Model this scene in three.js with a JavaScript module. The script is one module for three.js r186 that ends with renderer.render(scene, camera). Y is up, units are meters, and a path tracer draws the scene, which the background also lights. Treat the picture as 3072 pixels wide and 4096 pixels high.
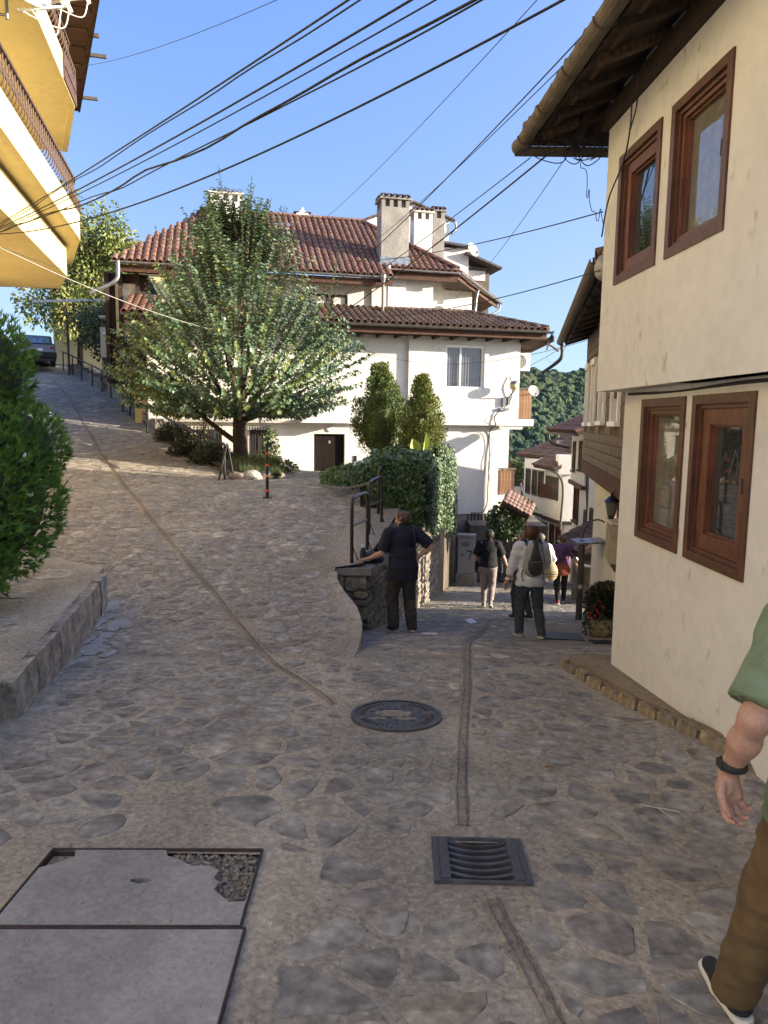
import * as THREE from 'three';
import { mergeGeometries, toCreasedNormals } from 'three/addons/utils/BufferGeometryUtils.js';

// ---------- camera, sky, sun, exposure ----------
const scene = new THREE.Scene();
const camera = new THREE.PerspectiveCamera(70.83, 768 / 1024, 0.05, 3000);
camera.rotation.order = 'YXZ';
camera.rotation.set(THREE.MathUtils.degToRad(-7.2), 0, THREE.MathUtils.degToRad(0.75));
camera.position.set(0, 1.8, 0);
scene.add(camera);

const renderer = new THREE.WebGLRenderer({ antialias: true });
renderer.setSize(768, 1024);
renderer.toneMapping = THREE.LinearToneMapping;
renderer.toneMappingExposure = 4.8;
renderer.shadowMap.enabled = true;

const sunElev = THREE.MathUtils.degToRad(13), sunAz = THREE.MathUtils.degToRad(9);
const sunDir = new THREE.Vector3(Math.cos(sunElev) * Math.cos(sunAz), Math.sin(sunElev), Math.cos(sunElev) * Math.sin(sunAz));
const sun = new THREE.DirectionalLight(new THREE.Color(1.0, 0.88, 0.71), 2.85);
sun.position.copy(sunDir).multiplyScalar(120); sun.castShadow = true; sun.shadow.radius = 1;
sun.shadow.mapSize.set(4096, 4096);
Object.assign(sun.shadow.camera, { left: -45, right: 45, top: 45, bottom: -45, near: 1, far: 300 });
scene.add(sun); scene.add(sun.target);

{ // clear late-afternoon sky: deep blue above, pale towards the horizon, paler round the sun
  const w = 512, h = 256, data = new Float32Array(w * h * 4);
  const mixv = (a, b, t) => a.map((v, i) => v + (b[i] - v) * t);
  for (let j = 0; j < h; j++) for (let i = 0; i < w; i++) {
    const el = ((j + 0.5) / h - 0.5) * Math.PI, az = ((i + 0.5) / w - 0.5) * 2 * Math.PI;
    const x = Math.cos(el) * Math.cos(az), y = Math.sin(el), z = Math.cos(el) * Math.sin(az);
    const up = Math.max(0, y);
    let c = mixv([0.145, 0.205, 0.243], [0.020, 0.064, 0.198], 1 - Math.exp(-up * 3.8));
    const cg = x * sunDir.x + y * sunDir.y + z * sunDir.z, g = Math.acos(Math.max(-1, Math.min(1, cg)));
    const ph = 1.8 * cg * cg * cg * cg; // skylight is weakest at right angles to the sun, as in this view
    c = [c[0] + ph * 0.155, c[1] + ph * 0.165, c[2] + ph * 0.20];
    const glow = 1.3 * Math.exp(-g * 2.8);
    c = [c[0] + glow * 1.0, c[1] + glow * 0.87, c[2] + glow * 0.66];
    if (y < 0) c = mixv(c, [0.12, 0.12, 0.11], Math.min(1, -y * 6));
    const k = (j * w + i) * 4; data[k] = c[0]; data[k + 1] = c[1]; data[k + 2] = c[2]; data[k + 3] = 1;
  }
  const t = new THREE.DataTexture(data, w, h, THREE.RGBAFormat, THREE.FloatType);
  t.mapping = THREE.EquirectangularReflectionMapping; t.magFilter = THREE.LinearFilter; t.minFilter = THREE.LinearFilter; t.wrapS = THREE.RepeatWrapping; t.needsUpdate = true;
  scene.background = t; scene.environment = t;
}

// ---------- helpers ----------
let seed = 12345;
const rnd = () => { seed = (seed + 0x6d2b79f5) | 0; let t = Math.imul(seed ^ (seed >>> 15), 1 | seed); t = (t + Math.imul(t ^ (t >>> 7), 61 | t)) ^ t; return ((t ^ (t >>> 14)) >>> 0) / 4294967296; };
const rr = (a, b) => a + (b - a) * rnd();
const pick = (a) => a[Math.floor(rnd() * a.length) % a.length];
const V = (x, y, z) => new THREE.Vector3(x, y, z);
const lerp = (a, b, t) => a + (b - a) * t, clamp = (x, a = 0, b = 1) => Math.min(b, Math.max(a, x));
const sst = (a, b, x) => { const t = clamp((x - a) / (b - a)); return t * t * (3 - 2 * t); };
const interp = (xs, ys, x) => { // smooth (Hermite) table lookup
  const n = xs.length; if (x <= xs[0]) return ys[0]; if (x >= xs[n - 1]) return ys[n - 1];
  let i = 0; while (x > xs[i + 1]) i++;
  const m = (k) => k <= 0 || k >= n - 1 ? (ys[Math.min(k + 1, n - 1)] - ys[Math.max(k - 1, 0)]) / (xs[Math.min(k + 1, n - 1)] - xs[Math.max(k - 1, 0)]) : (ys[k + 1] - ys[k - 1]) / (xs[k + 1] - xs[k - 1]);
  const h = xs[i + 1] - xs[i], t = (x - xs[i]) / h, t2 = t * t, t3 = t2 * t;
  return (2 * t3 - 3 * t2 + 1) * ys[i] + (t3 - 2 * t2 + t) * h * m(i) + (-2 * t3 + 3 * t2) * ys[i + 1] + (t3 - t2) * h * m(i + 1);
};
const hash3 = (x, y, z) => { let h = Math.imul(x, 374761393) + Math.imul(y, 668265263) + Math.imul(z, 2147483647 - 1274126177); h = Math.imul(h ^ (h >>> 13), 1274126177); return ((h ^ (h >>> 16)) >>> 0) / 4294967296; };
function vnoise(x, y, z = 0, per = 0) { // value noise, optionally periodic in x and y
  const xi = Math.floor(x), yi = Math.floor(y), zi = Math.floor(z), f = (t) => t * t * (3 - 2 * t), u = f(x - xi), v = f(y - yi), w = f(z - zi);
  const m = (a) => per ? ((a % per) + per) % per : a;
  if (z === zi) { const x0 = m(xi), x1 = m(xi + 1), y0 = m(yi), y1 = m(yi + 1), a = hash3(x0, y0, zi), b = hash3(x1, y0, zi), c = hash3(x0, y1, zi), d = hash3(x1, y1, zi), e = a + (b - a) * u; return e + (c + (d - c) * u - e) * v; }
  const q = (a, b, c) => hash3(m(xi + a), m(yi + b), zi + c);
  return lerp(lerp(lerp(q(0, 0, 0), q(1, 0, 0), u), lerp(q(0, 1, 0), q(1, 1, 0), u), v), lerp(lerp(q(0, 0, 1), q(1, 0, 1), u), lerp(q(0, 1, 1), q(1, 1, 1), u), v), w);
}
function fbm(x, y, z = 0, oct = 4, per = 0) { let s = 0, a = 0.5, n = 0; for (let o = 0; o < oct; o++) { s += a * vnoise(x, y, z + o * 7, per); n += a; a *= 0.5; x *= 2; y *= 2; z *= 2; per *= 2; } return s / n; }

// tileable textures, 1 repeat = `size` metres (uv are in metres)
function tex(n, size, fn, srgb = true) {
  const d = new Uint8Array(n * n * 4);
  for (let j = 0; j < n; j++) for (let i = 0; i < n; i++) {
    const c = fn(i / n, j / n), k = (j * n + i) * 4;
    for (let q = 0; q < 3; q++) d[k + q] = 255 * clamp(Array.isArray(c) ? c[q] : c); d[k + 3] = 255;
  }
  const t = new THREE.DataTexture(d, n, n, THREE.RGBAFormat); t.wrapS = t.wrapT = THREE.RepeatWrapping; t.magFilter = THREE.LinearFilter; t.minFilter = THREE.LinearMipmapLinearFilter; t.generateMipmaps = true;
  if (srgb) t.colorSpace = THREE.SRGBColorSpace; t.repeat.set(1 / size, 1 / size); t.needsUpdate = true; return t;
}
const g3 = (v) => [v, v, v];
const T = {}; const clock = Date.now();
T.stone = tex(384, 0.9, (u, v) => { const a = fbm(u * 6, v * 6, 1, 5, 6), b = fbm(u * 24, v * 24, 5, 3, 24), c = fbm(u * 3 + a * 2, v * 14, 9, 3, 0); const s = 0.75 + 0.36 * (a - 0.5) + 0.34 * (b - 0.5) + 0.18 * (c - .5); return [s * 1.0, s * 0.985, s * 0.965]; });
T.stoneB = tex(320, 0.9, (u, v) => g3(0.5 * fbm(u * 8, v * 8, 3, 5, 8) + 0.5 * fbm(u * 40, v * 40, 8, 2, 40)), false);
T.mortar = tex(640, 2.6, (u, v) => { const a = fbm(u * 5, v * 5, 2, 6, 5), b = fbm(u * 120, v * 120, 4, 2, 120), g = vnoise(u * 170, v * 170, 6, 170); let s = 0.76 + 0.28 * (a - 0.5) + 0.26 * (b - 0.5) + (g > 0.9 ? 0.1 : 0) - (g < 0.09 ? 0.16 : 0); const w = fbm(u * 3, v * 3, 12, 3, 3) - 0.5; return [s * (1 + 0.08 * w), s * 0.98, s * (0.95 - 0.1 * w)]; });
T.mortarB = tex(384, 0.8, (u, v) => g3(0.35 * fbm(u * 6, v * 6, 3, 4, 6) + 0.65 * fbm(u * 60, v * 60, 8, 2, 60)), false);
T.plaster = tex(640, 3.4, (u, v) => { // lime wash: cloudy, with small dirt specks and faint runs
  const a = fbm(u * 4, v * 4, 2, 6, 4), b = fbm(u * 40, v * 40, 4, 2, 40), sp = fbm(u * 60, v * 34, 9, 2, 0), run = fbm(u * 26, v * 3, 15, 3, 0);
  let s = 0.93 + 0.10 * (a - 0.5) + 0.05 * (b - 0.5); let d = clamp((sp - 0.72) * 5) * clamp((fbm(u * 5, v * 5, 21, 3, 5) - 0.54) * 6) * 0.16 + clamp((run - 0.74) * 3) * 0.04; s -= d; return [s, s - 0.01 - d * 0.12, s - 0.025 - d * 0.3];
});
T.plasterB = tex(256, 1.2, (u, v) => g3(0.6 * fbm(u * 5, v * 5, 3, 4, 5) + 0.4 * fbm(u * 50, v * 50, 8, 2, 50)), false);
T.concrete = tex(384, 1.4, (u, v) => { const a = fbm(u * 4, v * 4, 2, 6, 4), b = fbm(u * 70, v * 70, 4, 2, 70), g = vnoise(u * 130, v * 130, 6, 130); const s = 0.76 + 0.26 * (a - 0.5) + 0.13 * (b - 0.5) - (g < 0.05 ? 0.2 : 0); return [s, s * 0.985, s * 0.96]; });
T.wood = tex(320, 0.8, (u, v) => { const a = fbm(u * 50 + fbm(u * 4, v * 3, 2, 2, 0) * 4, v * 3, 2, 4, 0), b = fbm(u * 8, v * 8, 5, 3, 8); const s = 0.72 + 0.5 * (a - 0.5) + 0.18 * (b - 0.5); return [s, s * 0.97, s * 0.94]; });
T.clay = tex(256, 0.6, (u, v) => { const a = fbm(u * 6, v * 6, 2, 5, 6), b = fbm(u * 40, v * 40, 4, 2, 40), l = clamp((fbm(u * 12, v * 12, 9, 3, 12) - 0.6) * 5); let s = 0.76 + 0.36 * (a - 0.5) + 0.14 * (b - 0.5); return [s - l * 0.12, s - l * 0.06, s - l * 0.02]; });
T.metal = tex(256, 0.5, (u, v) => { const a = fbm(u * 5, v * 5, 2, 5, 5), b = fbm(u * 40, v * 40, 4, 2, 40); const s = 0.78 + 0.3 * (a - 0.5) + 0.1 * (b - 0.5); return [s, s * 0.985, s * 0.97]; });
T.bark = tex(256, 0.5, (u, v) => { const a = fbm(u * 22, v * 4, 2, 5, 0); const s = 0.7 + 0.7 * (a - 0.5); return [s, s * 0.96, s * 0.9]; });
T.weave = tex(256, 0.25, (u, v) => { const a = fbm(u * 6, v * 6, 2, 4, 6), w = 0.5 + 0.5 * Math.sin(u * 2 * Math.PI * 60) * Math.sin(v * 2 * Math.PI * 60); const s = 0.86 + 0.2 * (a - 0.5) + 0.05 * w; return g3(s); });
T.skin = tex(256, 0.2, (u, v) => { const a = fbm(u * 8, v * 8, 2, 4, 8), b = fbm(u * 40, v * 40, 5, 2, 40); const s = 0.9 + 0.14 * (a - 0.5) + 0.1 * (b - 0.5), r = 0.1 * (fbm(u * 5, v * 5, 11, 3, 5) - 0.5); return [s, s - r - 0.02, s - r - 0.02]; });

console.log('textures', Date.now() - clock);
const rgb = (r, g, b) => new THREE.Color().setRGB(r, g, b);
function mat(c, o = {}) { const { map, bump, bs = 0.004, rough = 0.85, ...rest } = o; const m = new THREE.MeshPhysicalMaterial({ color: Array.isArray(c) ? rgb(...c) : c, roughness: rough, ...rest }); if (map) m.map = map; if (bump) { m.bumpMap = bump; m.bumpScale = bs; } return m; }
const M = {
  mortar: mat([0.53, 0.50, 0.42], { map: T.mortar, bump: T.mortarB, bs: 0.008, rough: 0.95 }),
  concrete: mat([0.52, 0.505, 0.475], { map: T.concrete, bump: T.mortarB, bs: 0.004, rough: 0.93 }),
  dirtJoint: mat([0.46, 0.425, 0.355], { map: T.mortar, bump: T.mortarB, bs: 0.012, rough: 1 }),
  cement: mat([0.42, 0.40, 0.355], { map: T.concrete, bump: T.mortarB, bs: 0.006, rough: 0.95 }),
  white: mat([0.765, 0.77, 0.765], { map: T.plaster, bump: T.plasterB, bs: 0.006 }),
  white2: mat([0.83, 0.81, 0.76], { map: T.plaster, bump: T.plasterB, bs: 0.008 }),
  cream: mat([0.80, 0.72, 0.55], { map: T.plaster, bump: T.plasterB, bs: 0.006 }),
  yellow: mat([0.82, 0.69, 0.36], { map: T.plaster, bump: T.plasterB, bs: 0.006 }),
  yellowPale: mat([0.80, 0.64, 0.34], { map: T.plaster, bump: T.plasterB, bs: 0.006 }),
  frame: mat([0.175, 0.066, 0.034], { map: T.wood, rough: 0.5, clearcoat: 0.25, clearcoatRoughness: 0.4 }),
  sash: mat([0.25, 0.085, 0.038], { map: T.wood, rough: 0.45, clearcoat: 0.25, clearcoatRoughness: 0.4 }),
  darkwood: mat([0.075, 0.045, 0.03], { map: T.wood, bump: T.wood, bs: 0.003, rough: 0.85 }),
  redwood: mat([0.16, 0.07, 0.042], { map: T.wood, bump: T.wood, bs: 0.003, rough: 0.8 }),
  oldwood: mat([0.19, 0.12, 0.08], { map: T.wood, bump: T.wood, bs: 0.004, rough: 0.9 }),
  plank: mat([0.36, 0.19, 0.085], { map: T.wood, bump: T.wood, bs: 0.003, rough: 0.7 }),
  plank2: mat([0.46, 0.27, 0.13], { map: T.wood, bump: T.wood, bs: 0.003, rough: 0.7 }),
  greywood: mat([0.22, 0.19, 0.155], { map: T.wood, bump: T.wood, bs: 0.003, rough: 0.85 }),
  glass: mat([0.03, 0.033, 0.035], { rough: 0.02, ior: 1.52, specularIntensity: 1, clearcoat: 1, clearcoatRoughness: 0.02 }),
  pane: mat([1, 1, 1], { rough: 0.01, transmission: 1, thickness: 0, ior: 1.5 }),
  net: mat([0.21, 0.195, 0.155], { map: T.weave, rough: 0.95 }),
  curtain: mat([0.62, 0.60, 0.56], { map: T.weave, rough: 0.95 }),
  pvc: mat([0.80, 0.80, 0.79], { rough: 0.4 }),
  room: mat([0.78, 0.75, 0.70], { map: T.plaster, rough: 0.95 }),
  pitch: mat([0.085, 0.075, 0.065], { map: T.wood, rough: 0.9 }),
  black: mat([0.018, 0.018, 0.02], { map: T.metal, rough: 0.38, clearcoat: 0.3 }),
  iron: mat([0.055, 0.055, 0.06], { map: T.metal, rough: 0.55, metalness: 0.5 }),
  castIron: mat([0.17, 0.17, 0.175], { map: T.metal, bump: T.mortarB, bs: 0.003, rough: 0.62, metalness: 0.4 }),
  rust: mat([0.16, 0.085, 0.05], { map: T.metal, rough: 0.85 }),
  zinc: mat([0.42, 0.44, 0.46], { map: T.metal, rough: 0.42, metalness: 0.7 }),
  zincOld: mat([0.24, 0.205, 0.16], { map: T.metal, rough: 0.75, metalness: 0.25 }),
  gutterDark: mat([0.12, 0.115, 0.11], { map: T.metal, rough: 0.6, metalness: 0.3 }),
  railBrown: mat([0.14, 0.075, 0.045], { map: T.metal, rough: 0.6 }),
  cable: mat([0.02, 0.02, 0.022], { rough: 0.7 }),
  cableGrey: mat([0.33, 0.31, 0.28], { rough: 0.7 }),
  dish: mat([0.62, 0.61, 0.58], { map: T.metal, rough: 0.5 }),
  bark: mat([0.115, 0.085, 0.06], { map: T.bark, bump: T.bark, bs: 0.02, rough: 0.95 }),
  rubber: mat([0.02, 0.02, 0.02], { rough: 0.8 }),
  soil: mat([0.10, 0.075, 0.05], { map: T.mortar, bump: T.mortarB, bs: 0.02, rough: 1 }),
  skin: mat([0.53, 0.325, 0.24], { map: T.skin, bump: T.skin, bs: 0.0015, rough: 0.6 }),
  flash: mat([0.36, 0.42, 0.5], { map: T.metal, rough: 0.45, metalness: 0.4 }),
};
const stoneCols = [[0.43, 0.41, 0.355], [0.395, 0.38, 0.33], [0.50, 0.45, 0.35], [0.44, 0.395, 0.325], [0.37, 0.36, 0.32], [0.60, 0.54, 0.43], [0.45, 0.425, 0.37], [0.41, 0.37, 0.32], [0.39, 0.37, 0.32], [0.355, 0.335, 0.29]];
const stoneMats = stoneCols.map((c) => mat(c, { map: T.stone, bump: T.stoneB, bs: 0.006, rough: 0.88 }));
const stoneVC = mat([1, 1, 1], { map: T.stone, bump: T.stoneB, bs: 0.006, rough: 0.9, vertexColors: true });
const wallStoneMats = [[0.38, 0.32, 0.225], [0.33, 0.285, 0.22], [0.43, 0.355, 0.245], [0.29, 0.265, 0.225], [0.46, 0.375, 0.25]].map((c) => mat(c, { map: T.stone, bump: T.stoneB, bs: 0.014, rough: 0.92 }));
const clayMats = [[0.35, 0.165, 0.105], [0.40, 0.195, 0.125], [0.31, 0.145, 0.095], [0.44, 0.24, 0.16], [0.36, 0.185, 0.13]].map((c) => mat(c, { map: T.clay, bump: T.stoneB, bs: 0.004, rough: 0.85 }));
const clayOld = [[0.25, 0.145, 0.095], [0.205, 0.125, 0.09], [0.29, 0.175, 0.12], [0.235, 0.15, 0.115], [0.32, 0.20, 0.14]].map((c) => mat(c, { map: T.clay, bump: T.stoneB, bs: 0.006, rough: 0.92 }));

// geometry: everything non-indexed with position, normal, uv so that it can be merged
const clean = (g) => { g = g.index ? g.toNonIndexed() : g; for (const k of Object.keys(g.attributes)) if (!['position', 'normal', 'uv', 'color'].includes(k)) g.deleteAttribute(k); if (!g.attributes.normal) g.computeVertexNormals(); if (!g.attributes.uv) g.setAttribute('uv', new THREE.BufferAttribute(new Float32Array(g.attributes.position.count * 2), 2)); return g; };
function boxUV(g) { // uv in metres from the dominant axis of each triangle
  const p = g.attributes.position, uv = g.attributes.uv, a = V(), b = V(), c = V(), n = V();
  for (let i = 0; i < p.count; i += 3) {
    a.fromBufferAttribute(p, i); b.fromBufferAttribute(p, i + 1); c.fromBufferAttribute(p, i + 2);
    n.copy(b).sub(a).cross(c.clone().sub(a)); const x = Math.abs(n.x), y = Math.abs(n.y), z = Math.abs(n.z);
    for (let k = 0; k < 3; k++) { const X = p.getX(i + k), Y = p.getY(i + k), Z = p.getZ(i + k); if (y >= x && y >= z) uv.setXY(i + k, X, Z); else if (x >= z) uv.setXY(i + k, Z, Y); else uv.setXY(i + k, X, Y); }
  }
  return g;
}
const fin = (g) => boxUV(clean(g));
const place = (g, x = 0, y = 0, z = 0, o = {}) => { if (o.rx) g.rotateX(o.rx); if (o.rz) g.rotateZ(o.rz); if (o.ry) g.rotateY(o.ry); return g.translate(x, y, z); };
const bx = (w, h, d, x, y, z, o) => place(fin(new THREE.BoxGeometry(w, h, d)), x, y, z, o);           // centred box
const b2 = (x0, x1, y0, y1, z0, z1) => bx(Math.abs(x1 - x0), Math.abs(y1 - y0), Math.abs(z1 - z0), (x0 + x1) / 2, (y0 + y1) / 2, (z0 + z1) / 2);
function bev(w, h, d, r, x = 0, y = 0, z = 0, o) { // box with chamfered edges
  const s = new THREE.Shape(), W = w / 2 - r, H = h / 2 - r; s.moveTo(-W, -H); s.lineTo(W, -H); s.lineTo(W, H); s.lineTo(-W, H); s.closePath();
  const g = new THREE.ExtrudeGeometry(s, { depth: d - 2 * r, bevelEnabled: true, bevelThickness: r, bevelSize: r, bevelSegments: 1 }); g.translate(0, 0, -d / 2 + r); return place(fin(g), x, y, z, o);
}
const cyl = (r0, r1, h, x, y, z, o = {}) => place(clean(new THREE.CylinderGeometry(r1, r0, h, o.n || 12, 1, !!o.open)), x, y, z, o);
const sph = (r, x, y, z, sx = 1, sy = 1, sz = 1, n = 12) => clean(new THREE.SphereGeometry(r, n, Math.ceil(n * 0.7))).scale(sx, sy, sz).translate(x, y, z);
const tube = (pts, r, o = {}) => clean(new THREE.TubeGeometry(o.straight ? polyCurve(pts) : new THREE.CatmullRomCurve3(pts, false, 'centripetal'), o.n || Math.max(2, pts.length * 5), r, o.k || 6, false));
const polyCurve = (pts) => { const c = new THREE.CurvePath(); for (let i = 0; i + 1 < pts.length; i++) c.add(new THREE.LineCurve3(pts[i], pts[i + 1])); return c; };
const rod = (a, b, r, k = 6, r2 = r) => { const d = b.clone().sub(a), g = clean(new THREE.CylinderGeometry(r2, r, d.length(), k, 1)); g.applyQuaternion(new THREE.Quaternion().setFromUnitVectors(V(0, 1, 0), d.clone().normalize())); return g.translate((a.x + b.x) / 2, (a.y + b.y) / 2, (a.z + b.z) / 2); };
const beam = (a, b, w, h) => { const d = b.clone().sub(a), m = new THREE.Matrix4().lookAt(V(0, 0, 0), d, V(0, 1, 0)); m.setPosition(a.clone().add(b).multiplyScalar(0.5)); return fin(new THREE.BoxGeometry(w, h, d.length())).applyMatrix4(m); };
const ext = (pts, depth, o = {}) => { const s = new THREE.Shape(pts.map((p) => new THREE.Vector2(p[0], p[1]))); for (const h of o.holes || []) s.holes.push(new THREE.Path(h.map((p) => new THREE.Vector2(p[0], p[1])))); return fin(new THREE.ExtrudeGeometry(s, { depth, bevelEnabled: false })); };
const rect = (x0, x1, y0, y1) => [[x0, y0], [x1, y0], [x1, y1], [x0, y1]];
function raw(pos, uv, col) { const g = new THREE.BufferGeometry(); g.setAttribute('position', new THREE.BufferAttribute(new Float32Array(pos), 3)); g.computeVertexNormals(); g.setAttribute('uv', new THREE.BufferAttribute(uv ? new Float32Array(uv) : new Float32Array(pos.length / 3 * 2), 2)); if (col) g.setAttribute('color', new THREE.BufferAttribute(new Float32Array(col), 3)); if (!uv) boxUV(g); return g; }
const polyPlane = (pts) => { const pos = []; for (let i = 1; i + 1 < pts.length; i++) for (const p of [pts[0], pts[i], pts[i + 1]]) pos.push(p.x, p.y, p.z); return raw(pos); };
function solid(pts, off) { // closed slab: polygon of points plus the same polygon moved by off
  const q = pts.map((p) => p.clone().add(off)), n = pts.length, gs = [polyPlane(pts), polyPlane([...q].reverse())];
  for (let i = 0; i < n; i++) gs.push(polyPlane([pts[i], q[i], q[(i + 1) % n], pts[(i + 1) % n]])); return merge(gs);
}
const merge = (gs) => { gs = gs.flat().filter(Boolean); const col = gs.some((g) => g.attributes.color); if (gs.length === 1) return gs[0]; return mergeGeometries(gs.map((g) => { if (col && !g.attributes.color) g.setAttribute('color', new THREE.BufferAttribute(new Float32Array(g.attributes.position.count * 3).fill(1), 3)); return g; }), false); };

const used = new Map();
const numbered = (n) => { const k = used.get(n) || 0; used.set(n, k + 1); return k ? n + '_' + String(k).padStart(3, '0') : n; };
const shade = (o) => { o.traverse((m) => { if (m.isMesh) { m.castShadow = true; m.receiveShadow = true; } }); return o; };
function obj(name, gs, m, parent, label) { // one named mesh under a thing or a part
  const o = new THREE.Mesh(merge(Array.isArray(gs) ? gs : [gs]), m); o.name = parent ? name : numbered(name); (parent || scene).add(o); if (label) o.userData.label = label; return shade(o);
}
function thing(name, label, category, [x, y, z] = [0, 0, 0], ry = 0, group) { const o = new THREE.Group(); o.name = numbered(name); o.position.set(x, y, z); o.rotation.y = ry; o.userData = { label, category }; if (group) o.userData.group = group; scene.add(o); return o; }
function tag(o, label, category, group) { o.userData = { label, category }; if (group) o.userData.group = group; return o; }
function struct(name, gs, m, parent) { const o = obj(name, gs, m, parent); if (!parent) o.userData.kind = 'structure'; return o; }
let LINK = null;
const stuff = (o) => { o.userData.kind = 'stuff'; return o; };
// ---------- the ground ----------
const LD = [-6, 0, 6, 7, 8, 9, 10, 12, 14, 16, 18, 20, 24, 30, 40, 60], LH = [0.42, 0, -0.42, -0.52, -0.72, -0.95, -1.2, -1.6, -1.95, -2.3, -2.62, -2.93, -3.5, -4.2, -5.4, -7.5];
const lumps = (x, d) => 0.012 * (vnoise(x * 1.7 + 40, d * 1.7) - 0.5) + 0.02 * (vnoise(x * 0.6 + 9, d * 0.6 + 50) - 0.5);
const lane = (x, d) => interp(LD, LH, d) + lumps(x, d) - 0.1 * sst(0.8, 2, x) * sst(4.5, 6, d) * (1 - sst(9, 12, d));
const BD = [-6, 0, 6, 6.73, 8, 9, 10, 12, 13.6, 15.5], BH = [0.42, 0, -0.42, -0.49, -0.5, -0.44, -0.3, 0.05, 0.33, 0.5];
const UD = [0, 1.8, 4.1, 6.5, 10.3, 12.3, 14.75, 19.6, 30], UH = [0, 0.2, 0.43, 0.86, 1.48, 1.98, 2.46, 3.3, 4.8];
const along = (x, d) => (x + 3.4) * -0.51 + (d - 15.5) * 0.86, across = (x, d) => (x + 3.4) * 0.86 + (d - 15.5) * 0.51; // along the climbing road, and across it (right is positive)
const road = (x, d) => { const v = across(x, d); const k = 1 - sst(0.6, 3, v); return interp(BD, BH, Math.min(d, 15.5)) + lumps(x, d) + interp(UD, UH, along(x, d)) * k - 0.12 * sst(18, 20, d) * sst(1, 4, v) - 0.7 * sst(20, 22.6, d) * sst(1.5, 5, v); };
const splitX = (d) => interp([6.7, 7.3, 7.84, 8.4, 9.2, 9.6, 10.2, 20.3, 24.5, 60], [-0.27, -0.262, -0.265, -0.32, -0.47, -0.6, -0.205, 1.84, 2.64, 9.5], d);
const splitRoad = (d) => d < 10.2 ? Math.min(splitX(d), -0.265 - 0.42 * sst(8.1, 9.9, d)) : splitX(d) - 0.1;

function sheet(d0, d1, nd, xl, xr, nx, h) { // a strip of ground between two edges given per row
  const pos = [], uv = [], P = (i, j) => { const d = lerp(d0, d1, j / nd), x = lerp(xl(d), xr(d), i / nx); return [x, h(x, d), -d]; };
  for (let j = 0; j < nd; j++) for (let i = 0; i < nx; i++) { const a = P(i, j), b = P(i + 1, j), c = P(i + 1, j + 1), e = P(i, j + 1); for (const p of [a, b, c, a, c, e]) { pos.push(...p); uv.push(p[0], p[2]); } }
  const g = raw(pos, uv); return g;
}
function smooth(g) { // shared normals on a merged sheet
  const p = g.attributes.position, n = g.attributes.normal, m = new Map(), key = (i) => Math.round(p.getX(i) * 500) + ',' + Math.round(p.getY(i) * 500) + ',' + Math.round(p.getZ(i) * 500);
  for (let i = 0; i < p.count; i++) { const k = key(i), a = m.get(k) || [0, 0, 0]; a[0] += n.getX(i); a[1] += n.getY(i); a[2] += n.getZ(i); m.set(k, a); }
  for (let i = 0; i < p.count; i++) { const a = m.get(key(i)), l = Math.hypot(...a) || 1; n.setXYZ(i, a[0] / l, a[1] / l, a[2] / l); } return g;
}
function gridSheet(xs, ds, h, hole) { const pos = [], uv = [], P = (i, j) => [xs[i], h(xs[i], ds[j]), -ds[j]]; for (let j = 0; j + 1 < ds.length; j++) for (let i = 0; i + 1 < xs.length; i++) { if (hole((xs[i] + xs[i + 1]) / 2, (ds[j] + ds[j + 1]) / 2)) continue; const a = P(i, j), b = P(i + 1, j), c = P(i + 1, j + 1), e = P(i, j + 1); for (const p of [a, b, c, a, c, e]) { pos.push(...p); uv.push(p[0], p[2]); } } return raw(pos, uv); }
const lines = (a, b, step, extra) => { const l = [...extra]; for (let x = a; x <= b + 1e-6; x += step) if (!extra.some((e) => Math.abs(e - x) < step * 0.3)) l.push(x); if (!l.some((q) => Math.abs(q - b) < 1e-6)) l.push(b); return l.sort((p, q) => p - q); };
const inRect = (x, d, x0, x1, d0, d1) => x > x0 && x < x1 && d > d0 && d < d1;
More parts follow.
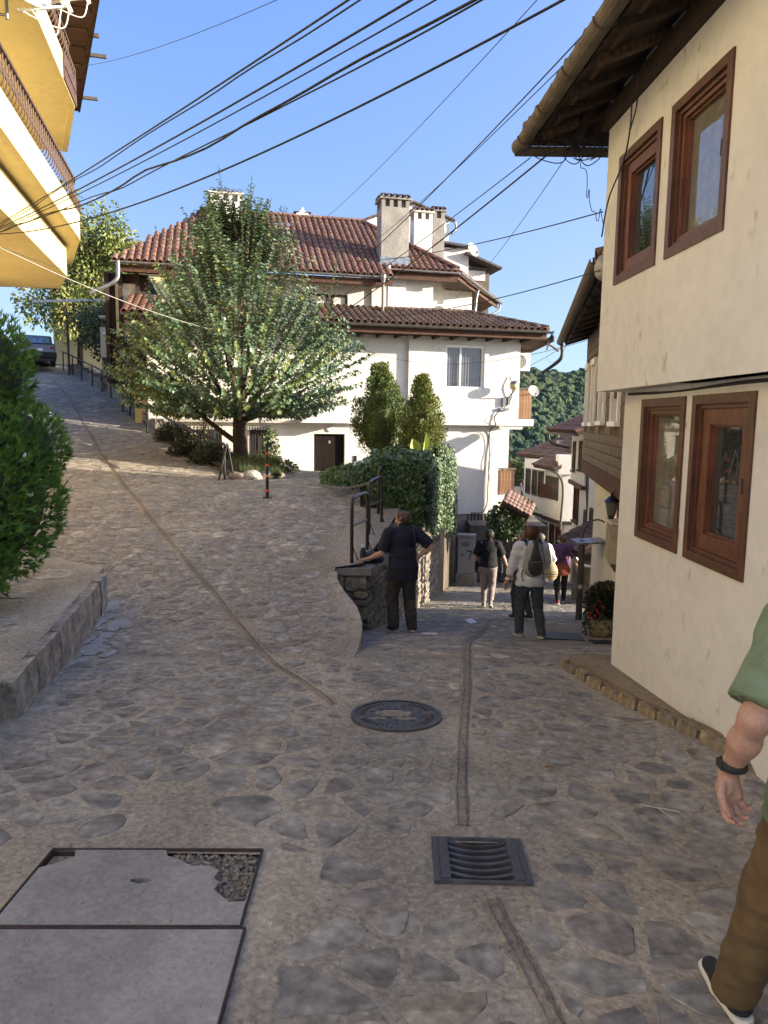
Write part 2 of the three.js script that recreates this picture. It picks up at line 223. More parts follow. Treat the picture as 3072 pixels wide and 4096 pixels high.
// holes kept in the sheet of ground: drain pit and concrete hatch pit
const street = struct('street', [smooth(merge([
  gridSheet(lines(-9, 6, 0.11, [0.265, 0.655, -1.535, -0.53, -0.555]), lines(-4, 6.73, 0.09, [2.925, 3.255, 1.62, 2.55, 2.58, 3.125]), lane, (x, d) => inRect(x, d, 0.265, 0.655, 2.925, 3.255) || inRect(x, d, -1.535, -0.53, 1.62, 2.55) || inRect(x, d, -1.535, -0.555, 2.58, 3.125))]))], M.mortar);
const laneStreet = struct('lane', [smooth(sheet(6.73, 60, 240, (d) => splitX(d), (d) => 6 + (d - 6.73) * 0.15, 46, lane))], M.dirtJoint);
const upper = struct('upper_street', [smooth(sheet(6.73, 44, 220, () => -24, splitRoad, 130, road))], M.dirtJoint);
{ // the low cement edge where the upper street breaks away from the lane
  const g = [], n = 26; for (let i = 0; i < n; i++) { const d = lerp(6.73, 9.95, i / n), e = lerp(6.73, 9.95, (i + 1) / n), q = (t, o, y) => V(splitRoad(t) + o, road(splitRoad(t), t) + y, -t), w = 0.004 + 0.035 * sst(6.8, 7.6, d), w2 = 0.004 + 0.035 * sst(6.8, 7.6, e);
    g.push(polyPlane([q(d, -0.08, 0.004), q(d, w, 0.006 + 0.004 * (i % 2)), q(e, w2, 0.006 + 0.004 * ((i + 1) % 2)), q(e, -0.08, 0.004)]), polyPlane([q(d, w, 0.006 + 0.004 * (i % 2)), q(d, w + 0.03, -1.1), q(e, w2 + 0.03, -1.1), q(e, w2, 0.006 + 0.004 * ((i + 1) % 2))])); }
  const se = struct('street_edge', g, M.mortar); let d = 6.95; while (d < 9.9) { const w = rr(0.22, 0.42), q = obj('edge_stone', [roughBlock(w, 0.3 + 0.5 * sst(7.2, 9.5, d), 0.13, 0.022, 4)], pick([stoneMats[0], stoneMats[6], stoneMats[3], M.mortar]), se), m = Math.min(d + w / 2, 9.9), tg = Math.atan2(1, splitRoad(m + 0.05) * 10 - splitRoad(m - 0.05) * 10); q.position.set(splitRoad(m) - 0.02, road(splitRoad(m), m) + 0.008 - (0.15 + 0.25 * sst(7.2, 9.5, d)), -m); q.rotation.y = tg; d += w; }
}
struct('terrain', [smooth(sheet(-60, 140, 50, () => -120, () => 120, 50, (x, d) => -9 - 0.12 * Math.max(0, d - 20) + (x < -6 ? Math.min(8, (-6 - x) * 0.7) : 0)))], mat([0.10, 0.12, 0.06], { map: T.mortar, rough: 1 }));

// manhole, grate, hatches: where no paving lies (x, depth)
const hatch = { x0: -1.56, x1: -0.52, d0: 1.2, d1: 3.16 };
const gutters = [ // polylines of the two drainage channels
  [[-0.36, 5.3], [-0.62, 5.8], [-0.96, 6.4], [-1.22, 7], [-1.49, 7.62], [-2.1, 8.94], [-3.03, 10.58], [-3.93, 12.12], [-5.79, 15.48], [-7.95, 19.66], [-10.11, 23.78], [-11.67, 26.34], [-13, 28.5]],
  [[0.42, 3.42], [0.45, 3.78], [0.55, 4.62], [0.69, 5.62], [0.92, 7.58], [1.02, 8.3], [1.33, 9.86], [1.85, 11.98], [2.73, 15.16], [4.2, 20]],
  [[0.47, 2.8], [0.49, 2.64], [0.54, 2.4], [0.58, 2.14], [0.66, 1.5]]];
const kerbL = [[-1.7, 0.5], [-2.2, 2.6], [-2.68, 4.86], [-2.81, 5.48], [-2.93, 6.14], [-3.14, 7.1], [-3.34, 8.08], [-3.44, 8.55]];
const kerbR = [[2.55, 2.6], [2.36, 4.0], [2.22, 4.7], [2.12, 5.2], [2.02, 5.75], [1.9, 6.3], [1.82, 6.75], [1.86, 7.0], [2.0, 7.14], [2.3, 7.1]];
const kx = (line, d) => { for (let i = 0; i + 1 < line.length; i++) if (d >= line[i][1] && d <= line[i + 1][1]) return lerp(line[i][0], line[i + 1][0], (d - line[i][1]) / (line[i + 1][1] - line[i][1])); return d < line[0][1] ? line[0][0] : null; };
const noStone = (x, d) => inRect(x, d, hatch.x0 - 0.05, hatch.x1 + 0.03, hatch.d0, hatch.d1 + 0.05) || inRect(x, d, 0.2, 0.72, 2.84, 3.34) || Math.hypot(x - 0.11, d - 5.07) < 0.37 || inRect(x, d, 2.3, 3.5, 9.3, 11.5);

function clipPoly(poly, nx, ny, c) { // keep nx*x + ny*y <= c
  const out = []; for (let i = 0; i < poly.length; i++) { const a = poly[i], b = poly[(i + 1) % poly.length], da = nx * a[0] + ny * a[1] - c, db = nx * b[0] + ny * b[1] - c; if (da <= 0) out.push(a); if (da * db < 0) { const t = da / (da - db); out.push([lerp(a[0], b[0], t), lerp(a[1], b[1], t)]); } } return out;
}
function stoneGeo(poly, h, lift, col) { // one flat stone with a worn edge, 30-40 faces
  const P = []; for (let i = 0; i < poly.length; i++) { const a = poly[i], b = poly[(i + 1) % poly.length]; P.push([lerp(a[0], b[0], 0.2), lerp(a[1], b[1], 0.2)], [lerp(a[0], b[0], 0.8), lerp(a[1], b[1], 0.8)]); }
  let cx = 0, cy = 0; for (const p of P) { cx += p[0] / P.length; cy += p[1] / P.length; }
  for (const p of P) { const k = 1 + rr(-0.07, 0.05); p[0] = cx + (p[0] - cx) * k; p[1] = cy + (p[1] - cy) * k; }
  const pos = [], uv = [], ox = rnd() * 9, oy = rnd() * 9, tx = rr(-0.02, 0.02), ty = rr(-0.02, 0.02), sz = Math.max(...P.map((p) => Math.hypot(p[0] - cx, p[1] - cy))), ins = clamp(1 - 0.018 / sz, 0.7, 0.95);
  const top = (p, k, y) => { const x = cx + (p[0] - cx) * k, d = cy + (p[1] - cy) * k; return [x, h(x, d) + y + (x - cx) * tx + (d - cy) * ty, -d]; };
  const push = (...q) => { for (const p of q) { pos.push(...p); uv.push(p[0] + ox, p[2] + oy); } }, c = top([cx, cy], 1, lift * 1.1), n = P.length;
  for (let i = 0; i < n; i++) { const a = P[i], b = P[(i + 1) % n], at = top(a, ins, lift), bt = top(b, ins, lift), ao = top(a, 1, -0.012), bo = top(b, 1, -0.012); push(c, at, bt); push(at, ao, bo); push(at, bo, bt); }
  const colr = col ? pos.map((_, i) => col[i % 3]) : null; return raw(pos, uv, colr);
}
function pave(parent, cells, h, mine, cols) { // cells: list of {x0,x1,d0,d1,sx,sd,gap,miss}
  const sites = [], grid = new Map(), G = 0.5, gk = (x, d) => Math.floor(x / G) + ',' + Math.floor(d / G);
  for (const c of cells) { let row = 0; for (let d = c.d0; d < c.d1; d += c.sd, row++) for (let x = c.x0 + (row % 2) * c.sx * 0.5; x < c.x1; x += c.sx) { if (rnd() < 0.14) continue; const s = { x: x + rr(-0.46, 0.46) * c.sx, d: d + rr(-0.42, 0.42) * c.sd, c }; sites.push(s); const k = gk(s.x, s.d); (grid.get(k) || grid.set(k, []).get(k)).push(s); } }
  const stones = [];
  for (const s of sites) {
    if (!mine(s.x, s.d) || rnd() < s.c.miss) continue;
    const R = s.c.sx * 1.1; let poly = [[s.x - R, s.d - R * 0.8], [s.x + R, s.d - R * 0.8], [s.x + R, s.d + R * 0.8], [s.x - R, s.d + R * 0.8]];
    const gap = s.c.gap * rr(0.6, 1.5), gi = Math.floor(s.x / G), gj = Math.floor(s.d / G);
    for (let a = -2; a <= 2; a++) for (let b = -2; b <= 2; b++) for (const o of grid.get((gi + a) + ',' + (gj + b)) || []) { if (o === s) continue; const dx = o.x - s.x, dd = o.d - s.d, l = Math.hypot(dx, dd); if (l < 1.6 && poly.length > 2) poly = clipPoly(poly, dx / l, dd / l, ((o.x * o.x + o.d * o.d - s.x * s.x - s.d * s.d) / 2) / l - gap / 2); }
    for (const line of gutters) for (let i = 0; i + 1 < line.length && poly.length > 2; i++) { const [ax, ad] = line[i], [ex, ed] = line[i + 1], l = Math.hypot(ex - ax, ed - ad), ux = (ex - ax) / l, ud = (ed - ad) / l, t = (s.x - ax) * ux + (s.d - ad) * ud; if (t < -0.3 || t > l + 0.3) continue; let nx = -ud, nd = ux; const side = (s.x - ax) * nx + (s.d - ad) * nd; if (Math.abs(side) > 0.8) continue; if (side > 0) { nx = -nx; nd = -nd; } poly = clipPoly(poly, nx, nd, ax * nx + ad * nd - 0.05); }
    if (poly.length < 3 || poly.some((p) => noStone(p[0], p[1]) || !mine(p[0], p[1]))) continue;
    let A = 0; for (let i = 0; i < poly.length; i++) { const a = poly[i], b = poly[(i + 1) % poly.length]; A += (a[0] * b[1] - b[0] * a[1]) / 2; } A = Math.abs(A);
    if (A < 0.004) continue; stones.push({ poly, A, x: s.x, d: s.d, cols: s.c.cols || cols });
  }
  for (const s of stones) { const seen = s.d > 1.9 && Math.abs(s.x) < s.d * 0.55 + 0.1; s.k = seen ? s.A / s.d ** 3 : -s.d; }
  stones.sort((a, b) => b.k - a.k);
  const rest = []; stones.forEach((s, i) => { const cs = s.cols, q = Math.floor(rnd() * cs.length), lift = rr(0.002, 0.008); if (i < 300) obj('paving_stone', stoneGeo(s.poly, h, lift), stoneMats[cs[q]], parent); else rest.push(stoneGeo(s.poly, h, lift, stoneCols[cs[q]])); });
  if (rest.length) stuff(obj('far_paving_stones', rest, stoneVC, parent));
}
const leftKerb = (x, d) => { const k = kx(kerbL, d); return k !== null && x < k + 0.03; }, rightKerb = (x, d) => { const k = kx(kerbR, d); return k !== null && x > k - 0.03; };
pave(street, [{ x0: -3.2, x1: 2.9, d0: 0.6, d1: 4.4, sx: 0.27, sd: 0.2, gap: 0.036, miss: 0.05, cols: [8, 8, 4, 1, 0, 0, 6, 6, 7, 2, 1, 6] }, { x0: -3.6, x1: 2.7, d0: 4.4, d1: 6.76, sx: 0.25, sd: 0.17, gap: 0.022, miss: 0.03, cols: [8, 4, 1, 0, 6, 7, 0, 6, 3, 5, 2] }],
  lane, (x, d) => !leftKerb(x, d) && !rightKerb(x, d) && d < 6.78, [0, 0, 1, 2, 3, 4, 6, 6, 7, 5]);
pave(laneStreet, [{ x0: -0.4, x1: 4.2, d0: 6.7, d1: 13, sx: 0.27, sd: 0.2, gap: 0.02, miss: 0.01 }, { x0: 0.2, x1: 6.2, d0: 13, d1: 26, sx: 0.33, sd: 0.28, gap: 0.02, miss: 0.01 }],
  lane, (x, d) => d > 6.72 && !rightKerb(x, d) && x > splitX(d) + 0.04, [0, 0, 1, 2, 3, 4, 6, 6, 7, 5]);
pave(upper, [{ x0: -4.6, x1: 0, d0: 6.7, d1: 10.4, sx: 0.25, sd: 0.18, gap: 0.018, miss: 0.01 }, { x0: -8, x1: 1, d0: 10.4, d1: 16, sx: 0.3, sd: 0.24, gap: 0.017, miss: 0.01 }, { x0: -12, x1: 2, d0: 16, d1: 23, sx: 0.38, sd: 0.32, gap: 0.02, miss: 0.01 }, { x0: -19, x1: -4, d0: 23, d1: 38, sx: 0.55, sd: 0.5, gap: 0.025, miss: 0.02 }],
  road, (x, d) => d > 6.72 && !leftKerb(x, d) && x < splitRoad(d) - 0.03 && !(d > 10 && d < 14.2 && x > splitRoad(d) - 0.62), [0, 2, 3, 3, 5, 6, 7, 7, 0, 7]);

// drainage channels: a shallow sunken strip of dark cement with broken lips
gutters.forEach((line, li) => {
  const g = [], h = li === 0 ? (x, d) => (d < 6.73 ? lane(x, d) : road(x, d)) : lane, w = li === 0 ? 0.014 : 0.02;
  const pts = []; for (let i = 0; i + 1 < line.length; i++) { const n = Math.ceil(Math.hypot(line[i + 1][0] - line[i][0], line[i + 1][1] - line[i][1]) / 0.12); for (let k = 0; k < n; k++) pts.push([lerp(line[i][0], line[i + 1][0], k / n), lerp(line[i][1], line[i + 1][1], k / n)]); }
  const lip = [[], []];
  for (let i = 0; i + 1 < pts.length; i++) {
    const [ax, ad] = pts[i], [ex, ed] = pts[i + 1], l = Math.hypot(ex - ax, ed - ad), nx = (ed - ad) / l, nd = -(ex - ax) / l;
    const Q = (x, d, s, y) => V(x + nx * s, h(x + nx * s, d + nd * s) + y, -(d + nd * s));
    g.push(polyPlane([Q(ax, ad, -w, 0.004), Q(ax, ad, w, 0.004), Q(ex, ed, w, 0.004), Q(ex, ed, -w, 0.004)]));
    for (const s of [-1, 1]) { const o = w + 0.004, e = o + 0.008 + 0.014 * vnoise(i * 0.7, s * 9 + li * 5), y = 0.005 + 0.009 * vnoise(i * 0.5, s * 3 + li * 7 + 20); g.push(polyPlane([Q(ax, ad, s * o, -0.01), Q(ax, ad, s * o, y), Q(ex, ed, s * o, y), Q(ex, ed, s * o, -0.01)]), polyPlane([Q(ax, ad, s * o, y), Q(ax, ad, s * e, 0.001), Q(ex, ed, s * e, 0.001), Q(ex, ed, s * o, y)])); }
  }
  struct('drain_channel', g, li === 0 ? mat([0.39, 0.345, 0.28], { map: T.mortar, bump: T.mortarB, bs: 0.015, rough: 1 }) : mat([0.40, 0.37, 0.31], { map: T.mortar, bump: T.mortarB, bs: 0.012, rough: 1 }));
});

// ---------- left platform with its kerb ----------
{
  const topY = -0.06, out = [...kerbL, [-3.5, 8.85], [-4.3, 9.35], [-5.6, 9.75], [-9, 10.1], [-9, 0.5]];
  const plat = struct('raised_pavement', [ext(out.map(([x, d]) => [x, d]), 0.6).rotateX(-Math.PI / 2).translate(0, topY - 0.6, 0)], M.mortar);
  // kerb stones along the edge
  for (let i = 2; i + 1 < kerbL.length; i++) { const [ax, ad] = kerbL[i], [ex, ed] = kerbL[i + 1], L = Math.hypot(ex - ax, ed - ad), n = Math.max(1, Math.round(L / 0.7)); for (let k = 0; k < n; k++) { const a = V(lerp(ax, ex, k / n), topY, -lerp(ad, ed, k / n)), b = V(lerp(ax, ex, (k + 1) / n), topY, -lerp(ad, ed, (k + 1) / n)), q = obj('kerb_stone', roughBlock(a.distanceTo(b) - 0.012, 0.46, 0.13, 0.012), pick([stoneMats[3], stoneMats[7], stoneMats[0], wallStoneMats[3]]), plat); q.position.copy(a).add(b).multiplyScalar(0.5); q.position.y = topY - 0.22 + rr(-0.004, 0.008); q.rotation.y = Math.atan2(-(b.z - a.z), b.x - a.x); q.translateZ(0.045); } }
  { const f = []; for (let i = 0; i < 120; i++) { const d = 5.8 + 2.8 * rnd(), e = kx(kerbL, Math.min(d, 8.5)), x = e + 0.04 + Math.pow(rnd(), 2.6) * 0.4 * sst(5.6, 7, d), n = 11, r = rr(0.01, 0.09), P = []; for (let k = 0; k < n; k++) { const a = k / n * 6.283, q = r * (0.55 + 0.9 * vnoise(Math.cos(a) * 2 + i, Math.sin(a) * 2)), px = x + Math.cos(a) * q * 0.8, pd = d + Math.sin(a) * q * 1.5; P.push(V(px, (pd < 6.73 ? lane(px, pd) : road(px, pd)) + 0.0085 + 0.002 * (i % 3), -pd)); } f.push(polyPlane(P.reverse())); } const o = obj('cement_splashes', f, mat([0.60, 0.60, 0.58], { map: T.concrete, rough: 0.95 })); o.userData = { label: 'whitish dried cement splashed along the foot of the left kerb', category: 'stain', kind: 'stuff' }; }
  // flagstones on top
  const sites = []; for (let d = 2; d < 10; d += 0.5) for (let x = -6.5; x < -2.2; x += 0.6) sites.push([x + rr(-0.22, 0.22), d + rr(-0.2, 0.2)]);
  for (const [sx, sd] of sites) { let p = [[sx - 0.7, sd - 0.6], [sx + 0.7, sd - 0.6], [sx + 0.7, sd + 0.6], [sx - 0.7, sd + 0.6]]; for (const [ox, od] of sites) { const dx = ox - sx, dd = od - sd, l = Math.hypot(dx, dd); if (l > 0 && l < 1.8 && p.length > 2) p = clipPoly(p, dx / l, dd / l, ((ox * ox + od * od - sx * sx - sd * sd) / 2) / l - 0.012); } if (p.length < 3) continue; const k = p.some(([x, d]) => { const e = kx(kerbL, d); return e === null ? d > 8.5 && (d - 8.85) > (-3.5 - x) * 0.45 : x > e - 0.13; }); if (k) continue; obj('flagstone', stoneGeo(p, () => topY, rr(0.006, 0.012)), stoneMats[pick([0, 2, 3, 5, 6])], plat); }
}
function roughBlock(w, h, d, amp, seg = 3) { // a stone block with uneven faces
  const g = new THREE.BoxGeometry(w, h, d, seg, 2, 1), p = g.attributes.position, o = rnd() * 50;
  for (let i = 0; i < p.count; i++) { const x = p.getX(i), y = p.getY(i), z = p.getZ(i), s = 90; const n = (q) => (vnoise(x * s * 0.2 + o + q, y * s * 0.2 + q, z * s * 0.2 + o) - 0.5) * 2 * amp; const r = (Math.abs(x) > w * 0.49 ? 1 : 0) + (Math.abs(y) > h * 0.49 ? 1 : 0) + (Math.abs(z) > d * 0.49 ? 1 : 0), k = r > 1 ? 0.012 * (r - 1) : 0; p.setXYZ(i, x + n(1) - Math.sign(x) * k, y + n(7) - Math.sign(y) * k, z + n(13) - Math.sign(z) * k); }
  return fin(g);
}

// ---------- right kerb in front of the white house ----------
{
  const inner = [[2.6, 7.1], [2.9, 2.6]], poly = [...kerbR, ...inner];
  const P = poly.map(([x, d]) => V(x, lane(x, d) + 0.1, -d)), g = [];
  const base = P.map((p) => p.clone().setY(p.y - 0.45)); g.push(polyPlane(P)); for (let i = 0; i < P.length; i++) { const j = (i + 1) % P.length; g.push(polyPlane([P[i], base[i], base[j], P[j]])); }
  const kerb = struct('pavement_ledge', g, mat([0.36, 0.29, 0.19], { map: T.mortar, bump: T.mortarB, bs: 0.012, rough: 0.95 }));
  for (let i = 0; i + 1 < kerbR.length; i++) { const [ax, ad] = kerbR[i], [ex, ed] = kerbR[i + 1], L = Math.hypot(ex - ax, ed - ad), n = Math.max(1, Math.round(L / 0.3)); for (let k = 0; k < n; k++) { const a = [lerp(ax, ex, k / n), lerp(ad, ed, k / n)], b = [lerp(ax, ex, (k + 1) / n), lerp(ad, ed, (k + 1) / n)], A = V(a[0], lane(a[0], a[1]), -a[1]), B = V(b[0], lane(b[0], b[1]), -b[1]), q = obj('kerb_stone', roughBlock(A.distanceTo(B) - 0.01, rr(0.16, 0.2), 0.09, 0.014), pick([wallStoneMats[0], wallStoneMats[2], wallStoneMats[4], wallStoneMats[4], wallStoneMats[1]]), kerb); q.position.copy(A).add(B).multiplyScalar(0.5); q.position.y += 0.01 + rr(-0.01, 0.006); q.rotation.y = Math.atan2(-(B.z - A.z), B.x - A.x); q.translateZ(-0.03); } }
}

// ---------- retaining wall beside the steps, in three stepped lengths ----------
const wallAt = (d) => V(splitX(d), 0, -d);
{
  const t = thing('retaining_wall', 'rough stone retaining wall with stepped cement caps between upper street and lane', 'stone wall');
  const segs = [[10.2, 11.35, -0.31], [11.35, 12.5, -0.13], [12.5, 20.3, -0.02], [20.3, 23.5, -0.6]];
  const core = [];
  for (const [d0, d1, y] of segs) { const a = wallAt(d0), b = wallAt(d1), ax = (p, o) => V(p.x + o, 0, p.z); const pts = [ax(a, -0.56), ax(a, -0.03), ax(b, -0.03), ax(b, -0.56)].map((p) => p.setY(y - 0.1)); core.push(solid(pts, V(0, -3.4, 0))); const c = [ax(a, -0.6), ax(a, 0.03), ax(b, 0.03), ax(b, -0.6)].map((p) => p.setY(y)); if (d0 < 12.4) { c[0].z += 0.04; c[1].z += 0.04; } if (d0 < 20) { const o = obj('cap_slab', solid(c, V(0, -0.1, 0)), M.cement, t); o.userData.label = 'flat cement slab capping the stone wall'; } }
  obj('wall_core', core, mat([0.21, 0.185, 0.15], { map: T.mortar, bump: T.mortarB, bs: 0.02, rough: 1 }), t);
  // stones: front face (facing the camera) and the long face along the lane
  const put = (u0, u1, y0, y1, at, ry, side) => { const q = obj('wall_stone', roughBlock(u1 - u0 - 0.006, y1 - y0 - 0.006, 0.12, 0.018), side ? pick([wallStoneMats[3], wallStoneMats[3], wallStoneMats[1], stoneMats[7]]) : pick(wallStoneMats), t); q.position.copy(at); q.position.y = (y0 + y1) / 2; q.rotation.y = ry; };
  let y = -0.415; while (y > -1.5) { const hgt = rr(0.1, 0.22); let u = -0.6; while (u < -0.05) { const w = Math.min(rr(0.12, 0.38), 0.04 - u); const x0 = splitX(10.2) - 0.59 + (u + 0.6); if (x0 + w < splitX(10.2) + 0.02 || w > 0.1) put(x0, Math.min(x0 + w, splitX(10.2)), y - hgt, y, V((x0 + Math.min(x0 + w, splitX(10.2))) / 2, 0, -10.19), 0); u += w; } y -= hgt; }
  for (const [d0, d1, top] of segs) { let yy = top - 0.11; while (yy > lane(splitX(d1), d1) - 0.15) { const hgt = rr(0.1, 0.22); let d = d0 + 0.03; while (d < d1) { const w = Math.min(rr(0.16, 0.45), d1 - d); const m = d + w / 2; if (w > 0.06 && yy > lane(splitX(m), m) - 0.05 && d < 18) { const A = wallAt(d), B = wallAt(d + w), ry = Math.atan2(-(B.z - A.z), B.x - A.x), c = A.clone().add(B).multiplyScalar(0.5); c.x -= 0.06; put(0, A.distanceTo(B), yy - hgt, yy, c, ry, true); } d += w; } yy -= hgt; } }
}
// rails on the wall: three inverted-U frames with a middle bar and thin stays
[[[-0.46, -0.31, -10.3], [-0.25, -0.31, -10.85], 1.0], [[-0.24, -0.13, -11.55], [-0.04, -0.13, -12.2], 0.96], [[-0.1, -0.02, -12.65], [0.1, -0.02, -13.4], 0.99]].forEach(([a, b, h], i) => {
  const t = thing('hand_rail', ['black tubular rail standing on the lowest wall cap, beside the man', 'black tubular rail on the middle wall cap with the chain end tied to it', 'black tubular rail on the highest wall cap, half under the creeper'][i], 'railing', a, 0, 'black rails on the stepped wall');
  const e = V(b[0] - a[0], b[1] - a[1], b[2] - a[2]);
  obj('frame', [tube([V(0, 0, 0), V(0, h - 0.09, 0), V(e.x * 0.03, h - 0.02, e.z * 0.03), e.clone().multiplyScalar(0.12).setY(h + 0.005), e.clone().multiplyScalar(0.88).setY(h + 0.03), e.clone().multiplyScalar(0.97).setY(h), e.clone().setY(h - 0.07), e.clone()], 0.027, { n: 60, k: 8 })], M.black, t);
  obj('middle_bar', [rod(V(0, h * 0.6, 0), e.clone().setY(h * 0.6 + 0.02), 0.018, 8)], M.black, t);
  for (const p of [V(0, 0, 0), e]) obj('stay', [rod(p.clone().add(V(0.02, 0.28, 0)), p.clone().add(V(0.13, 0.005, 0.05)), 0.009, 6)], M.black, t);
});
{ // striped bollard and the chain
  const y0 = road(-2.22, 13.6), t = thing('bollard', 'thin black bollard with red and orange bands, chain tied to its top', 'bollard', [-2.22, y0, -13.6]);
  obj('post', [cyl(0.032, 0.032, 1.0, 0, 0.5, 0)], M.black, t); obj('base_plate', [cyl(0.085, 0.085, 0.012, 0, 0.006, 0)], M.black, t); obj('knob', [bx(0.15, 0.05, 0.06, 0.05, 1.02, 0, { rz: 0.35 })], M.rubber, t);
  for (const [y, c] of [[0.14, [0.55, 0.05, 0.03]], [0.42, [0.62, 0.25, 0.03]], [0.62, [0.6, 0.09, 0.03]], [0.84, [0.55, 0.05, 0.03]]]) obj('band', [cyl(0.034, 0.034, 0.05, 0, y, 0)], mat(c, { rough: 0.6 }), t);
  const ch = thing('chain', 'pale link chain sagging from the striped bollard to the rail', 'chain', [-2.22, y0, -13.6]);
  const A = V(0.03, 0.96, 0), B = V(-0.2 + 2.22, 0.82 - y0, -11.65 + 13.6), n = 62; for (let i = 0; i < n; i++) { const f = (k) => { const q = A.clone().lerp(B, k); q.y -= 1.5 * k * (1 - k) * 0.95; return q; }; const p = f(i / n), q = f((i + 1) / n), g = clean(new THREE.TorusGeometry(0.019, 0.0055, 5, 9)).scale(1.5, 1, 1); const o = new THREE.Mesh(LINK || (LINK = g), M.zinc); o.name = 'link'; o.position.copy(p).lerp(q, 0.5); o.quaternion.setFromUnitVectors(V(1, 0, 0), q.clone().sub(p).normalize()); o.rotateX(i % 2 ? 1.2 : -0.35); ch.add(o); shade(o); }
}

// ---------- covers in the ground ----------
{ // round cast-iron manhole
  const x = 0.11, d = 5.07, t = thing('manhole_cover', 'round cast iron manhole cover set in the stone paving', 'manhole cover', [x, lane(x, d) + 0.006, -d]); t.rotation.x = -0.068;
  obj('ring', [clean(new THREE.RingGeometry(0.305, 0.335, 48)).rotateX(-Math.PI / 2).translate(0, 0.012, 0), cyl(0.335, 0.335, 0.03, 0, -0.004, 0, { n: 48, open: true })], M.castIron, t);
  obj('disc', [cyl(0.3, 0.3, 0.02, 0, -0.003, 0, { n: 48 })], M.castIron, t);
  const ribs = []; for (let k = 0; k < 44; k++) { const a = k / 44 * Math.PI * 2; if (k % 11 < 9) ribs.push(bx(0.05, 0.008, 0.008, Math.cos(a) * 0.255, 0.01, Math.sin(a) * 0.255, { ry: -a })); } for (let i = -3; i <= 3; i++) for (let j = -3; j <= 3; j++) if (Math.hypot(i, j) < 3.4 && rnd() < 0.8) ribs.push(bx(0.04, 0.006, 0.01, i * 0.058, 0.009, j * 0.058, { ry: (i + j) % 2 ? 1.57 : 0 }));
  stuff(obj('raised_pattern', ribs, M.castIron, t)); obj('dried_cement', [sph(0.12, -0.02, 0.006, -0.03, 1.2, 0.06, 0.6), sph(0.07, 0.06, 0.006, 0.08, 1.3, 0.08, 0.5), sph(0.05, -0.14, 0.006, 0.08, 1.4, 0.09, 0.6)], M.mortar, t); obj('hole_shade', [cyl(0.04, 0.035, 0.012, 0.225, 0.006, 0.03)], M.rust, t);  // last part: dark disc whose colour stands in for shade in the hole
}
{ // drain grate with curved bars
  const cx = 0.46, d = 3.09, t = thing('drain_grate', 'dark iron drain grate with seven curved bars and open slots', 'drain grate', [cx, lane(cx, d) + 0.004, -d]); t.rotation.set(-0.068, -0.03, 0);
  obj('outer_frame', [b2(-0.215, -0.185, -0.03, 0.012, -0.19, 0.19), b2(0.185, 0.215, -0.03, 0.012, -0.19, 0.19), b2(-0.185, 0.185, -0.03, 0.012, -0.19, -0.178), b2(-0.185, 0.185, -0.03, 0.012, 0.178, 0.19)], M.castIron, t);
  obj('side_plate', [b2(-0.183, -0.14, -0.02, 0.016, -0.176, 0.176)], M.castIron, t); obj('side_plate', [b2(0.14, 0.183, -0.02, 0.016, -0.176, 0.176)], M.castIron, t);
  for (let k = 0; k < 7; k++) { const z = -0.165 + k * 0.055, g = new THREE.BoxGeometry(0.282, 0.035, 0.021, 10, 1, 1), p = g.attributes.position; for (let i = 0; i < p.count; i++) p.setY(i, p.getY(i) - 0.012 + 0.001 - 0.022 * (1 - (p.getX(i) / 0.141) ** 2)); const o = obj('bar', [fin(g)], M.castIron, t); o.position.z = z; }
  obj('pit', [b2(-0.2, 0.2, -0.5, -0.49, -0.18, 0.18), b2(-0.2, -0.19, -0.5, -0.03, -0.18, 0.18), b2(0.19, 0.2, -0.5, -0.03, -0.18, 0.18), b2(-0.2, 0.2, -0.5, -0.03, -0.19, -0.18), b2(-0.2, 0.2, -0.5, -0.03, 0.18, 0.19)], mat([0.03, 0.022, 0.016], { rough: 1 }), t);
}
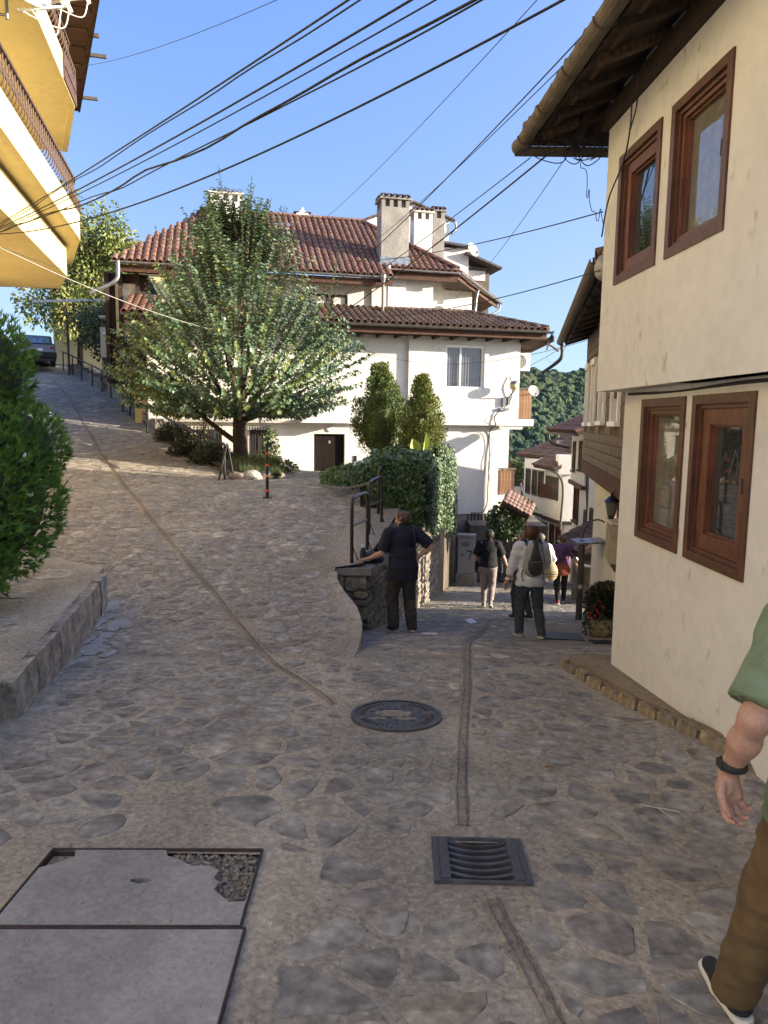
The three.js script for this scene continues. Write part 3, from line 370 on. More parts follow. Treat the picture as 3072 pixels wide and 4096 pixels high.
{ // two concrete hatch lids in steel frames
  const hy = (x, d) => lane(x, d) - lumps(x, d) + 0.012;
  [[2.575, 3.135], [1.6, 2.555]].forEach(([d0, d1], i) => {
    const x0 = -1.54 + 0.03 * (1 - i), x1 = -0.55 + 0.035 * i, cx = (x0 + x1) / 2, cd = (d0 + d1) / 2, w = x1 - x0, l = d1 - d0;
    const t = thing('hatch_cover', i ? 'plain concrete hatch lid in a rusty steel frame with one lifting hole' : 'concrete hatch lid with a broken corner showing gravel', 'hatch cover', [cx, hy(cx, cd), -cd], 0, 'concrete hatch lids'); t.rotation.set(-0.07, 0.02, 0);
    const X = w / 2, Z = l / 2, hole = []; for (let k = 0; k < 12; k++) { const a = k / 12 * 6.283; hole.push([(i ? -0.18 : 0.0) + Math.cos(a) * 0.05 * (1 + 0.15 * Math.sin(k * 5)), (i ? -0.1 : 0.03) + Math.sin(a) * 0.02 * (1 + 0.3 * Math.sin(k * 3))]); }
    const edge = i ? [[-X, -Z], [X, -Z], [X, Z], [-X, Z]] : [[-X, -Z], [X, -Z], [X, -0.12], [X - 0.07, -0.125], [X - 0.12, -0.07], [X - 0.15, -0.035], [X - 0.14, 0.02], [X - 0.17, 0.05], [X - 0.16, 0.11], [X - 0.2, 0.14], [X - 0.25, 0.15], [X - 0.29, 0.145], [X - 0.36, 0.2], [X - 0.42, 0.23], [X - 0.44, Z], [-X + 0.1, Z], [-X + 0.12, Z - 0.06], [-X + 0.05, Z - 0.12], [-X, Z - 0.15]];
    const g = ext(edge, 0.06, { holes: [hole] }).rotateX(-Math.PI / 2).translate(0, -0.055, 0); obj('lid', g, M.concrete, t);
    obj('hole_bottom', [b2(-X, X, -0.09, i ? -0.06 : -0.026, -Z, Z)], i ? M.rust : mat([0.42, 0.37, 0.29], { map: T.mortar, bump: T.mortarB, bs: 0.03, rough: 1 }), t);
    obj('hole_shade', [b2((i ? -0.24 : -0.06), (i ? -0.12 : 0.06), i ? -0.058 : -0.03, i ? -0.05 : -0.024, (i ? 0.075 : -0.055), (i ? 0.125 : -0.005))], M.soil, t);  // dark sheet set under the opening, its colour replaces the shade down there
    const e = 0.01; obj('frame', [b2(-X - e, -X - 0.002, -0.06, 0.009, -Z - e, Z + e), b2(X + 0.002, X + e, -0.06, 0.009, -Z - e, Z + e), b2(-X, X, -0.06, 0.009, Z + 0.002, Z + e), b2(-X, X, -0.06, 0.009, -Z - e, -Z - 0.002)], mat([0.075, 0.05, 0.045], { map: T.metal, rough: 0.8 }), t);
    if (!i) { const gr = []; for (let k = 0; k < 700; k++) { const x = rr(X - 0.42, X), z = rr(-Z, 0.12), zz = -z; const inHole = (x > X - 0.15 && zz > -0.12) || (x > X - 0.4 && zz > 0.17); if (!inHole && !(x > X - 0.25 && zz > 0.13)) continue; const r = rr(0.005, 0.015); const s = clean(new THREE.IcosahedronGeometry(r, 0)); s.rotateX(rnd() * 6).rotateY(rnd() * 6).scale(1, 0.7, 1).translate(x, -0.024 + rr(0, 0.01), -zz > Z ? 0 : z > Z - 0.01 ? z - 0.02 : z); const c = pick([[0.55, 0.5, 0.41], [0.62, 0.58, 0.5], [0.42, 0.39, 0.34], [0.56, 0.46, 0.33]]); s.setAttribute('color', new THREE.BufferAttribute(new Float32Array(s.attributes.position.count * 3).map((_, q) => c[q % 3]), 3)); gr.push(s); } stuff(obj('loose_gravel', gr, stoneVC, t)); }
  });
}
{ // two flat dark plates by the house corner
  const plate = (x, d, w, l, ry, label) => { const o = tag(obj('cover_plate', [bev(w, 0.014, l, 0.003)], M.iron), label, 'cover plate', 'dark metal plates in the lane'); o.position.set(x, lane(x, d) + 0.012, -d); o.rotation.set(-Math.atan((lane(x, d - 0.3) - lane(x, d + 0.3)) / 0.6), ry, Math.atan((lane(x + 0.25, d) - lane(x - 0.25, d)) / 0.5), 'YXZ'); };
  plate(2.66, 10.35, 0.56, 0.72, -0.12, 'larger dark metal plate lying in the lane paving'); plate(3.12, 9.75, 0.42, 0.5, -0.12, 'narrow dark metal plate close to the house corner');
}
// ---------- house kit ----------
// barrel tiles laid in rows on a roof plane: o = eave point, u = along the eave, v = up the slope; poly in (u, v) metres
const TILE = (() => { const pos = [], n = 6, L = 0.44, r0 = 0.098, r1 = 0.08, P = (k, r, y, t) => { const a = Math.PI * k / n; return [Math.cos(a) * (r - t), y, Math.sin(a) * (r - t)]; }; const push = (...q) => q.forEach((p) => pos.push(...p)); for (let k = 0; k < n; k++) { const a = P(k, r0, 0, 0), b = P(k + 1, r0, 0, 0), c = P(k + 1, r1, L, 0), d = P(k, r1, L, 0), e = P(k, r0, 0, 0.022), f = P(k + 1, r0, 0, 0.022); push(a, b, c, a, c, d, e, f, b, e, b, a); } return raw(pos); })();
const PAN = TILE.clone().rotateY(Math.PI).translate(0, 0, 0.095);
function tiledRoof(parent, o, u, v, poly, mats, opt = {}) {
  u = u.clone().normalize(); v = v.clone().sub(u.clone().multiplyScalar(v.dot(u))).normalize(); let n = u.clone().cross(v); if (n.y < 0) n.negate();
  const inside = (a, b) => { let c = false; for (let i = 0, j = poly.length - 1; i < poly.length; j = i++) { const [xi, yi] = poly[i], [xj, yj] = poly[j]; if ((yi > b) !== (yj > b) && a < (xj - xi) * (b - yi) / (yj - yi) + xi) c = !c; } return c; };
  const at = (a, b, k = 0) => o.clone().addScaledVector(u, a).addScaledVector(v, b).addScaledVector(n, k);
  const us = poly.map((p) => p[0]), vs = poly.map((p) => p[1]), pitch = opt.pitch || 0.215, row = opt.row || 0.35, list = [];
  for (let b = Math.min(...vs) - 0.04; b < Math.max(...vs); b += row) for (let a = Math.min(...us) + pitch / 2; a < Math.max(...us); a += pitch) if (inside(a, b + row * 0.4)) list.push([a + rr(-0.008, 0.008), b + rr(-0.012, 0.012)]);
  obj('roof_deck', solid(poly.map(([a, b]) => at(a, b, 0.0)), n.clone().multiplyScalar(-(opt.thick || 0.1))), opt.deck || M.oldwood, parent);
  const panel = obj('tile_bed', solid(poly.map(([a, b]) => at(a, b, 0.03)), n.clone().multiplyScalar(-0.026)), opt.bed || mats[2], parent);
  const cam = V(0, 1.8, 0), root = parent.localToWorld ? (parent.updateWorldMatrix(true, false), parent) : null;
  for (const q of list) q.d = root.localToWorld(at(q[0], q[1])).distanceTo(cam);
  list.sort((p, q) => p.d - q.d);
  const basis = new THREE.Matrix4().makeBasis(n.clone().cross(v).negate(), v, n); if (basis.determinant() < 0) basis.makeBasis(n.clone().cross(v), v, n);
  const rest = []; const max = opt.max ?? 300;
  list.forEach((q, i) => { const m = basis.clone().multiply(new THREE.Matrix4().makeRotationZ(rr(-0.025, 0.025))).multiply(new THREE.Matrix4().makeRotationX(-0.05)); m.setPosition(at(q[0], q[1], 0.03)); if (i < max) { const t = new THREE.Mesh(TILE, pick(mats)); t.name = 'roof_tile'; t.applyMatrix4(m); parent.add(shade(t)); } else { const g = TILE.clone().applyMatrix4(m), c = pick(mats).color; g.setAttribute('color', new THREE.BufferAttribute(new Float32Array(g.attributes.position.count * 3).map((_, k) => [c.r, c.g, c.b][k % 3]), 3)); rest.push(g); } });
  if (rest.length) stuff(obj('more_roof_tiles', rest, CLAYVC, parent));
  return { at, n, u, v };
}
const CLAYVC = mat([1, 1, 1], { map: T.clay, bump: T.stoneB, bs: 0.004, rough: 0.88, vertexColors: true });
const ridgeTiles = (parent, a, b, mats) => { const d = b.clone().sub(a), L = d.length(), n = Math.max(1, Math.round(L / 0.36)); const vdir = d.clone().normalize(), s = V(0, 1, 0).cross(vdir).normalize(), up = vdir.clone().cross(s).normalize(); const m = new THREE.Matrix4().makeBasis(s, vdir, up); if (m.determinant() < 0) m.makeBasis(s.negate(), vdir, up); for (let i = 0; i < n; i++) { const t = new THREE.Mesh(TILE, pick(mats)); t.name = 'ridge_tile'; const q = m.clone(); q.setPosition(a.clone().lerp(b, i / n)); t.applyMatrix4(q); t.scale.set(1.25, 1, 1.1); parent.add(shade(t)); } };
function halfPipe(a, b, r, k = 8) { // open gutter
  const d = b.clone().sub(a).normalize(), s = d.clone().cross(V(0, 1, 0)).normalize(), pos = [], P = (p, i, q) => { const t = Math.PI * i / k + Math.PI; return p.clone().addScaledVector(s, Math.cos(t) * q).add(V(0, Math.sin(t) * q, 0)); };
  for (let i = 0; i < k; i++) for (const [q, f] of [[r, 0], [r - 0.006, 1]]) { const A = P(a, i, q), B = P(a, i + 1, q), C = P(b, i + 1, q), D = P(b, i, q); for (const p of f ? [A, C, B, A, D, C] : [A, B, C, A, C, D]) pos.push(p.x, p.y, p.z); }
  return raw(pos);
}
// window in a wall plane: local x right, y up, z out of the wall
function win(parent, x0, x1, y0, y1, z, o = {}) {
  const fw = o.fw || 0.06, out = o.out ?? 0.03, fm = o.fm || M.frame, w = new THREE.Group(); w.name = 'window'; if (o.label) w.userData.label = o.label; parent.add(w); w.position.set((x0 + x1) / 2, (y0 + y1) / 2, z); if (o.ry) w.rotation.y = o.ry;
  const X = (x1 - x0) / 2, Y = (y1 - y0) / 2, zi = o.zi ?? -0.02;
  obj('frame', [b2(-X, -X + fw, -Y, Y, zi, out), b2(X - fw, X, -Y, Y, zi, out), b2(-X + fw, X - fw, Y - fw, Y, zi, out), b2(-X + fw, X - fw, -Y, -Y + fw, zi, out)], fm, w);
  const bars = []; for (const m of o.mull || []) bars.push(b2(lerp(-X, X, m) - fw * 0.4, lerp(-X, X, m) + fw * 0.4, -Y + fw, Y - fw, zi, out - 0.008)); for (const m of o.rails || []) bars.push(b2(-X + fw, X - fw, lerp(-Y, Y, m) - fw * 0.25, lerp(-Y, Y, m) + fw * 0.25, zi, out - 0.012)); if (bars.length) obj('glazing_bar', bars, fm, w);
  obj('pane', [b2(-X + fw, X - fw, -Y + fw, Y - fw, zi, zi + 0.012)], o.gm || M.glass, w);
  if (o.sill) obj('sill', [b2(-X - 0.04, X + 0.04, -Y - 0.05, -Y - 0.002, 0, out + 0.05)], o.sm || fm, w);
  return w;
}

// ---------- near white house on the right ----------
{
  const t = thing('white_house', 'near cream plastered house with four brown windows and overhanging tiled eave', 'house', [2.2, 0, -6.7]); const at = V(2.2, 0, -6.7), L = (g) => (Array.isArray(g) ? merge(g) : g).translate(-at.x, -at.y, -at.z);
  const face = (base, k, e) => new THREE.Matrix4().set(-k, 0, 1, base, 0, 1, 0, 0, -1, 0, 0, 0, 0, 0, 0, 1); // (s = depth, y, inwards)
  const up = face(2.32, 0.049), lo = face(2.33, 0.018);
  const W = { up: [[5.695, 6.52], [4.68, 5.495]], lo: [[5.41, 6.25], [4.42, 5.26]] }, uy = [3.02, 4.06], ly = [0.84, 2.0];
  obj('upper_wall', L(ext(rect(-2.5, 6.86, 2.1, 4.7), 0.2, { holes: W.up.map(([a, b]) => rect(a, b, ...uy)) }).applyMatrix4(up)), M.white, t);
  obj('lower_wall', L(ext(rect(-2.5, 6.72, -0.9, 2.35), 0.25, { holes: W.lo.map(([a, b]) => rect(a, b, ...ly)) }).applyMatrix4(lo)), M.white, t);
  obj('jetty_underside', L([solid([V(1.99, 2.1, -6.855), V(2.21, 2.1, -6.855), V(2.37, 2.1, 2.4), V(2.44, 2.1, 2.4)].map((p) => p), V(0, 0.06, 0)), b2(2.05, 8, 2.11, 2.2, -6.85, -6.6)]), M.white2, t);
  obj('end_wall', L([b2(2.2, 8, 2.1, 4.7, -6.86, -6.66), b2(2.46, 8, -1.8, 2.1, -6.72, -6.52)]), M.white, t);
  obj('back_wall', L([b2(7.9, 8.1, -2, 4.7, -6.8, 2.6), b2(2.4, 8, -2, 4.7, 2.4, 2.6)]), M.white, t);
  obj('ceiling', L([b2(2.5, 8, 4.6, 4.7, -6.6, 2.4)]), M.oldwood, t); obj('inner_floor', L([b2(2.55, 7.9, 0.1, 0.2, -6.5, 2.4), b2(2.5, 7.9, 2.36, 2.42, -6.6, 2.4)]), M.room, t);
  obj('room_wall', L([b2(2.9, 2.95, 2.42, 4.6, -6.6, 0), b2(3.0, 3.05, 0.2, 2.36, -6.5, 0)]), M.room, t);
  obj('cable_run', L([tube([V(2.2, 2.07, -6.6), V(2.235, 2.055, -5.6), V(2.245, 2.07, -4.6), V(2.26, 2.06, -3.6)], 0.012)]), M.cable, t);
  // each window: broad outer frame flush with the wall, stepped sash set back, glass deeper still
  const mk = (mx, [s0, s1], [y0, y1], sashIn, glassM, label, netM) => {
    const w = new THREE.Group(); w.name = 'window'; w.userData.label = label; t.add(w); const put = (n, gs, m) => obj(n, L(merge(gs).applyMatrix4(mx)), m, w), fw = 0.065, R = (a, b, c, d, z0, z1, f) => [b2(a, a + f, c, d, z0, z1), b2(b - f, b, c, d, z0, z1), b2(a + f, b - f, d - f, d, z0, z1), b2(a + f, b - f, c, c + f, z0, z1)];
    put('outer_frame', R(s0 - 0.012, s1 + 0.012, y0 - 0.012, y1 + 0.012, -0.016, 0.05, fw), M.frame); put('inner_frame', R(s0 + fw - 0.012, s1 - fw + 0.012, y0 + fw - 0.012, y1 - fw + 0.012, 0.012, 0.075, 0.03), M.frame);
    const a = s0 + 0.085, b = s1 - 0.085, c = y0 + 0.085, d = y1 - 0.085, sf = sashIn; put('sash', [...R(a, b, c, d, 0.03, 0.085, sf), ...R(a + sf, b - sf, c + sf, d - sf, 0.055, 0.09, 0.016)], M.sash);
    put('pane', [b2(a + sf, b - sf, c + sf, d - sf, 0.078, 0.082)], glassM);
    if (netM) put('net_curtain', [b2(a + sf, b - sf, c + sf, d - sf, 0.088, 0.092)], netM);
    put('handle', [b2(a + 0.015, a + 0.03, (c + d) / 2 - 0.05, (c + d) / 2 + 0.05, 0.005, 0.035)], M.iron);
  };
  mk(up, W.up[0], uy, 0.085, M.glass, 'upper brown window whose bare glass mirrors the sky'); mk(up, W.up[1], uy, 0.03, M.pane, 'upper brown window with a net behind its glass', M.net);
  mk(lo, W.lo[0], ly, 0.03, M.pane, 'lower brown window with a net behind its glass', M.net); mk(lo, W.lo[1], ly, 0.11, M.glass, 'lower brown window with dark bare glass and a deep sash');
  // roof
  const e0 = V(1.36, 4.52, -7.42), e1 = V(1.98, 4.52, 2.0), ud = e1.clone().sub(e0), inl = V(1, 0.36, 0.07);
  tiledRoof(t, e0.clone().sub(at), ud, inl, [[0, 0], [ud.length(), 0], [ud.length(), 4.6], [3.2, 4.6]], clayOld, { deck: M.darkwood, thick: 0.05 });
  const hipTop = e0.clone().addScaledVector(ud.clone().normalize(), 3.2).addScaledVector(inl.clone().normalize(), 4.6);
  tiledRoof(t, e0.clone().sub(at), V(1, 0, 0.0), hipTop.clone().sub(e0).setX(0), [[0, 0], [8, 0], [5, 3.4], [4.1, 3.4]], clayOld, { deck: M.darkwood, thick: 0.05, max: 120 });
  ridgeTiles(t, e0.clone().add(V(0, 0.08, 0)).sub(at), hipTop.clone().add(V(0, 0.08, 0)).sub(at), clayOld);
  obj('wall_plate', L([beam(V(2.0, 4.5, -6.9), V(2.4, 4.5, 2.4), 0.14, 0.16), b2(2.0, 7.9, 4.42, 4.58, -6.93, -6.8)]), M.darkwood, t);
  for (let i = 0; i < 20; i++) { const d = 7.1 - i * 0.47, p = e0.clone().addScaledVector(ud.clone().normalize(), 7.42 - d); obj('rafter', L([beam(p.clone().add(V(0.05, -0.045, 0)), p.clone().add(V(1.0, 0.29, 0.05)), 0.09, 0.1)]), i % 3 ? M.darkwood : M.oldwood, t); }
  for (let i = 0; i < 12; i++) obj('rafter', L([beam(V(1.8 + i * 0.5, 4.475, -7.38), V(1.8 + i * 0.5, 4.66, -6.8), 0.08, 0.09)]), M.darkwood, t);
  for (let i = 0; i < 5; i++) { const o = 0.1 + i * 0.15, p = e0.clone().addScaledVector(inl, o), q = p.clone().addScaledVector(ud.clone().normalize(), 9); obj('soffit_board', L([beam(p.add(V(0, -0.035, 0)), q.add(V(0, -0.035, 0)), 0.135, 0.018)]), pick([M.darkwood, M.oldwood, M.darkwood]), t); }
  const g0 = V(1.285, 4.5, -7.5), g1 = V(1.9, 4.5, 2.0); const gut = obj('gutter', L([halfPipe(g0, g1, 0.075), halfPipe(V(1.25, 4.48, -7.49), V(2.6, 4.48, -7.49), 0.07), sph(0.076, g0.x, g0.y, g0.z, 1, 1, 1).translate(0, 0, 0)]), M.zincOld, t);
  for (let i = 0; i < 14; i++) { const p = g0.clone().lerp(g1, (i + 0.4) / 14); obj('gutter_strap', L([clean(new THREE.TorusGeometry(0.079, 0.008, 5, 12, Math.PI)).rotateZ(Math.PI).translate(p.x, p.y, p.z), rod(p.clone().add(V(0.07, 0, 0)), p.clone().add(V(0.2, 0.1, 0)), 0.008)]), M.rust, gut); }
  const loop = obj('hanging_wire', L([tube([V(1.93, 4.42, -6.1), V(1.96, 4.2, -6.2), V(1.97, 4.0, -6.35), V(1.93, 3.75, -6.6), V(1.96, 3.5, -6.86)], 0.007, { n: 30 }), tube([V(1.9, 4.46, -5.9), V(1.94, 4.3, -6.0), V(1.96, 4.15, -6.22)], 0.006)]), M.cable, t);
  obj('wire_tangle', L(Array.from({ length: 12 }, (_, i) => { const c = V(1.55 + rr(0, 0.4), 4.4, -7.2 + rr(-0.15, 0.25)), r = rr(0.06, 0.16); return tube(Array.from({ length: 7 }, (_, k) => c.clone().add(V(Math.cos(k * 1.1 + i) * r, Math.sin(k * 1.1 + i) * r * 0.7 - 0.05, Math.sin(k * 2.3) * r * 0.6))), 0.005, { n: 24, k: 4 }); })), M.cable, t);
  obj('wall_lamp', L([sph(0.09, 2.02, 3.25, -6.98, 0.9, 1.3, 1), rod(V(2.05, 3.4, -6.9), V(2.02, 3.38, -6.98), 0.02)]), M.dish, t);
}

// ---------- tile-clad house behind it ----------
{
  const t = thing('tile_clad_house', 'house with upper storey clad in small brown tiles and roller shutters', 'house', [3.2, -1.4, -10.5]); const at = V(3.2, -1.4, -10.5), L = (g) => (Array.isArray(g) ? merge(g) : g).translate(-at.x, -at.y, -at.z);
  const X = (d) => 2.81 + 0.18 * (d - 8.5), fm = new THREE.Matrix4().set(0.1772, 0, 0.984, X(0), 0, 1, 0, 0, -0.984, 0, 0.1772, 0, 0, 0, 0, 1); // s along the wall (s = d/0.984), y, inwards
  const S = (d) => d / 0.984;
  const wins = [[12.75, 13.2, 1.82, 2.75], [11.65, 12.2, 1.82, 2.75], [10.4, 11.0, 1.84, 2.75], [8.9, 9.55, 1.83, 2.75]];
  obj('upper_wall', L(ext(rect(S(7.3), S(13.6), 1.12, 3.4), 0.2, { holes: wins.map(([a, b, c, d]) => rect(S(a), S(b), c, d)) }).applyMatrix4(fm)), mat([0.25, 0.18, 0.12], { map: T.mortar, rough: 0.95 }), t);
  obj('far_wall', L([b2(X(13.6) + 0.0, 9.5, 1.12, 3.4, -13.62, -13.4)]), M.cream, t); obj('body', L([b2(3.9, 9.4, -3.2, 3.3, -13.3, -7.4)]), M.white2, t);
  obj('jetty_beam', L([ext(rect(S(7.3), S(13.64), 0.9, 1.13), 0.25).applyMatrix4(fm).translate(-0.015, 0, 0)]), M.redwood, t);
  obj('lower_wall', L([ext(rect(S(7.3), S(13.2), -2.6, 0.95), 0.2).applyMatrix4(fm).translate(0.42, 0, 0)]), M.white2, t);
  // wall tiles
  const list = []; for (let r = 0; r < 17; r++) for (let k = 0; k < 58; k++) { const s = S(7.35) + k * 0.108 + 0.054, y = 1.2 + r * 0.128, d = s * 0.984; if (d > 13.58 || wins.some(([a, b, c, e]) => d > a - 0.1 && d < b + 0.1 && y > c - 0.16 && y < e + 0.12)) continue; list.push([s, y]); }
  const tg = bev(0.1, 0.118, 0.018, 0.004), tm = [[0.27, 0.165, 0.105], [0.235, 0.145, 0.095], [0.30, 0.19, 0.125], [0.26, 0.17, 0.12]].map((c) => mat(c, { map: T.clay, rough: 0.6 }));
  const rest = []; list.sort((a, b) => (a[1] > 1.12 + 0.62 ? 1 : 0) - (b[1] > 1.12 + 0.62 ? 1 : 0) || b[0] - a[0]);
  list.forEach(([s, y], i) => { const m = fm.clone().multiply(new THREE.Matrix4().makeTranslation(s, y, -0.008 + rr(-0.002, 0.002))); m.premultiply(new THREE.Matrix4().makeTranslation(-at.x, -at.y, -at.z)); if (i < 300) { const q = new THREE.Mesh(tg, pick(tm)); q.name = 'wall_tile'; q.applyMatrix4(m); t.add(shade(q)); } else rest.push(tg.clone().applyMatrix4(m)); });
  stuff(obj('more_wall_tiles', rest, tm[0], t));
  for (const [a, b, c, d] of wins) {
    const w = new THREE.Group(); w.name = 'window'; t.add(w); const put = (n, g, m) => obj(n, L(merge(g).applyMatrix4(fm)), m, w), s0 = S(a), s1 = S(b);
    put('frame', [b2(s0 - 0.04, s0 + 0.03, c, d, -0.05, 0.06), b2(s1 - 0.03, s1 + 0.04, c, d, -0.05, 0.06), b2(s0 - 0.04, s1 + 0.04, d, d + 0.1, -0.07, 0.08)], M.pvc); put('sill', [b2(s0 - 0.05, s1 + 0.05, c - 0.06, c, -0.08, 0.03)], M.pvc); put('sash', [b2(s0, s1, c, d, 0.03, 0.05)], M.sash);
    const low = a > 11.5 && a < 12.5 ? 0.35 : 0.3; for (let y = c + low; y < d - 0.02; y += 0.045) put('shutter_slat', [b2(s0 + 0.03, s1 - 0.03, y, y + 0.04, -0.012, 0.012)], a < 9 ? M.redwood : M.curtain);
  }
  // lower windows, meter cabinet, lantern
  const lw = fm.clone().premultiply(new THREE.Matrix4().makeTranslation(0.42 - at.x, -at.y, -at.z));
  for (const [a, b] of [[9.35, 10.0], [8.4, 9.1], [11.3, 12.2]]) { const w = new THREE.Group(); w.name = 'window'; t.add(w); obj('frame', merge([b2(S(a), S(b), -0.55, 0.62, -0.04, 0.02), b2(S(a) + 0.04, S(b) - 0.04, -0.5, 0.57, -0.03, 0.0)]).applyMatrix4(lw), M.redwood, w); for (const k of [0, 0.5]) obj('pane', b2(lerp(S(a), S(b), k) + 0.06, lerp(S(a), S(b), k + 0.5) - 0.05, -0.48, 0.55, -0.045, -0.03).applyMatrix4(lw), M.glass, w); }
  // eave and roof
  const e0 = V(X(14) - 0.42, 3.36, -14.0), e1 = V(X(7) - 0.5, 3.36, -7.0), ud = e1.clone().sub(e0);
  tiledRoof(t, e0.clone().sub(at), ud, V(1, 0.34, 0.18), [[0, 0], [ud.length(), 0], [ud.length(), 3.4], [1.5, 3.4]], clayOld, { deck: M.darkwood });
  obj('gutter', L([halfPipe(e0.clone().add(V(-0.07, -0.02, 0)), e1.clone().add(V(-0.07, -0.02, 0)), 0.07)]), M.zincOld, t);
  obj('spout', L([tube([e0.clone().add(V(-0.05, -0.08, 0.05)), e0.clone().add(V(-0.05, -0.28, 0.1)), e0.clone().add(V(-0.08, -0.36, 0.1)), e0.clone().add(V(-0.42, -0.62, 0.15))], 0.032, { n: 24, k: 8 })]), M.gutterDark, t);
  for (let i = 0; i < 10; i++) { const p = e0.clone().lerp(e1, (i + 0.5) / 10); obj('rafter', L([beam(p.clone().add(V(0.02, -0.08, 0)), p.clone().add(V(0.6, 0.1, 0.1)), 0.08, 0.09)]), M.darkwood, t); }
  const c = thing('meter_cabinet', 'beige metal meter box hung on the wall below the brown tiles', 'meter box', [2.98, 0.32, -9.0]); c.rotation.y = -0.18; obj('box', [bev(0.26, 0.5, 0.5, 0.012)], mat([0.52, 0.47, 0.33], { map: T.metal, rough: 0.6 }), c); obj('door', [bev(0.012, 0.4, 0.4, 0.004, -0.134, 0, 0)], mat([0.5, 0.45, 0.32], { map: T.metal, rough: 0.55 }), c); obj('roof', [bx(0.3, 0.02, 0.54, 0, 0.262, 0)], M.cream, c);
  const l = thing('wall_lantern', 'black street lantern hanging from the tile-clad jetty', 'lantern', [2.83, 0.76, -8.9]); obj('cage', [cyl(0.05, 0.085, 0.17, 0, 0.0, 0, { n: 6 })], mat([0.09, 0.085, 0.07], { rough: 0.3 }), l); obj('cap', [cyl(0.11, 0.03, 0.07, 0, 0.12, 0, { n: 6 }), sph(0.025, 0, 0.18, 0)], M.black, l); obj('bracket', [tube([V(0, 0.18, 0), V(0.05, 0.26, 0), V(0.16, 0.22, 0)], 0.012)], M.black, l); obj('base', [cyl(0.03, 0.05, 0.05, 0, -0.11, 0, { n: 6 })], M.black, l);
}

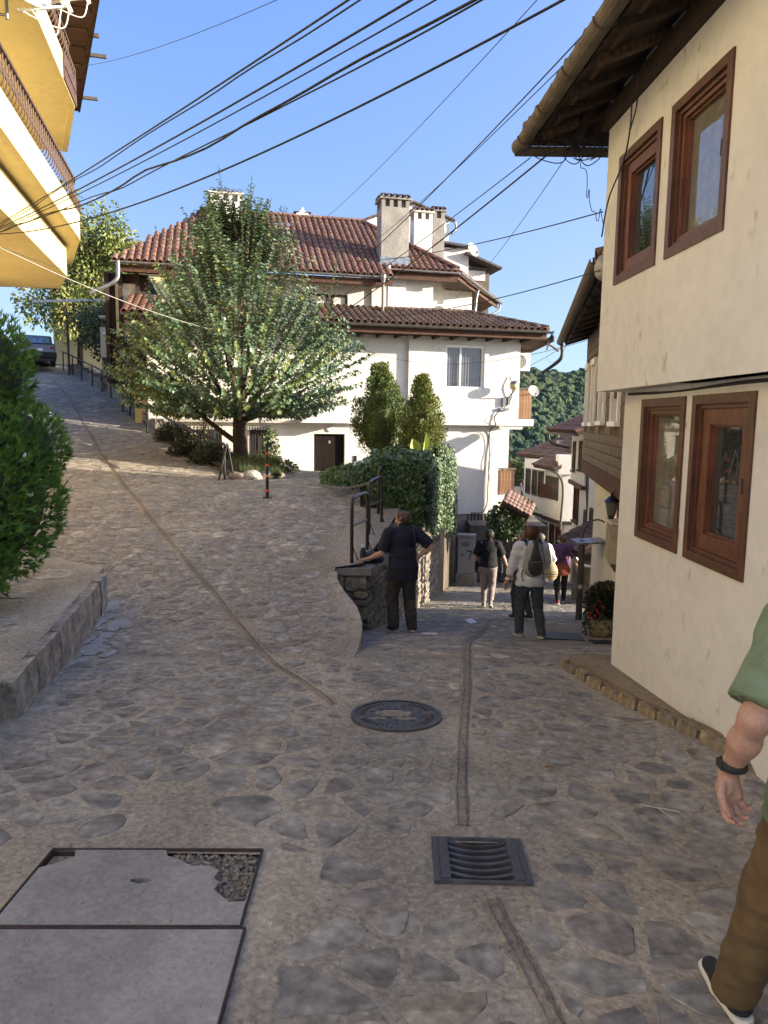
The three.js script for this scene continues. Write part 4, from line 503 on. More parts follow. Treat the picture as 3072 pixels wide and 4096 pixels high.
// ---------- white house in the middle ----------
const HOUSE = { x: 3.3, z: -23.9, th: THREE.MathUtils.degToRad(12.95) };
const houseW = (u, y, z) => V(HOUSE.x + u * Math.cos(HOUSE.th) + z * Math.sin(HOUSE.th), y, HOUSE.z - u * Math.sin(HOUSE.th) + z * Math.cos(HOUSE.th));
{
  const t = thing('plaster_house', 'large white plastered house with jettied storey, stacked tiled roofs and chimneys', 'house', [HOUSE.x, 0, HOUSE.z], HOUSE.th);
  const hole = [rect(-5.62, -4.63, -0.66, 1.37), rect(-7.62, -7.05, 0.2, 1.48), rect(-9.24, -8.48, 0.2, 1.48)];
  obj('lower_wall', [ext(rect(-10.6, 0.64, -1.28, 1.7), 0.4, { holes: hole }).translate(0, 0, -0.75), b2(-10.6, 0.64, -3.8, 1.7, -9, -1.2), b2(-10.6, -10.2, -1.28, 1.7, -9, -0.75)], M.white2, t);
  obj('striped_base', [b2(-0.4, 0.62, -4, -1.28, -1.1, -0.4)], M.gutterDark, t); for (let i = 0; i < 8; i++) obj('base_strip', [b2(-0.36 + i * 0.125, -0.3 + i * 0.125, -4, -1.3, -0.4, -0.36)], M.cement, t);
  obj('base_wall', [b2(-10.6, -0.4, -4, -1.28, -1.1, -0.38)], M.cement, t);
  obj('jetty_wall', [ext(rect(-10.6, -2.64, 1.7, 4.68), 0.3, { holes: [rect(-3.62, -3.3, 2.95, 3.5)] }).translate(0, 0, -0.45), b2(-10.6, -2.64, 1.7, 4.68, -8, -0.7), b2(-10.6, -2.64, 1.7, 1.8, -0.75, -0.15)], M.white2, t);
  obj('jetty_wall', [ext(rect(-2.64, 1.15, 1.7, 4.68), 0.3, { holes: [rect(-1.42, -0.09, 2.87, 4.26)] }).translate(0, 0, -0.3), b2(-2.64, 1.15, 1.7, 4.68, -6, -0.6), b2(0.95, 1.15, 1.7, 4.68, -0.6, -0.3), b2(-2.64, -2.4, 1.7, 4.68, -0.7, -0.3), b2(-2.64, 1.15, 1.7, 1.82, -0.7, -0.3)], M.white2, t, 'proud end of the jetty with a white window');
  win(t, -1.42, -0.09, 2.87, 4.26, -0.12, { fm: M.pvc, mull: [0.4], fw: 0.075, gm: M.pane, zi: -0.02, out: 0.05 }); for (let i = 0; i < 14; i++) obj('curtain_fold', [cyl(0.05, 0.05, 1.25, -1.34 + i * 0.094, 3.56, -0.22, { n: 6 })], mat([0.16, 0.155, 0.16], { map: T.weave, rough: 0.95 }), t);
  obj('inner_wall', [b2(-3.7, -3.2, 2.9, 3.6, -0.68, -0.62), b2(-1.5, 0, 2.8, 4.3, -0.58, -0.54), b2(-9.4, -6.9, 0.1, 1.6, -1.15, -1.1)], M.room, t);
  // right side set-backs
  obj('setback_wall', [b2(0.64, 2.1, -3.8, 1.66, -8, -3), b2(2.1, 2.3, -3.8, 1.64, -8, -3.6)], M.white2, t);
  // door, canopy, bell
  const door = obj('door', [bx(0.97, 2.02, 0.06, -5.125, 0.35, -0.5)], mat([0.028, 0.02, 0.016], { map: T.wood, rough: 0.85, specularIntensity: 0.3 }), t, 'dark brown door with a small number plate'); obj('rail', [b2(-5.6, -4.65, -0.08, -0.0, -0.47, -0.44), b2(-5.6, -5.5, -0.66, 0.0, -0.47, -0.44), b2(-4.75, -4.65, -0.66, 0.0, -0.47, -0.44)], M.redwood, door); obj('handle', [b2(-4.72, -4.69, 0.2, 0.42, -0.46, -0.41)], M.zinc, door);
  const np = obj('number_plate', [b2(-5.15, -5.06, 1.06, 1.16, -0.47, -0.455)], numberMat('5'), door);
  obj('canopy', [b2(-6.1, -4.5, 1.72, 1.86, -0.35, 0.35)], M.pvc, t); obj('bell', [b2(-4.33, -4.24, 0.5, 0.68, -0.35, -0.32)], M.black, t); obj('lamp', [cyl(0.11, 0.11, 0.05, -5.1, 1.55, -0.33, { rx: Math.PI / 2, n: 18 })], M.white, t);
  for (const [a, b] of [[-7.62, -7.05], [-9.24, -8.48]]) { win(t, a, b, 0.2, 1.48, -0.4, { fm: M.redwood, mull: [0.5], rails: [0.5], fw: 0.06 }); const gr = new THREE.Group(); gr.name = 'window_grille'; t.add(gr); for (let k = 0; k <= 7; k++) { const u = lerp(a, b, k / 7); obj('bar', [rod(V(u, 0.1, -0.28), V(u, 1.56, -0.28), 0.011, 6), cyl(0.02, 0.001, 0.07, u, 1.6, -0.28, { n: 6 })], M.iron, gr); } obj('cross_bar', [rod(V(a - 0.12, 1.45, -0.28), V(b + 0.12, 1.45, -0.28), 0.012), rod(V(a - 0.12, 0.25, -0.28), V(b + 0.12, 0.25, -0.28), 0.012)], M.iron, gr); }
  // lower roof
  const pl = (p) => V(...p);
  { const e = V(-11.2, 4.72, 0.8), r = tiledRoof(t, e, V(1, 0, 0), V(0, 0.72, -2.1), [[6.0, 0], [12.95, 0], [10.9, 2.22], [6.0, 2.22]], clayOld, { deck: M.redwood, thick: 0.05 }); tiledRoof(t, V(1.75, 4.72, 0.8), V(0.1, 0, -1), V(-2.05, 0.7, 0), [[0, 0], [9, 0], [9, 2.1], [2.15, 2.1]], clayOld, { deck: M.oldwood, thick: 0.04, max: 60 }); tiledRoof(t, e, V(1, 0, 0), V(0, 0.72, -2.1), [[0, 0], [6.0, 0], [6.0, 2.22], [0, 2.22]], clayMats, { deck: M.redwood, thick: 0.05, max: 120 });
    ridgeTiles(t, V(1.72, 4.8, 0.78), V(-0.3, 5.5, -1.3), clayOld); ridgeTiles(t, V(-3.0, 5.47, -1.32), V(-0.4, 5.5, -1.34), clayOld);
    obj('gutter', [halfPipe(V(-11.2, 4.69, 0.87), V(1.85, 4.69, 0.87), 0.07)], M.gutterDark, t); obj('fascia', [b2(-11.1, 1.72, 4.46, 4.66, 0.62, 0.72)], M.redwood, t); obj('eave_underside', [b2(-11.1, 1.72, 4.5, 4.54, -0.2, 0.62)], M.darkwood, t); for (let i = 0; i < 22; i++) obj('rafter', [b2(-10.9 + i * 0.6, -10.82 + i * 0.6, 4.4, 4.5, -0.15, 0.62)], M.darkwood, t);
    for (let i = 0; i < 6; i++) obj('soffit_board', [beam(V(1.2 + i * 0.125, 4.45, 0.7), V(1.45 + i * 0.17, 3.55, -9.5), 0.11, 0.02)], pick([M.redwood, M.oldwood, M.darkwood]), t, 'weathered brown board with peeling paint'); obj('fascia', [beam(V(1.95, 4.5, 0.75), V(2.5, 3.6, -9.5), 0.04, 0.2)], M.redwood, t);
    obj('corner_flashing', [tube([V(1.88, 4.7, 0.86), V(1.93, 4.5, 0.5), V(1.98, 4.2, 0.2)], 0.03)], M.zinc, t); obj('beam_end', [tube([V(1.9, 4.4, 0.3), V(2.15, 4.28, 0.3), V(2.35, 4.15, 0.3)], 0.035)], M.greywood, t); obj('beam_end', [tube([V(2.1, 3.5, -2.0), V(2.3, 3.42, -2), V(2.42, 3.25, -2)], 0.04)], M.greywood, t); }
  // upper storey
  obj('upper_wall', [b2(-10, -3.49, 5.0, 6.45, -7, -1.9)], M.white2, t); obj('upper_wall', [b2(-3.49, -2.32, 5.0, 6.9, -7, -1.8), b2(-2.32, -1.31, 5.0, 6.9, -7, -1.95)], M.white2, t); obj('upper_wall', [b2(-1.31, 0.55, 5.0, 6.9, -7, -3.2)], M.white2, t);
  obj('flashing', [b2(-5.4, -3.5, 5.16, 5.4, -1.9, -1.86)], M.flash, t);
  win(t, -4.86, -4.3, 5.42, 5.95, -1.9, { fm: M.darkwood, gm: M.glass, fw: 0.07 }); win(t, -5.6, -4.95, 5.42, 5.95, -1.9, { fm: M.darkwood, gm: M.curtain, fw: 0.07 });
  { const main = tiledRoof(t, V(-11.6, 6.42, -0.8), V(1, 0, 0), V(0, 2.68, -4.2), [[0, 0], [8.63, 0], [8.63, 0.65], [11.0, 0.65], [8.4, 5.0], [2.6, 5.0]], clayMats, { deck: M.redwood, thick: 0.05 });
    ridgeTiles(t, V(-9.1, 9.18, -5), V(-3.25, 9.18, -5), clayMats); ridgeTiles(t, V(-0.62, 6.92, -1.4), V(-3.25, 9.18, -5), clayMats);
    const tri = (a, b, c) => { const u = b.clone().sub(a), L = u.length(), un = u.clone().normalize(), w = c.clone().sub(a), pu = w.dot(un), v = w.clone().addScaledVector(un, -pu); return tiledRoof(t, a, un, v, [[0, 0], [L, 0], [pu, v.length()]], clayMats, { deck: M.oldwood, thick: 0.04, max: 80 }); };
    tri(V(2.1, 6.45, -4.6), V(-0.6, 6.82, -1.42), V(-3.25, 9.12, -5)); tri(V(2.6, 6.5, -9), V(2.1, 6.45, -4.6), V(-3.25, 9.12, -5));
    for (let i = 0; i < 16; i++) obj('soffit_board', [beam(V(-1.25 + i * 0.06, 6.78 - i * 0.018, -1.5 - i * 0.13), V(0.1 + i * 0.135, 6.6 - i * 0.014, -2.2 - i * 0.155), 0.2, 0.015)], i % 3 ? M.greywood : M.oldwood, t); 
    obj('gutter', [halfPipe(V(-11.6, 6.4, -0.73), V(-2.9, 6.4, -0.73), 0.065), halfPipe(V(-2.97, 6.78, -1.33), V(-0.6, 6.78, -1.33), 0.065), halfPipe(V(-0.55, 6.8, -1.3), V(2.25, 6.42, -4.6), 0.065)], M.zinc, t);
    obj('fascia', [b2(-11.5, -3.0, 6.14, 6.34, -0.95, -0.88), b2(-2.97, -0.62, 6.5, 6.74, -1.52, -1.46), beam(V(-0.6, 6.68, -1.5), V(2.1, 6.3, -4.65), 0.05, 0.16)], M.redwood, t); obj('eave_underside', [b2(-11.4, -3.0, 6.3, 6.34, -1.95, -0.95), b2(-2.97, -0.7, 6.66, 6.7, -2.1, -1.52)], M.darkwood, t); }
  // downpipes with funnels
  const pipe = (u, z, y1, y0, m) => { const p = obj('downpipe', [rod(V(u, y0, z), V(u, y1 - 0.2, z), 0.045, 10)], m, t); obj('funnel', [cyl(0.05, 0.1, 0.2, u, y1 - 0.15, z), cyl(0.1, 0.1, 0.08, u, y1 - 0.02, z)], M.zinc, p); };
  pipe(-3.35, -0.72, 6.42, 5.15, mat([0.40, 0.33, 0.22], { map: T.metal, rough: 0.7 })); pipe(-3.05, -1.35, 6.85, 5.25, M.zinc); obj('downpipe', [tube([V(0.6, 6.5, -2.7), V(0.55, 6.3, -2.7), V(0.45, 5.4, -2.6)], 0.05, { n: 20, k: 10 })], M.zinc, t);
  obj('downpipe', [tube([V(2.2, 6.4, -4.6), V(2.15, 6.15, -4.55), V(1.3, 5.75, -4.4)], 0.04, { n: 20, k: 8 })], M.zinc, t);
  // chimneys
  const chim = (u0, u1, y0, y1, z, dz, n, m, capM) => { const c = obj('chimney', [b2(u0, u1, y0, y1 - 0.36, z - dz, z)], m, t), w = (u1 - u0), pw = w / (2.2 * n + 1), gs = []; for (let k = 0; k <= n; k++) { const a = u0 + k * (pw * 2.2), b = Math.min(u1, a + pw); gs.push(b2(a, b, y1 - 0.36, y1 - 0.12, z - 0.12, z), b2(a, b, y1 - 0.36, y1 - 0.12, z - dz, z - dz + 0.12)); } obj('flue_pier', gs, m, c); obj('flue_core', [b2(u0 + 0.05, u1 - 0.05, y1 - 0.36, y1 - 0.13, z - dz + 0.14, z - 0.14)], M.cement, c); obj('cap', [b2(u0 - 0.06, u1 + 0.06, y1 - 0.12, y1 - 0.06, z - dz - 0.06, z + 0.06)], m, c); const k = Math.max(2, Math.round((w + 0.12) / 0.2)); for (let i = 0; i < k; i++) { const tl = new THREE.Mesh(TILE, pick(capM)); tl.name = 'cap_tile'; tl.position.set(lerp(u0 - 0.02, u1 + 0.02, (i + 0.5) / k), y1 - 0.07, z + 0.1); tl.rotation.x = -1.25; c.add(shade(tl)); } obj('cap_top', [b2(u0 - 0.05, u1 + 0.05, y1 - 0.06, y1 + 0.06, z - dz - 0.02, z - 0.3)], capM[1], c); return c; };
  const grey = mat([0.52, 0.49, 0.45], { map: T.concrete, bump: T.plasterB, bs: 0.01 });
  chim(-3.24, -2.3, 6.6, 9.16, -1.55, 0.75, 3, grey, clayOld); obj('flashing', [b2(-3.28, -2.26, 6.92, 7.2, -2.33, -1.52)], M.flash, t);
  chim(-1.47, -0.77, 6.9, 9.52, -4, 0.6, 2, M.white2, clayMats); chim(-0.75, -0.31, 6.9, 9.6, -4.0, 0.5, 1, grey, clayOld);
  chim(-8.73, -7.66, 7, 9.62, -4, 0.7, 3, M.white2, clayOld);
  { const c = obj('chimney', [b2(-5.64, -5.27, 8.6, 9.26, -5.3, -4.95)], M.white2, t, 'small white chimney with a gabled top'); obj('cap', [ext([[-0.27, 0], [0.27, 0], [0, 0.22]], 0.4).translate(-5.455, 9.24, -5.32)], M.white2, c); obj('cap_tile', [beam(V(-5.66, 9.34, -5.32), V(-5.66, 9.34, -4.9), 0.22, 0.03), beam(V(-5.25, 9.34, -5.32), V(-5.25, 9.34, -4.9), 0.22, 0.03)], clayOld[1], c); obj('flue_core', [b2(-5.5, -5.41, 8.95, 9.18, -4.96, -4.93)], M.cement, c); obj('finial', [sph(0.07, -5.455, 9.48, -5.1)], M.white2, c); }
  obj('skylight', [beam(V(-6.2, 8.55, -4.05), V(-6.2, 8.75, -4.35), 0.55, 0.06)], M.flash, t);
  // wall fittings
  const ac = (u, y, z, w, h, ry, label) => { const g = thing('air_conditioner', label, 'air conditioner'); const p = houseW(u, y, z); g.position.copy(p); g.rotation.y = HOUSE.th + ry; obj('case', [bev(w, h, 0.3, 0.02)], M.pvc, g); obj('fan', [cyl(h * 0.4, h * 0.4, 0.02, -w * 0.14, 0, 0.155, { rx: Math.PI / 2, n: 20 })], mat([0.2, 0.19, 0.18], { rough: 0.7 }), g); const ring = new THREE.Group(); ring.name = 'fan_guard'; g.add(ring); for (const q of [0.14, 0.27, 0.39]) obj('ring', [clean(new THREE.TorusGeometry(h * q, 0.006, 5, 20)).translate(-w * 0.14, 0, 0.17)], M.zinc, ring); obj('bracket', [b2(-w * 0.4, w * 0.4, -h / 2 - 0.04, -h / 2, -0.14, 0.14)], M.iron, g); };
  ac(-0.7, 5.72, -3.02, 0.78, 0.52, 0, 'white air conditioner under the upper eave beside the tall chimney'); ac(1.62, 3.88, -1.1, 0.62, 0.62, 0, 'white air conditioner under the side eave above the plank balcony');
  const lamp = thing('street_lamp', 'yellowed round street lamp on a short bracket on the white jetty', 'street lamp'); lamp.position.copy(houseW(0.79, 2.4, 0)); lamp.rotation.y = HOUSE.th; obj('globe', [sph(0.15, 0, 0.58, 0.42, 1, 0.95, 1, 16)], mat([0.62, 0.52, 0.22], { rough: 0.35 }), lamp); obj('hood', [clean(new THREE.SphereGeometry(0.16, 16, 6, 0, 6.283, 0, 1.3)).translate(0, 0.6, 0.42)], M.zinc, lamp); obj('bracket', [bx(0.09, 0.26, 0.1, -0.02, 0.12, 0.06), tube([V(-0.02, 0.2, 0.05), V(-0.02, 0.3, 0.2), V(0, 0.42, 0.42)], 0.025)], M.zinc, lamp);
  obj('junction_box', [b2(0.45, 0.78, 2.2, 2.28, 0.01, 0.1), b2(0.55, 0.66, 2.34, 2.62, 0.01, 0.1)], M.zinc, t);
  obj('wall_cable', [tube([V(0.78, 3.3, 0.03), V(0.86, 3.0, 0.12), V(0.82, 2.5, 0.05), V(0.6, 2.27, 0.05), V(0.42, 2.15, 0.06), V(0.3, 1.95, 0.04), V(0.33, 1.72, 0.06), V(0.28, 1.55, -0.28), V(0.3, 0.6, -0.3), V(0.27, -0.3, -0.29), V(0.24, -1.0, -0.3), V(0.1, -1.22, -0.3), V(-0.3, -1.24, -0.31)], 0.016, { n: 90 }), tube([V(0.36, 2.1, 0.05), V(0.22, 1.9, 0.1), V(0.36, 1.75, 0.06), V(0.24, 1.5, -0.24), V(0.36, 1.0, -0.26), V(0.25, 0.4, -0.26), V(0.33, -0.2, -0.28)], 0.008, { n: 70 })], M.cable, t);
  // plank balconies on the right flank
  const balcony = (u0, u1, y0, y1, z, dz, m, label) => { const b = new THREE.Group(); b.name = 'balcony'; b.userData.label = label; t.add(b); obj('slab', [b2(u0 - 0.05, u1 + 0.08, y0 - 0.26, y0 - 0.02, z - dz, z + 0.08), b2(u0, u1 - 0.3, y0 - 0.38, y0 - 0.26, z - dz, z)], M.white2, b); const n = Math.round((u1 - u0) / 0.11); for (let i = 0; i < n; i++) obj('plank', [b2(u0 + i * 0.11 + 0.006, u0 + i * 0.11 + 0.1, y0 + rr(0, 0.02), y1 - rr(0, 0.02), z - 0.025, z)], pick(m), b); for (let i = 0; i < 5; i++) obj('plank', [b2(u1 - 0.025, u1, y0, y1, z - 0.15 - i * 0.3, z - 0.05 - i * 0.3)], pick(m), b); obj('hand_rail', [b2(u0 - 0.03, u1 + 0.05, y1, y1 + 0.06, z - 0.08, z + 0.04)], M.greywood, b); };
  balcony(1.2, 2.27, 1.95, 2.97, -1.5, 3, [M.plank, M.plank2, M.plank2], 'pale plank balcony high on the flank'); balcony(0.75, 1.95, -0.81, 0.1, -2, 1.5, [M.plank, M.plank, M.redwood], 'reddish plank balcony low on the flank'); balcony(2.3, 2.99, -0.7, 0.25, -4, 2, [M.plank2, M.plank2, M.plank], 'small light plank balcony at the back of the flank');
}
function numberMat(s) { const c = document.createElement('canvas'); c.width = c.height = 64; const x = c.getContext('2d'); x.fillStyle = '#14161c'; x.fillRect(0, 0, 64, 64); x.strokeStyle = '#aab'; x.lineWidth = 3; x.strokeRect(3, 3, 58, 58); x.fillStyle = '#e8e8ea'; x.font = 'bold 50px sans-serif'; x.textAlign = 'center'; x.textBaseline = 'middle'; x.fillText(s, 32, 35); const t = new THREE.CanvasTexture(c); t.colorSpace = THREE.SRGBColorSpace; t.repeat.set(1 / 0.09, 1 / 0.1); t.offset.set(0.72 / 0.09 * 0 + 0.5, 0.5); t.wrapS = t.wrapT = THREE.RepeatWrapping; return mat([1, 1, 1], { map: t, rough: 0.5 }); }
{ // satellite dishes on the far house
  const dish = (p, r, ry, label) => { const t = thing('satellite_dish', label, 'satellite dish', [p.x, p.y, p.z], ry); obj('reflector', [clean(new THREE.LatheGeometry(Array.from({ length: 8 }, (_, i) => new THREE.Vector2(r * i / 7, 0.22 * r * (i / 7) ** 2)), 24)).rotateX(Math.PI / 2 - 0.35)], M.dish, t); obj('arm', [rod(V(0, -r * 0.8, 0.1), V(0, -r * 0.35, r * 0.9), 0.014), cyl(0.03, 0.03, 0.1, 0, -r * 0.32, r * 0.9, { rx: 1.2 })], M.zinc, t); obj('mount', [rod(V(0, 0, -0.02), V(0, -r * 0.5, -0.3), 0.02)], M.zinc, t); };
  dish(houseW(1.5, 8.66, -6), 0.3, 0.75, 'grey satellite dish on the roof terrace behind the chimneys'); dish(houseW(2.2, 2.9, -1.2), 0.21, 0.35, 'white satellite dish fixed to the plank balcony rail');
}
// ---------- yellow apartment building on the left ----------
{
  const th = THREE.MathUtils.degToRad(-76.2), t = thing('apartment_building', 'yellow apartment building with two stacked balconies and ornate brown railings', 'building', [-6.4, 0, -15.5], th);
  const plan = (y0, y1, pts) => ext(pts.map(([x, z]) => [x, -z]), y1 - y0).rotateX(-Math.PI / 2).translate(0, y0, 0);
  const slabPts = [[13.5, 0], [0, 0], [-2.72, 0.61], [-3.0, 3.2], [13.5, 3.2]];
  obj('ground_wall', [plan(-0.4, 5.3, [[13.5, 2.5], [-1.9, 2.5], [-2.3, 6], [13.5, 6]])], M.yellowPale, t); obj('corner_bay', [plan(4.8, 5.4, [[13.5, 0.35], [-0.6, 0.35], [-2.25, 0.82], [-2.6, 3.2], [13.5, 3.2]])], M.yellow, t);
  obj('upper_wall', [plan(5.9, 8.1, [[13.5, 1.3], [-1.6, 1.3], [-2.3, 6], [13.5, 6]]), plan(8.5, 10.7, [[13.5, 1.3], [-1.6, 1.3], [-2.3, 6], [13.5, 6]])], M.yellow, t);
  const slab = (y, h, lab) => { const s = obj('balcony_slab', [plan(y, y + 0.06, slabPts.map(([x, z]) => [x - 0.01, z + 0.01]))], M.yellow, t, lab); obj('fascia', [b2(0, 13.5, y - 0.02, y + h, -0.03, 0.1), beam(V(-0.01, y + h / 2 - 0.01, 0.035), V(-2.72, y + h / 2 - 0.01, 0.645), 0.12, h + 0.02)], M.yellow, s); obj('floor', [plan(y + h - 0.1, y + h - 0.02, slabPts.map(([x, z]) => [x, z + 0.08]))], M.cement, s); return s; };
  const s1 = slab(5.47, 0.49, 'lower balcony slab'), s2 = slab(8.05, 0.47, 'upper balcony slab'); obj('edge_panel', [bx(1.3, 0.5, 0.02, 0.6, 8.3, -0.05), bx(1.25, 0.02, 0.03, 0.6, 8.28, -0.06)], M.railBrown, s2, 'brown sheet covering the balcony edge');
  // bellied balusters
  const prof = [[0, 0.66], [0.0, 0.5], [-0.015, 0.36], [-0.085, 0.24], [-0.12, 0.14], [-0.09, 0.05], [0.0, 0.0]], bal = tube(prof.map(([z, y]) => V(0, y, z)), 0.0125, { n: 14, k: 5 }), curl = tube(Array.from({ length: 9 }, (_, i) => V(0.035 + Math.cos(i * 0.75) * (0.035 - i * 0.002), 0.46 + Math.sin(i * 0.75) * 0.05, 0)), 0.008, { n: 12, k: 4 }), bg = merge([bal, curl]);
  for (const [y, lab] of [[5.97, 'lower railing'], [8.54, 'upper railing']]) {
    const r = new THREE.Group(); r.name = 'balcony_railing'; t.add(r); const A = V(-2.7, 0, 0.66), B = V(0, 0, 0.05);
    obj('top_rail', [b2(0, 13.5, y + 0.64, y + 0.685, 0.02, 0.085), beam(V(0, y + 0.662, 0.052), V(-2.7, y + 0.662, 0.66), 0.06, 0.045), b2(0, 13.5, y + 0.005, y + 0.03, 0.03, 0.07), b2(0, 13.5, y + 0.36, y + 0.375, 0.04, 0.06)], M.railBrown, r);
    for (let i = 0; i < 84; i++) { const q = new THREE.Mesh(bg, M.railBrown); q.name = 'baluster'; q.position.set(0.08 + i * 0.16, y, 0.05); r.add(shade(q)); } for (let i = 1; i < 17; i++) { const q = new THREE.Mesh(bg, M.railBrown); q.name = 'baluster'; q.position.copy(B).lerp(A, i / 17).setY(y); q.rotation.y = 0.22; r.add(shade(q)); }
  }
  // roof with boarded underside and protruding rafter ends
  const eave = [[13.5, -0.5], [-0.8, -0.46], [-7.1, 0.93], [-7.1, 4.5], [13.5, 4.5]]; obj('eave_underside', [plan(10.6, 10.64, eave)], M.redwood, t); obj('eave_edge', [beam(V(13.5, 10.68, -0.5), V(-0.8, 10.68, -0.46), 0.05, 0.22), beam(V(-0.8, 10.68, -0.46), V(-7.1, 10.68, 0.93), 0.05, 0.22)], M.darkwood, t); obj('roof_sheet', [plan(10.75, 10.82, eave)], clayOld[1], t); obj('back_wall', [plan(5.3, 10.7, [[-2.2, 2.5], [-5.5, 2.5], [-5.5, 6], [-2.2, 6]])], M.yellowPale, t);
  for (const [x, z, l] of [[1.2, -0.5, 0.35], [0.2, -0.5, 0.4], [-0.2, -0.48, 0.42], [-2.6, -0.1, 0.22], [-3.6, 0.14, 0.5], [-6.2, 0.7, 0.5]]) obj('rafter_end', [bx(0.07, 0.08, l, x, 10.64, z - l / 2 + 0.1)], M.greywood, t);
  for (let i = 0; i < 22; i++) obj('eave_board', [beam(V(13 - i * 0.9, 10.585, -0.4 + (i > 15 ? (i - 15) * 0.2 : 0)), V(13 - i * 0.9, 10.585, 4.4), 0.16, 0.02)], pick([M.redwood, M.oldwood]), t);
}
// dishes on that building
[[-5.3, 8.5, -11.7, 0.62, 'large white satellite dish with a long feed arm on the upper yellow balcony'], [-5.05, 7.62, -10.4, 0.5, 'white satellite dish with looped cables hanging below the upper yellow balcony']].forEach(([x, y, z, r, label], i) => {
  const t = thing('satellite_dish', label, 'satellite dish', [x, y, z], 0, 'dishes on the yellow building');
  const d = obj('reflector', [clean(new THREE.LatheGeometry(Array.from({ length: 9 }, (_, i) => new THREE.Vector2(r * i / 8, 0.2 * r * (i / 8) ** 2)), 28)).rotateZ(-Math.PI / 2 + 0.45).rotateY(-0.5)], M.dish, t);
  obj('feed_arm', [beam(V(0.05, -r * 0.86, 0), V(0.66, -r * 0.62, -0.12), 0.03, 0.03)], M.pvc, t); obj('receiver', [cyl(0.04, 0.05, 0.1, 0.64, -r * 0.5, -0.12, { rz: -0.8 }), bx(0.05, 0.1, 0.05, 0.7, -r * 0.66, -0.12, { rz: 0.4 })], M.pvc, t);
  obj('mast', [rod(V(-0.08, -0.55, 0.02), V(-0.08, 0.1, 0.02), 0.025, 8), rod(V(-0.08, -0.5, 0.02), V(-0.45, -0.5, 0.1), 0.02, 6)], M.zinc, t);
  obj('cable', [tube([V(0.7, -r * 0.72, -0.12), V(0.62, -r * 0.62 - 0.28, -0.1), V(0.35, -r * 0.62 - 0.22, -0.06), V(0.05, -r * 0.8, 0)], 0.009, { n: 24 }), i ? tube([V(0.6, -r * 0.7, -0.1), V(0.5, -r * 0.7 - 0.34, -0.1), V(0.2, -r * 0.75, -0.03)], 0.008, { n: 20 }) : null], M.pvc, t);
});

// ---------- houses behind the tree on the left ----------
{
  const t = thing('ochre_house', 'pale yellow house with orange tiled roof behind the trees', 'house', [-12, 3, -36], 0.2);
  obj('wall', [b2(-4, 2.6, -1.5, 6.1, -6, 0)], M.yellow, t); obj('fascia', [b2(-4.6, 3.2, 6.0, 6.2, 0.5, 0.6)], M.oldwood, t); tiledRoof(t, V(-4.8, 6.25, 0.7), V(1, 0, 0), V(0, 1.5, -3.4), [[0, 0], [8, 0], [6.5, 3.7], [2, 3.7]], clayMats, { deck: M.oldwood, max: 200 }); obj('gutter', [halfPipe(V(-4.8, 6.2, 0.76), V(3.2, 6.2, 0.76), 0.07)], M.zinc, t);
  win(t, -2.4, -1.4, 3, 4.6, 0, { fm: M.redwood, mull: [0.5] }); win(t, 0.2, 1.2, 3, 4.6, 0, { fm: M.redwood, mull: [0.5] });
}
{
  const t = thing('brown_timber_wing', 'dark timber framed side wing under the end of the red roof', 'house', [HOUSE.x, 0, HOUSE.z], HOUSE.th);
  obj('wall', [b2(-11.9, -10.62, 2.9, 6.2, -8, -1.6)], M.darkwood, t); obj('ochre_wall', [b2(-11.1, -10.63, -0.6, 2.9, -6, -1.2)], M.yellowPale, t); for (const u of [-11.9, -11.5, -11.0]) obj('post', [b2(u, u + 0.12, 2.9, 6.2, -1.58, -1.4)], M.darkwood, t); obj('loft_back_wall', [b2(-11.6, -10.9, 4.3, 5.9, -1.6, -1.56)], M.room, t);
  obj('wall_panel', [b2(-10.95, -10.65, 4.0, 5.2, -1.6, -1.55)], M.yellowPale, t);
  obj('downpipe', [tube([V(-11.4, 6.4, -0.7), V(-11.4, 6.05, -0.7), V(-11.45, 5.85, -0.68), V(-12.2, 5.4, -0.6)], 0.06, { n: 24, k: 8 })], M.zinc, t);
}
{
  const t = thing('stone_outbuilding', 'low grey stone outbuilding with a small tiled roof and white gutter', 'shed', [-8.35, 1.8, -27.5], 0.15);
  obj('wall', [b2(-2.2, 2.6, -1.2, 3.35, -4, 0)], mat([0.24, 0.225, 0.2], { map: T.mortar, bump: T.mortarB, bs: 0.03, rough: 1 }), t); for (let r = 0; r < 9; r++) { let x = -2.2; while (x < 2.4) { const w = rr(0.22, 0.6), q = obj('wall_stone', [roughBlock(w - 0.015, 0.27, 0.1, 0.03, 2)], pick([stoneMats[0], stoneMats[1], stoneMats[6], wallStoneMats[3]]), t); q.position.set(x + w / 2, -0.6 + r * 0.28 + rr(-0.02, 0.02), 0.0); x += w; } }
  obj('upper_plaster', [b2(-2.22, 2.6, 2.2, 3.3, -4, 0.06)], M.cream, t); obj('fascia', [b2(-1.9, -0.6, 3.3, 3.55, 0.3, 0.4)], M.redwood, t); tiledRoof(t, V(-2.0, 3.66, 0.6), V(1, 0, 0), V(0, 0.7, -2), [[0, 0], [1.5, 0], [1.5, 2.1], [0, 2.1]], clayMats, {}); obj('gutter', [halfPipe(V(-2.1, 3.62, 0.66), V(-0.4, 3.62, 0.66), 0.09), cyl(0.06, 0.13, 0.34, -1.3, 3.42, 0.72), tube([V(-1.3, 3.25, 0.72), V(-1.32, 3.1, 0.74), V(-1.7, 3.05, 0.78), V(-1.95, 2.95, 0.8)], 0.06, { n: 20, k: 8 })], M.pvc, t);
}
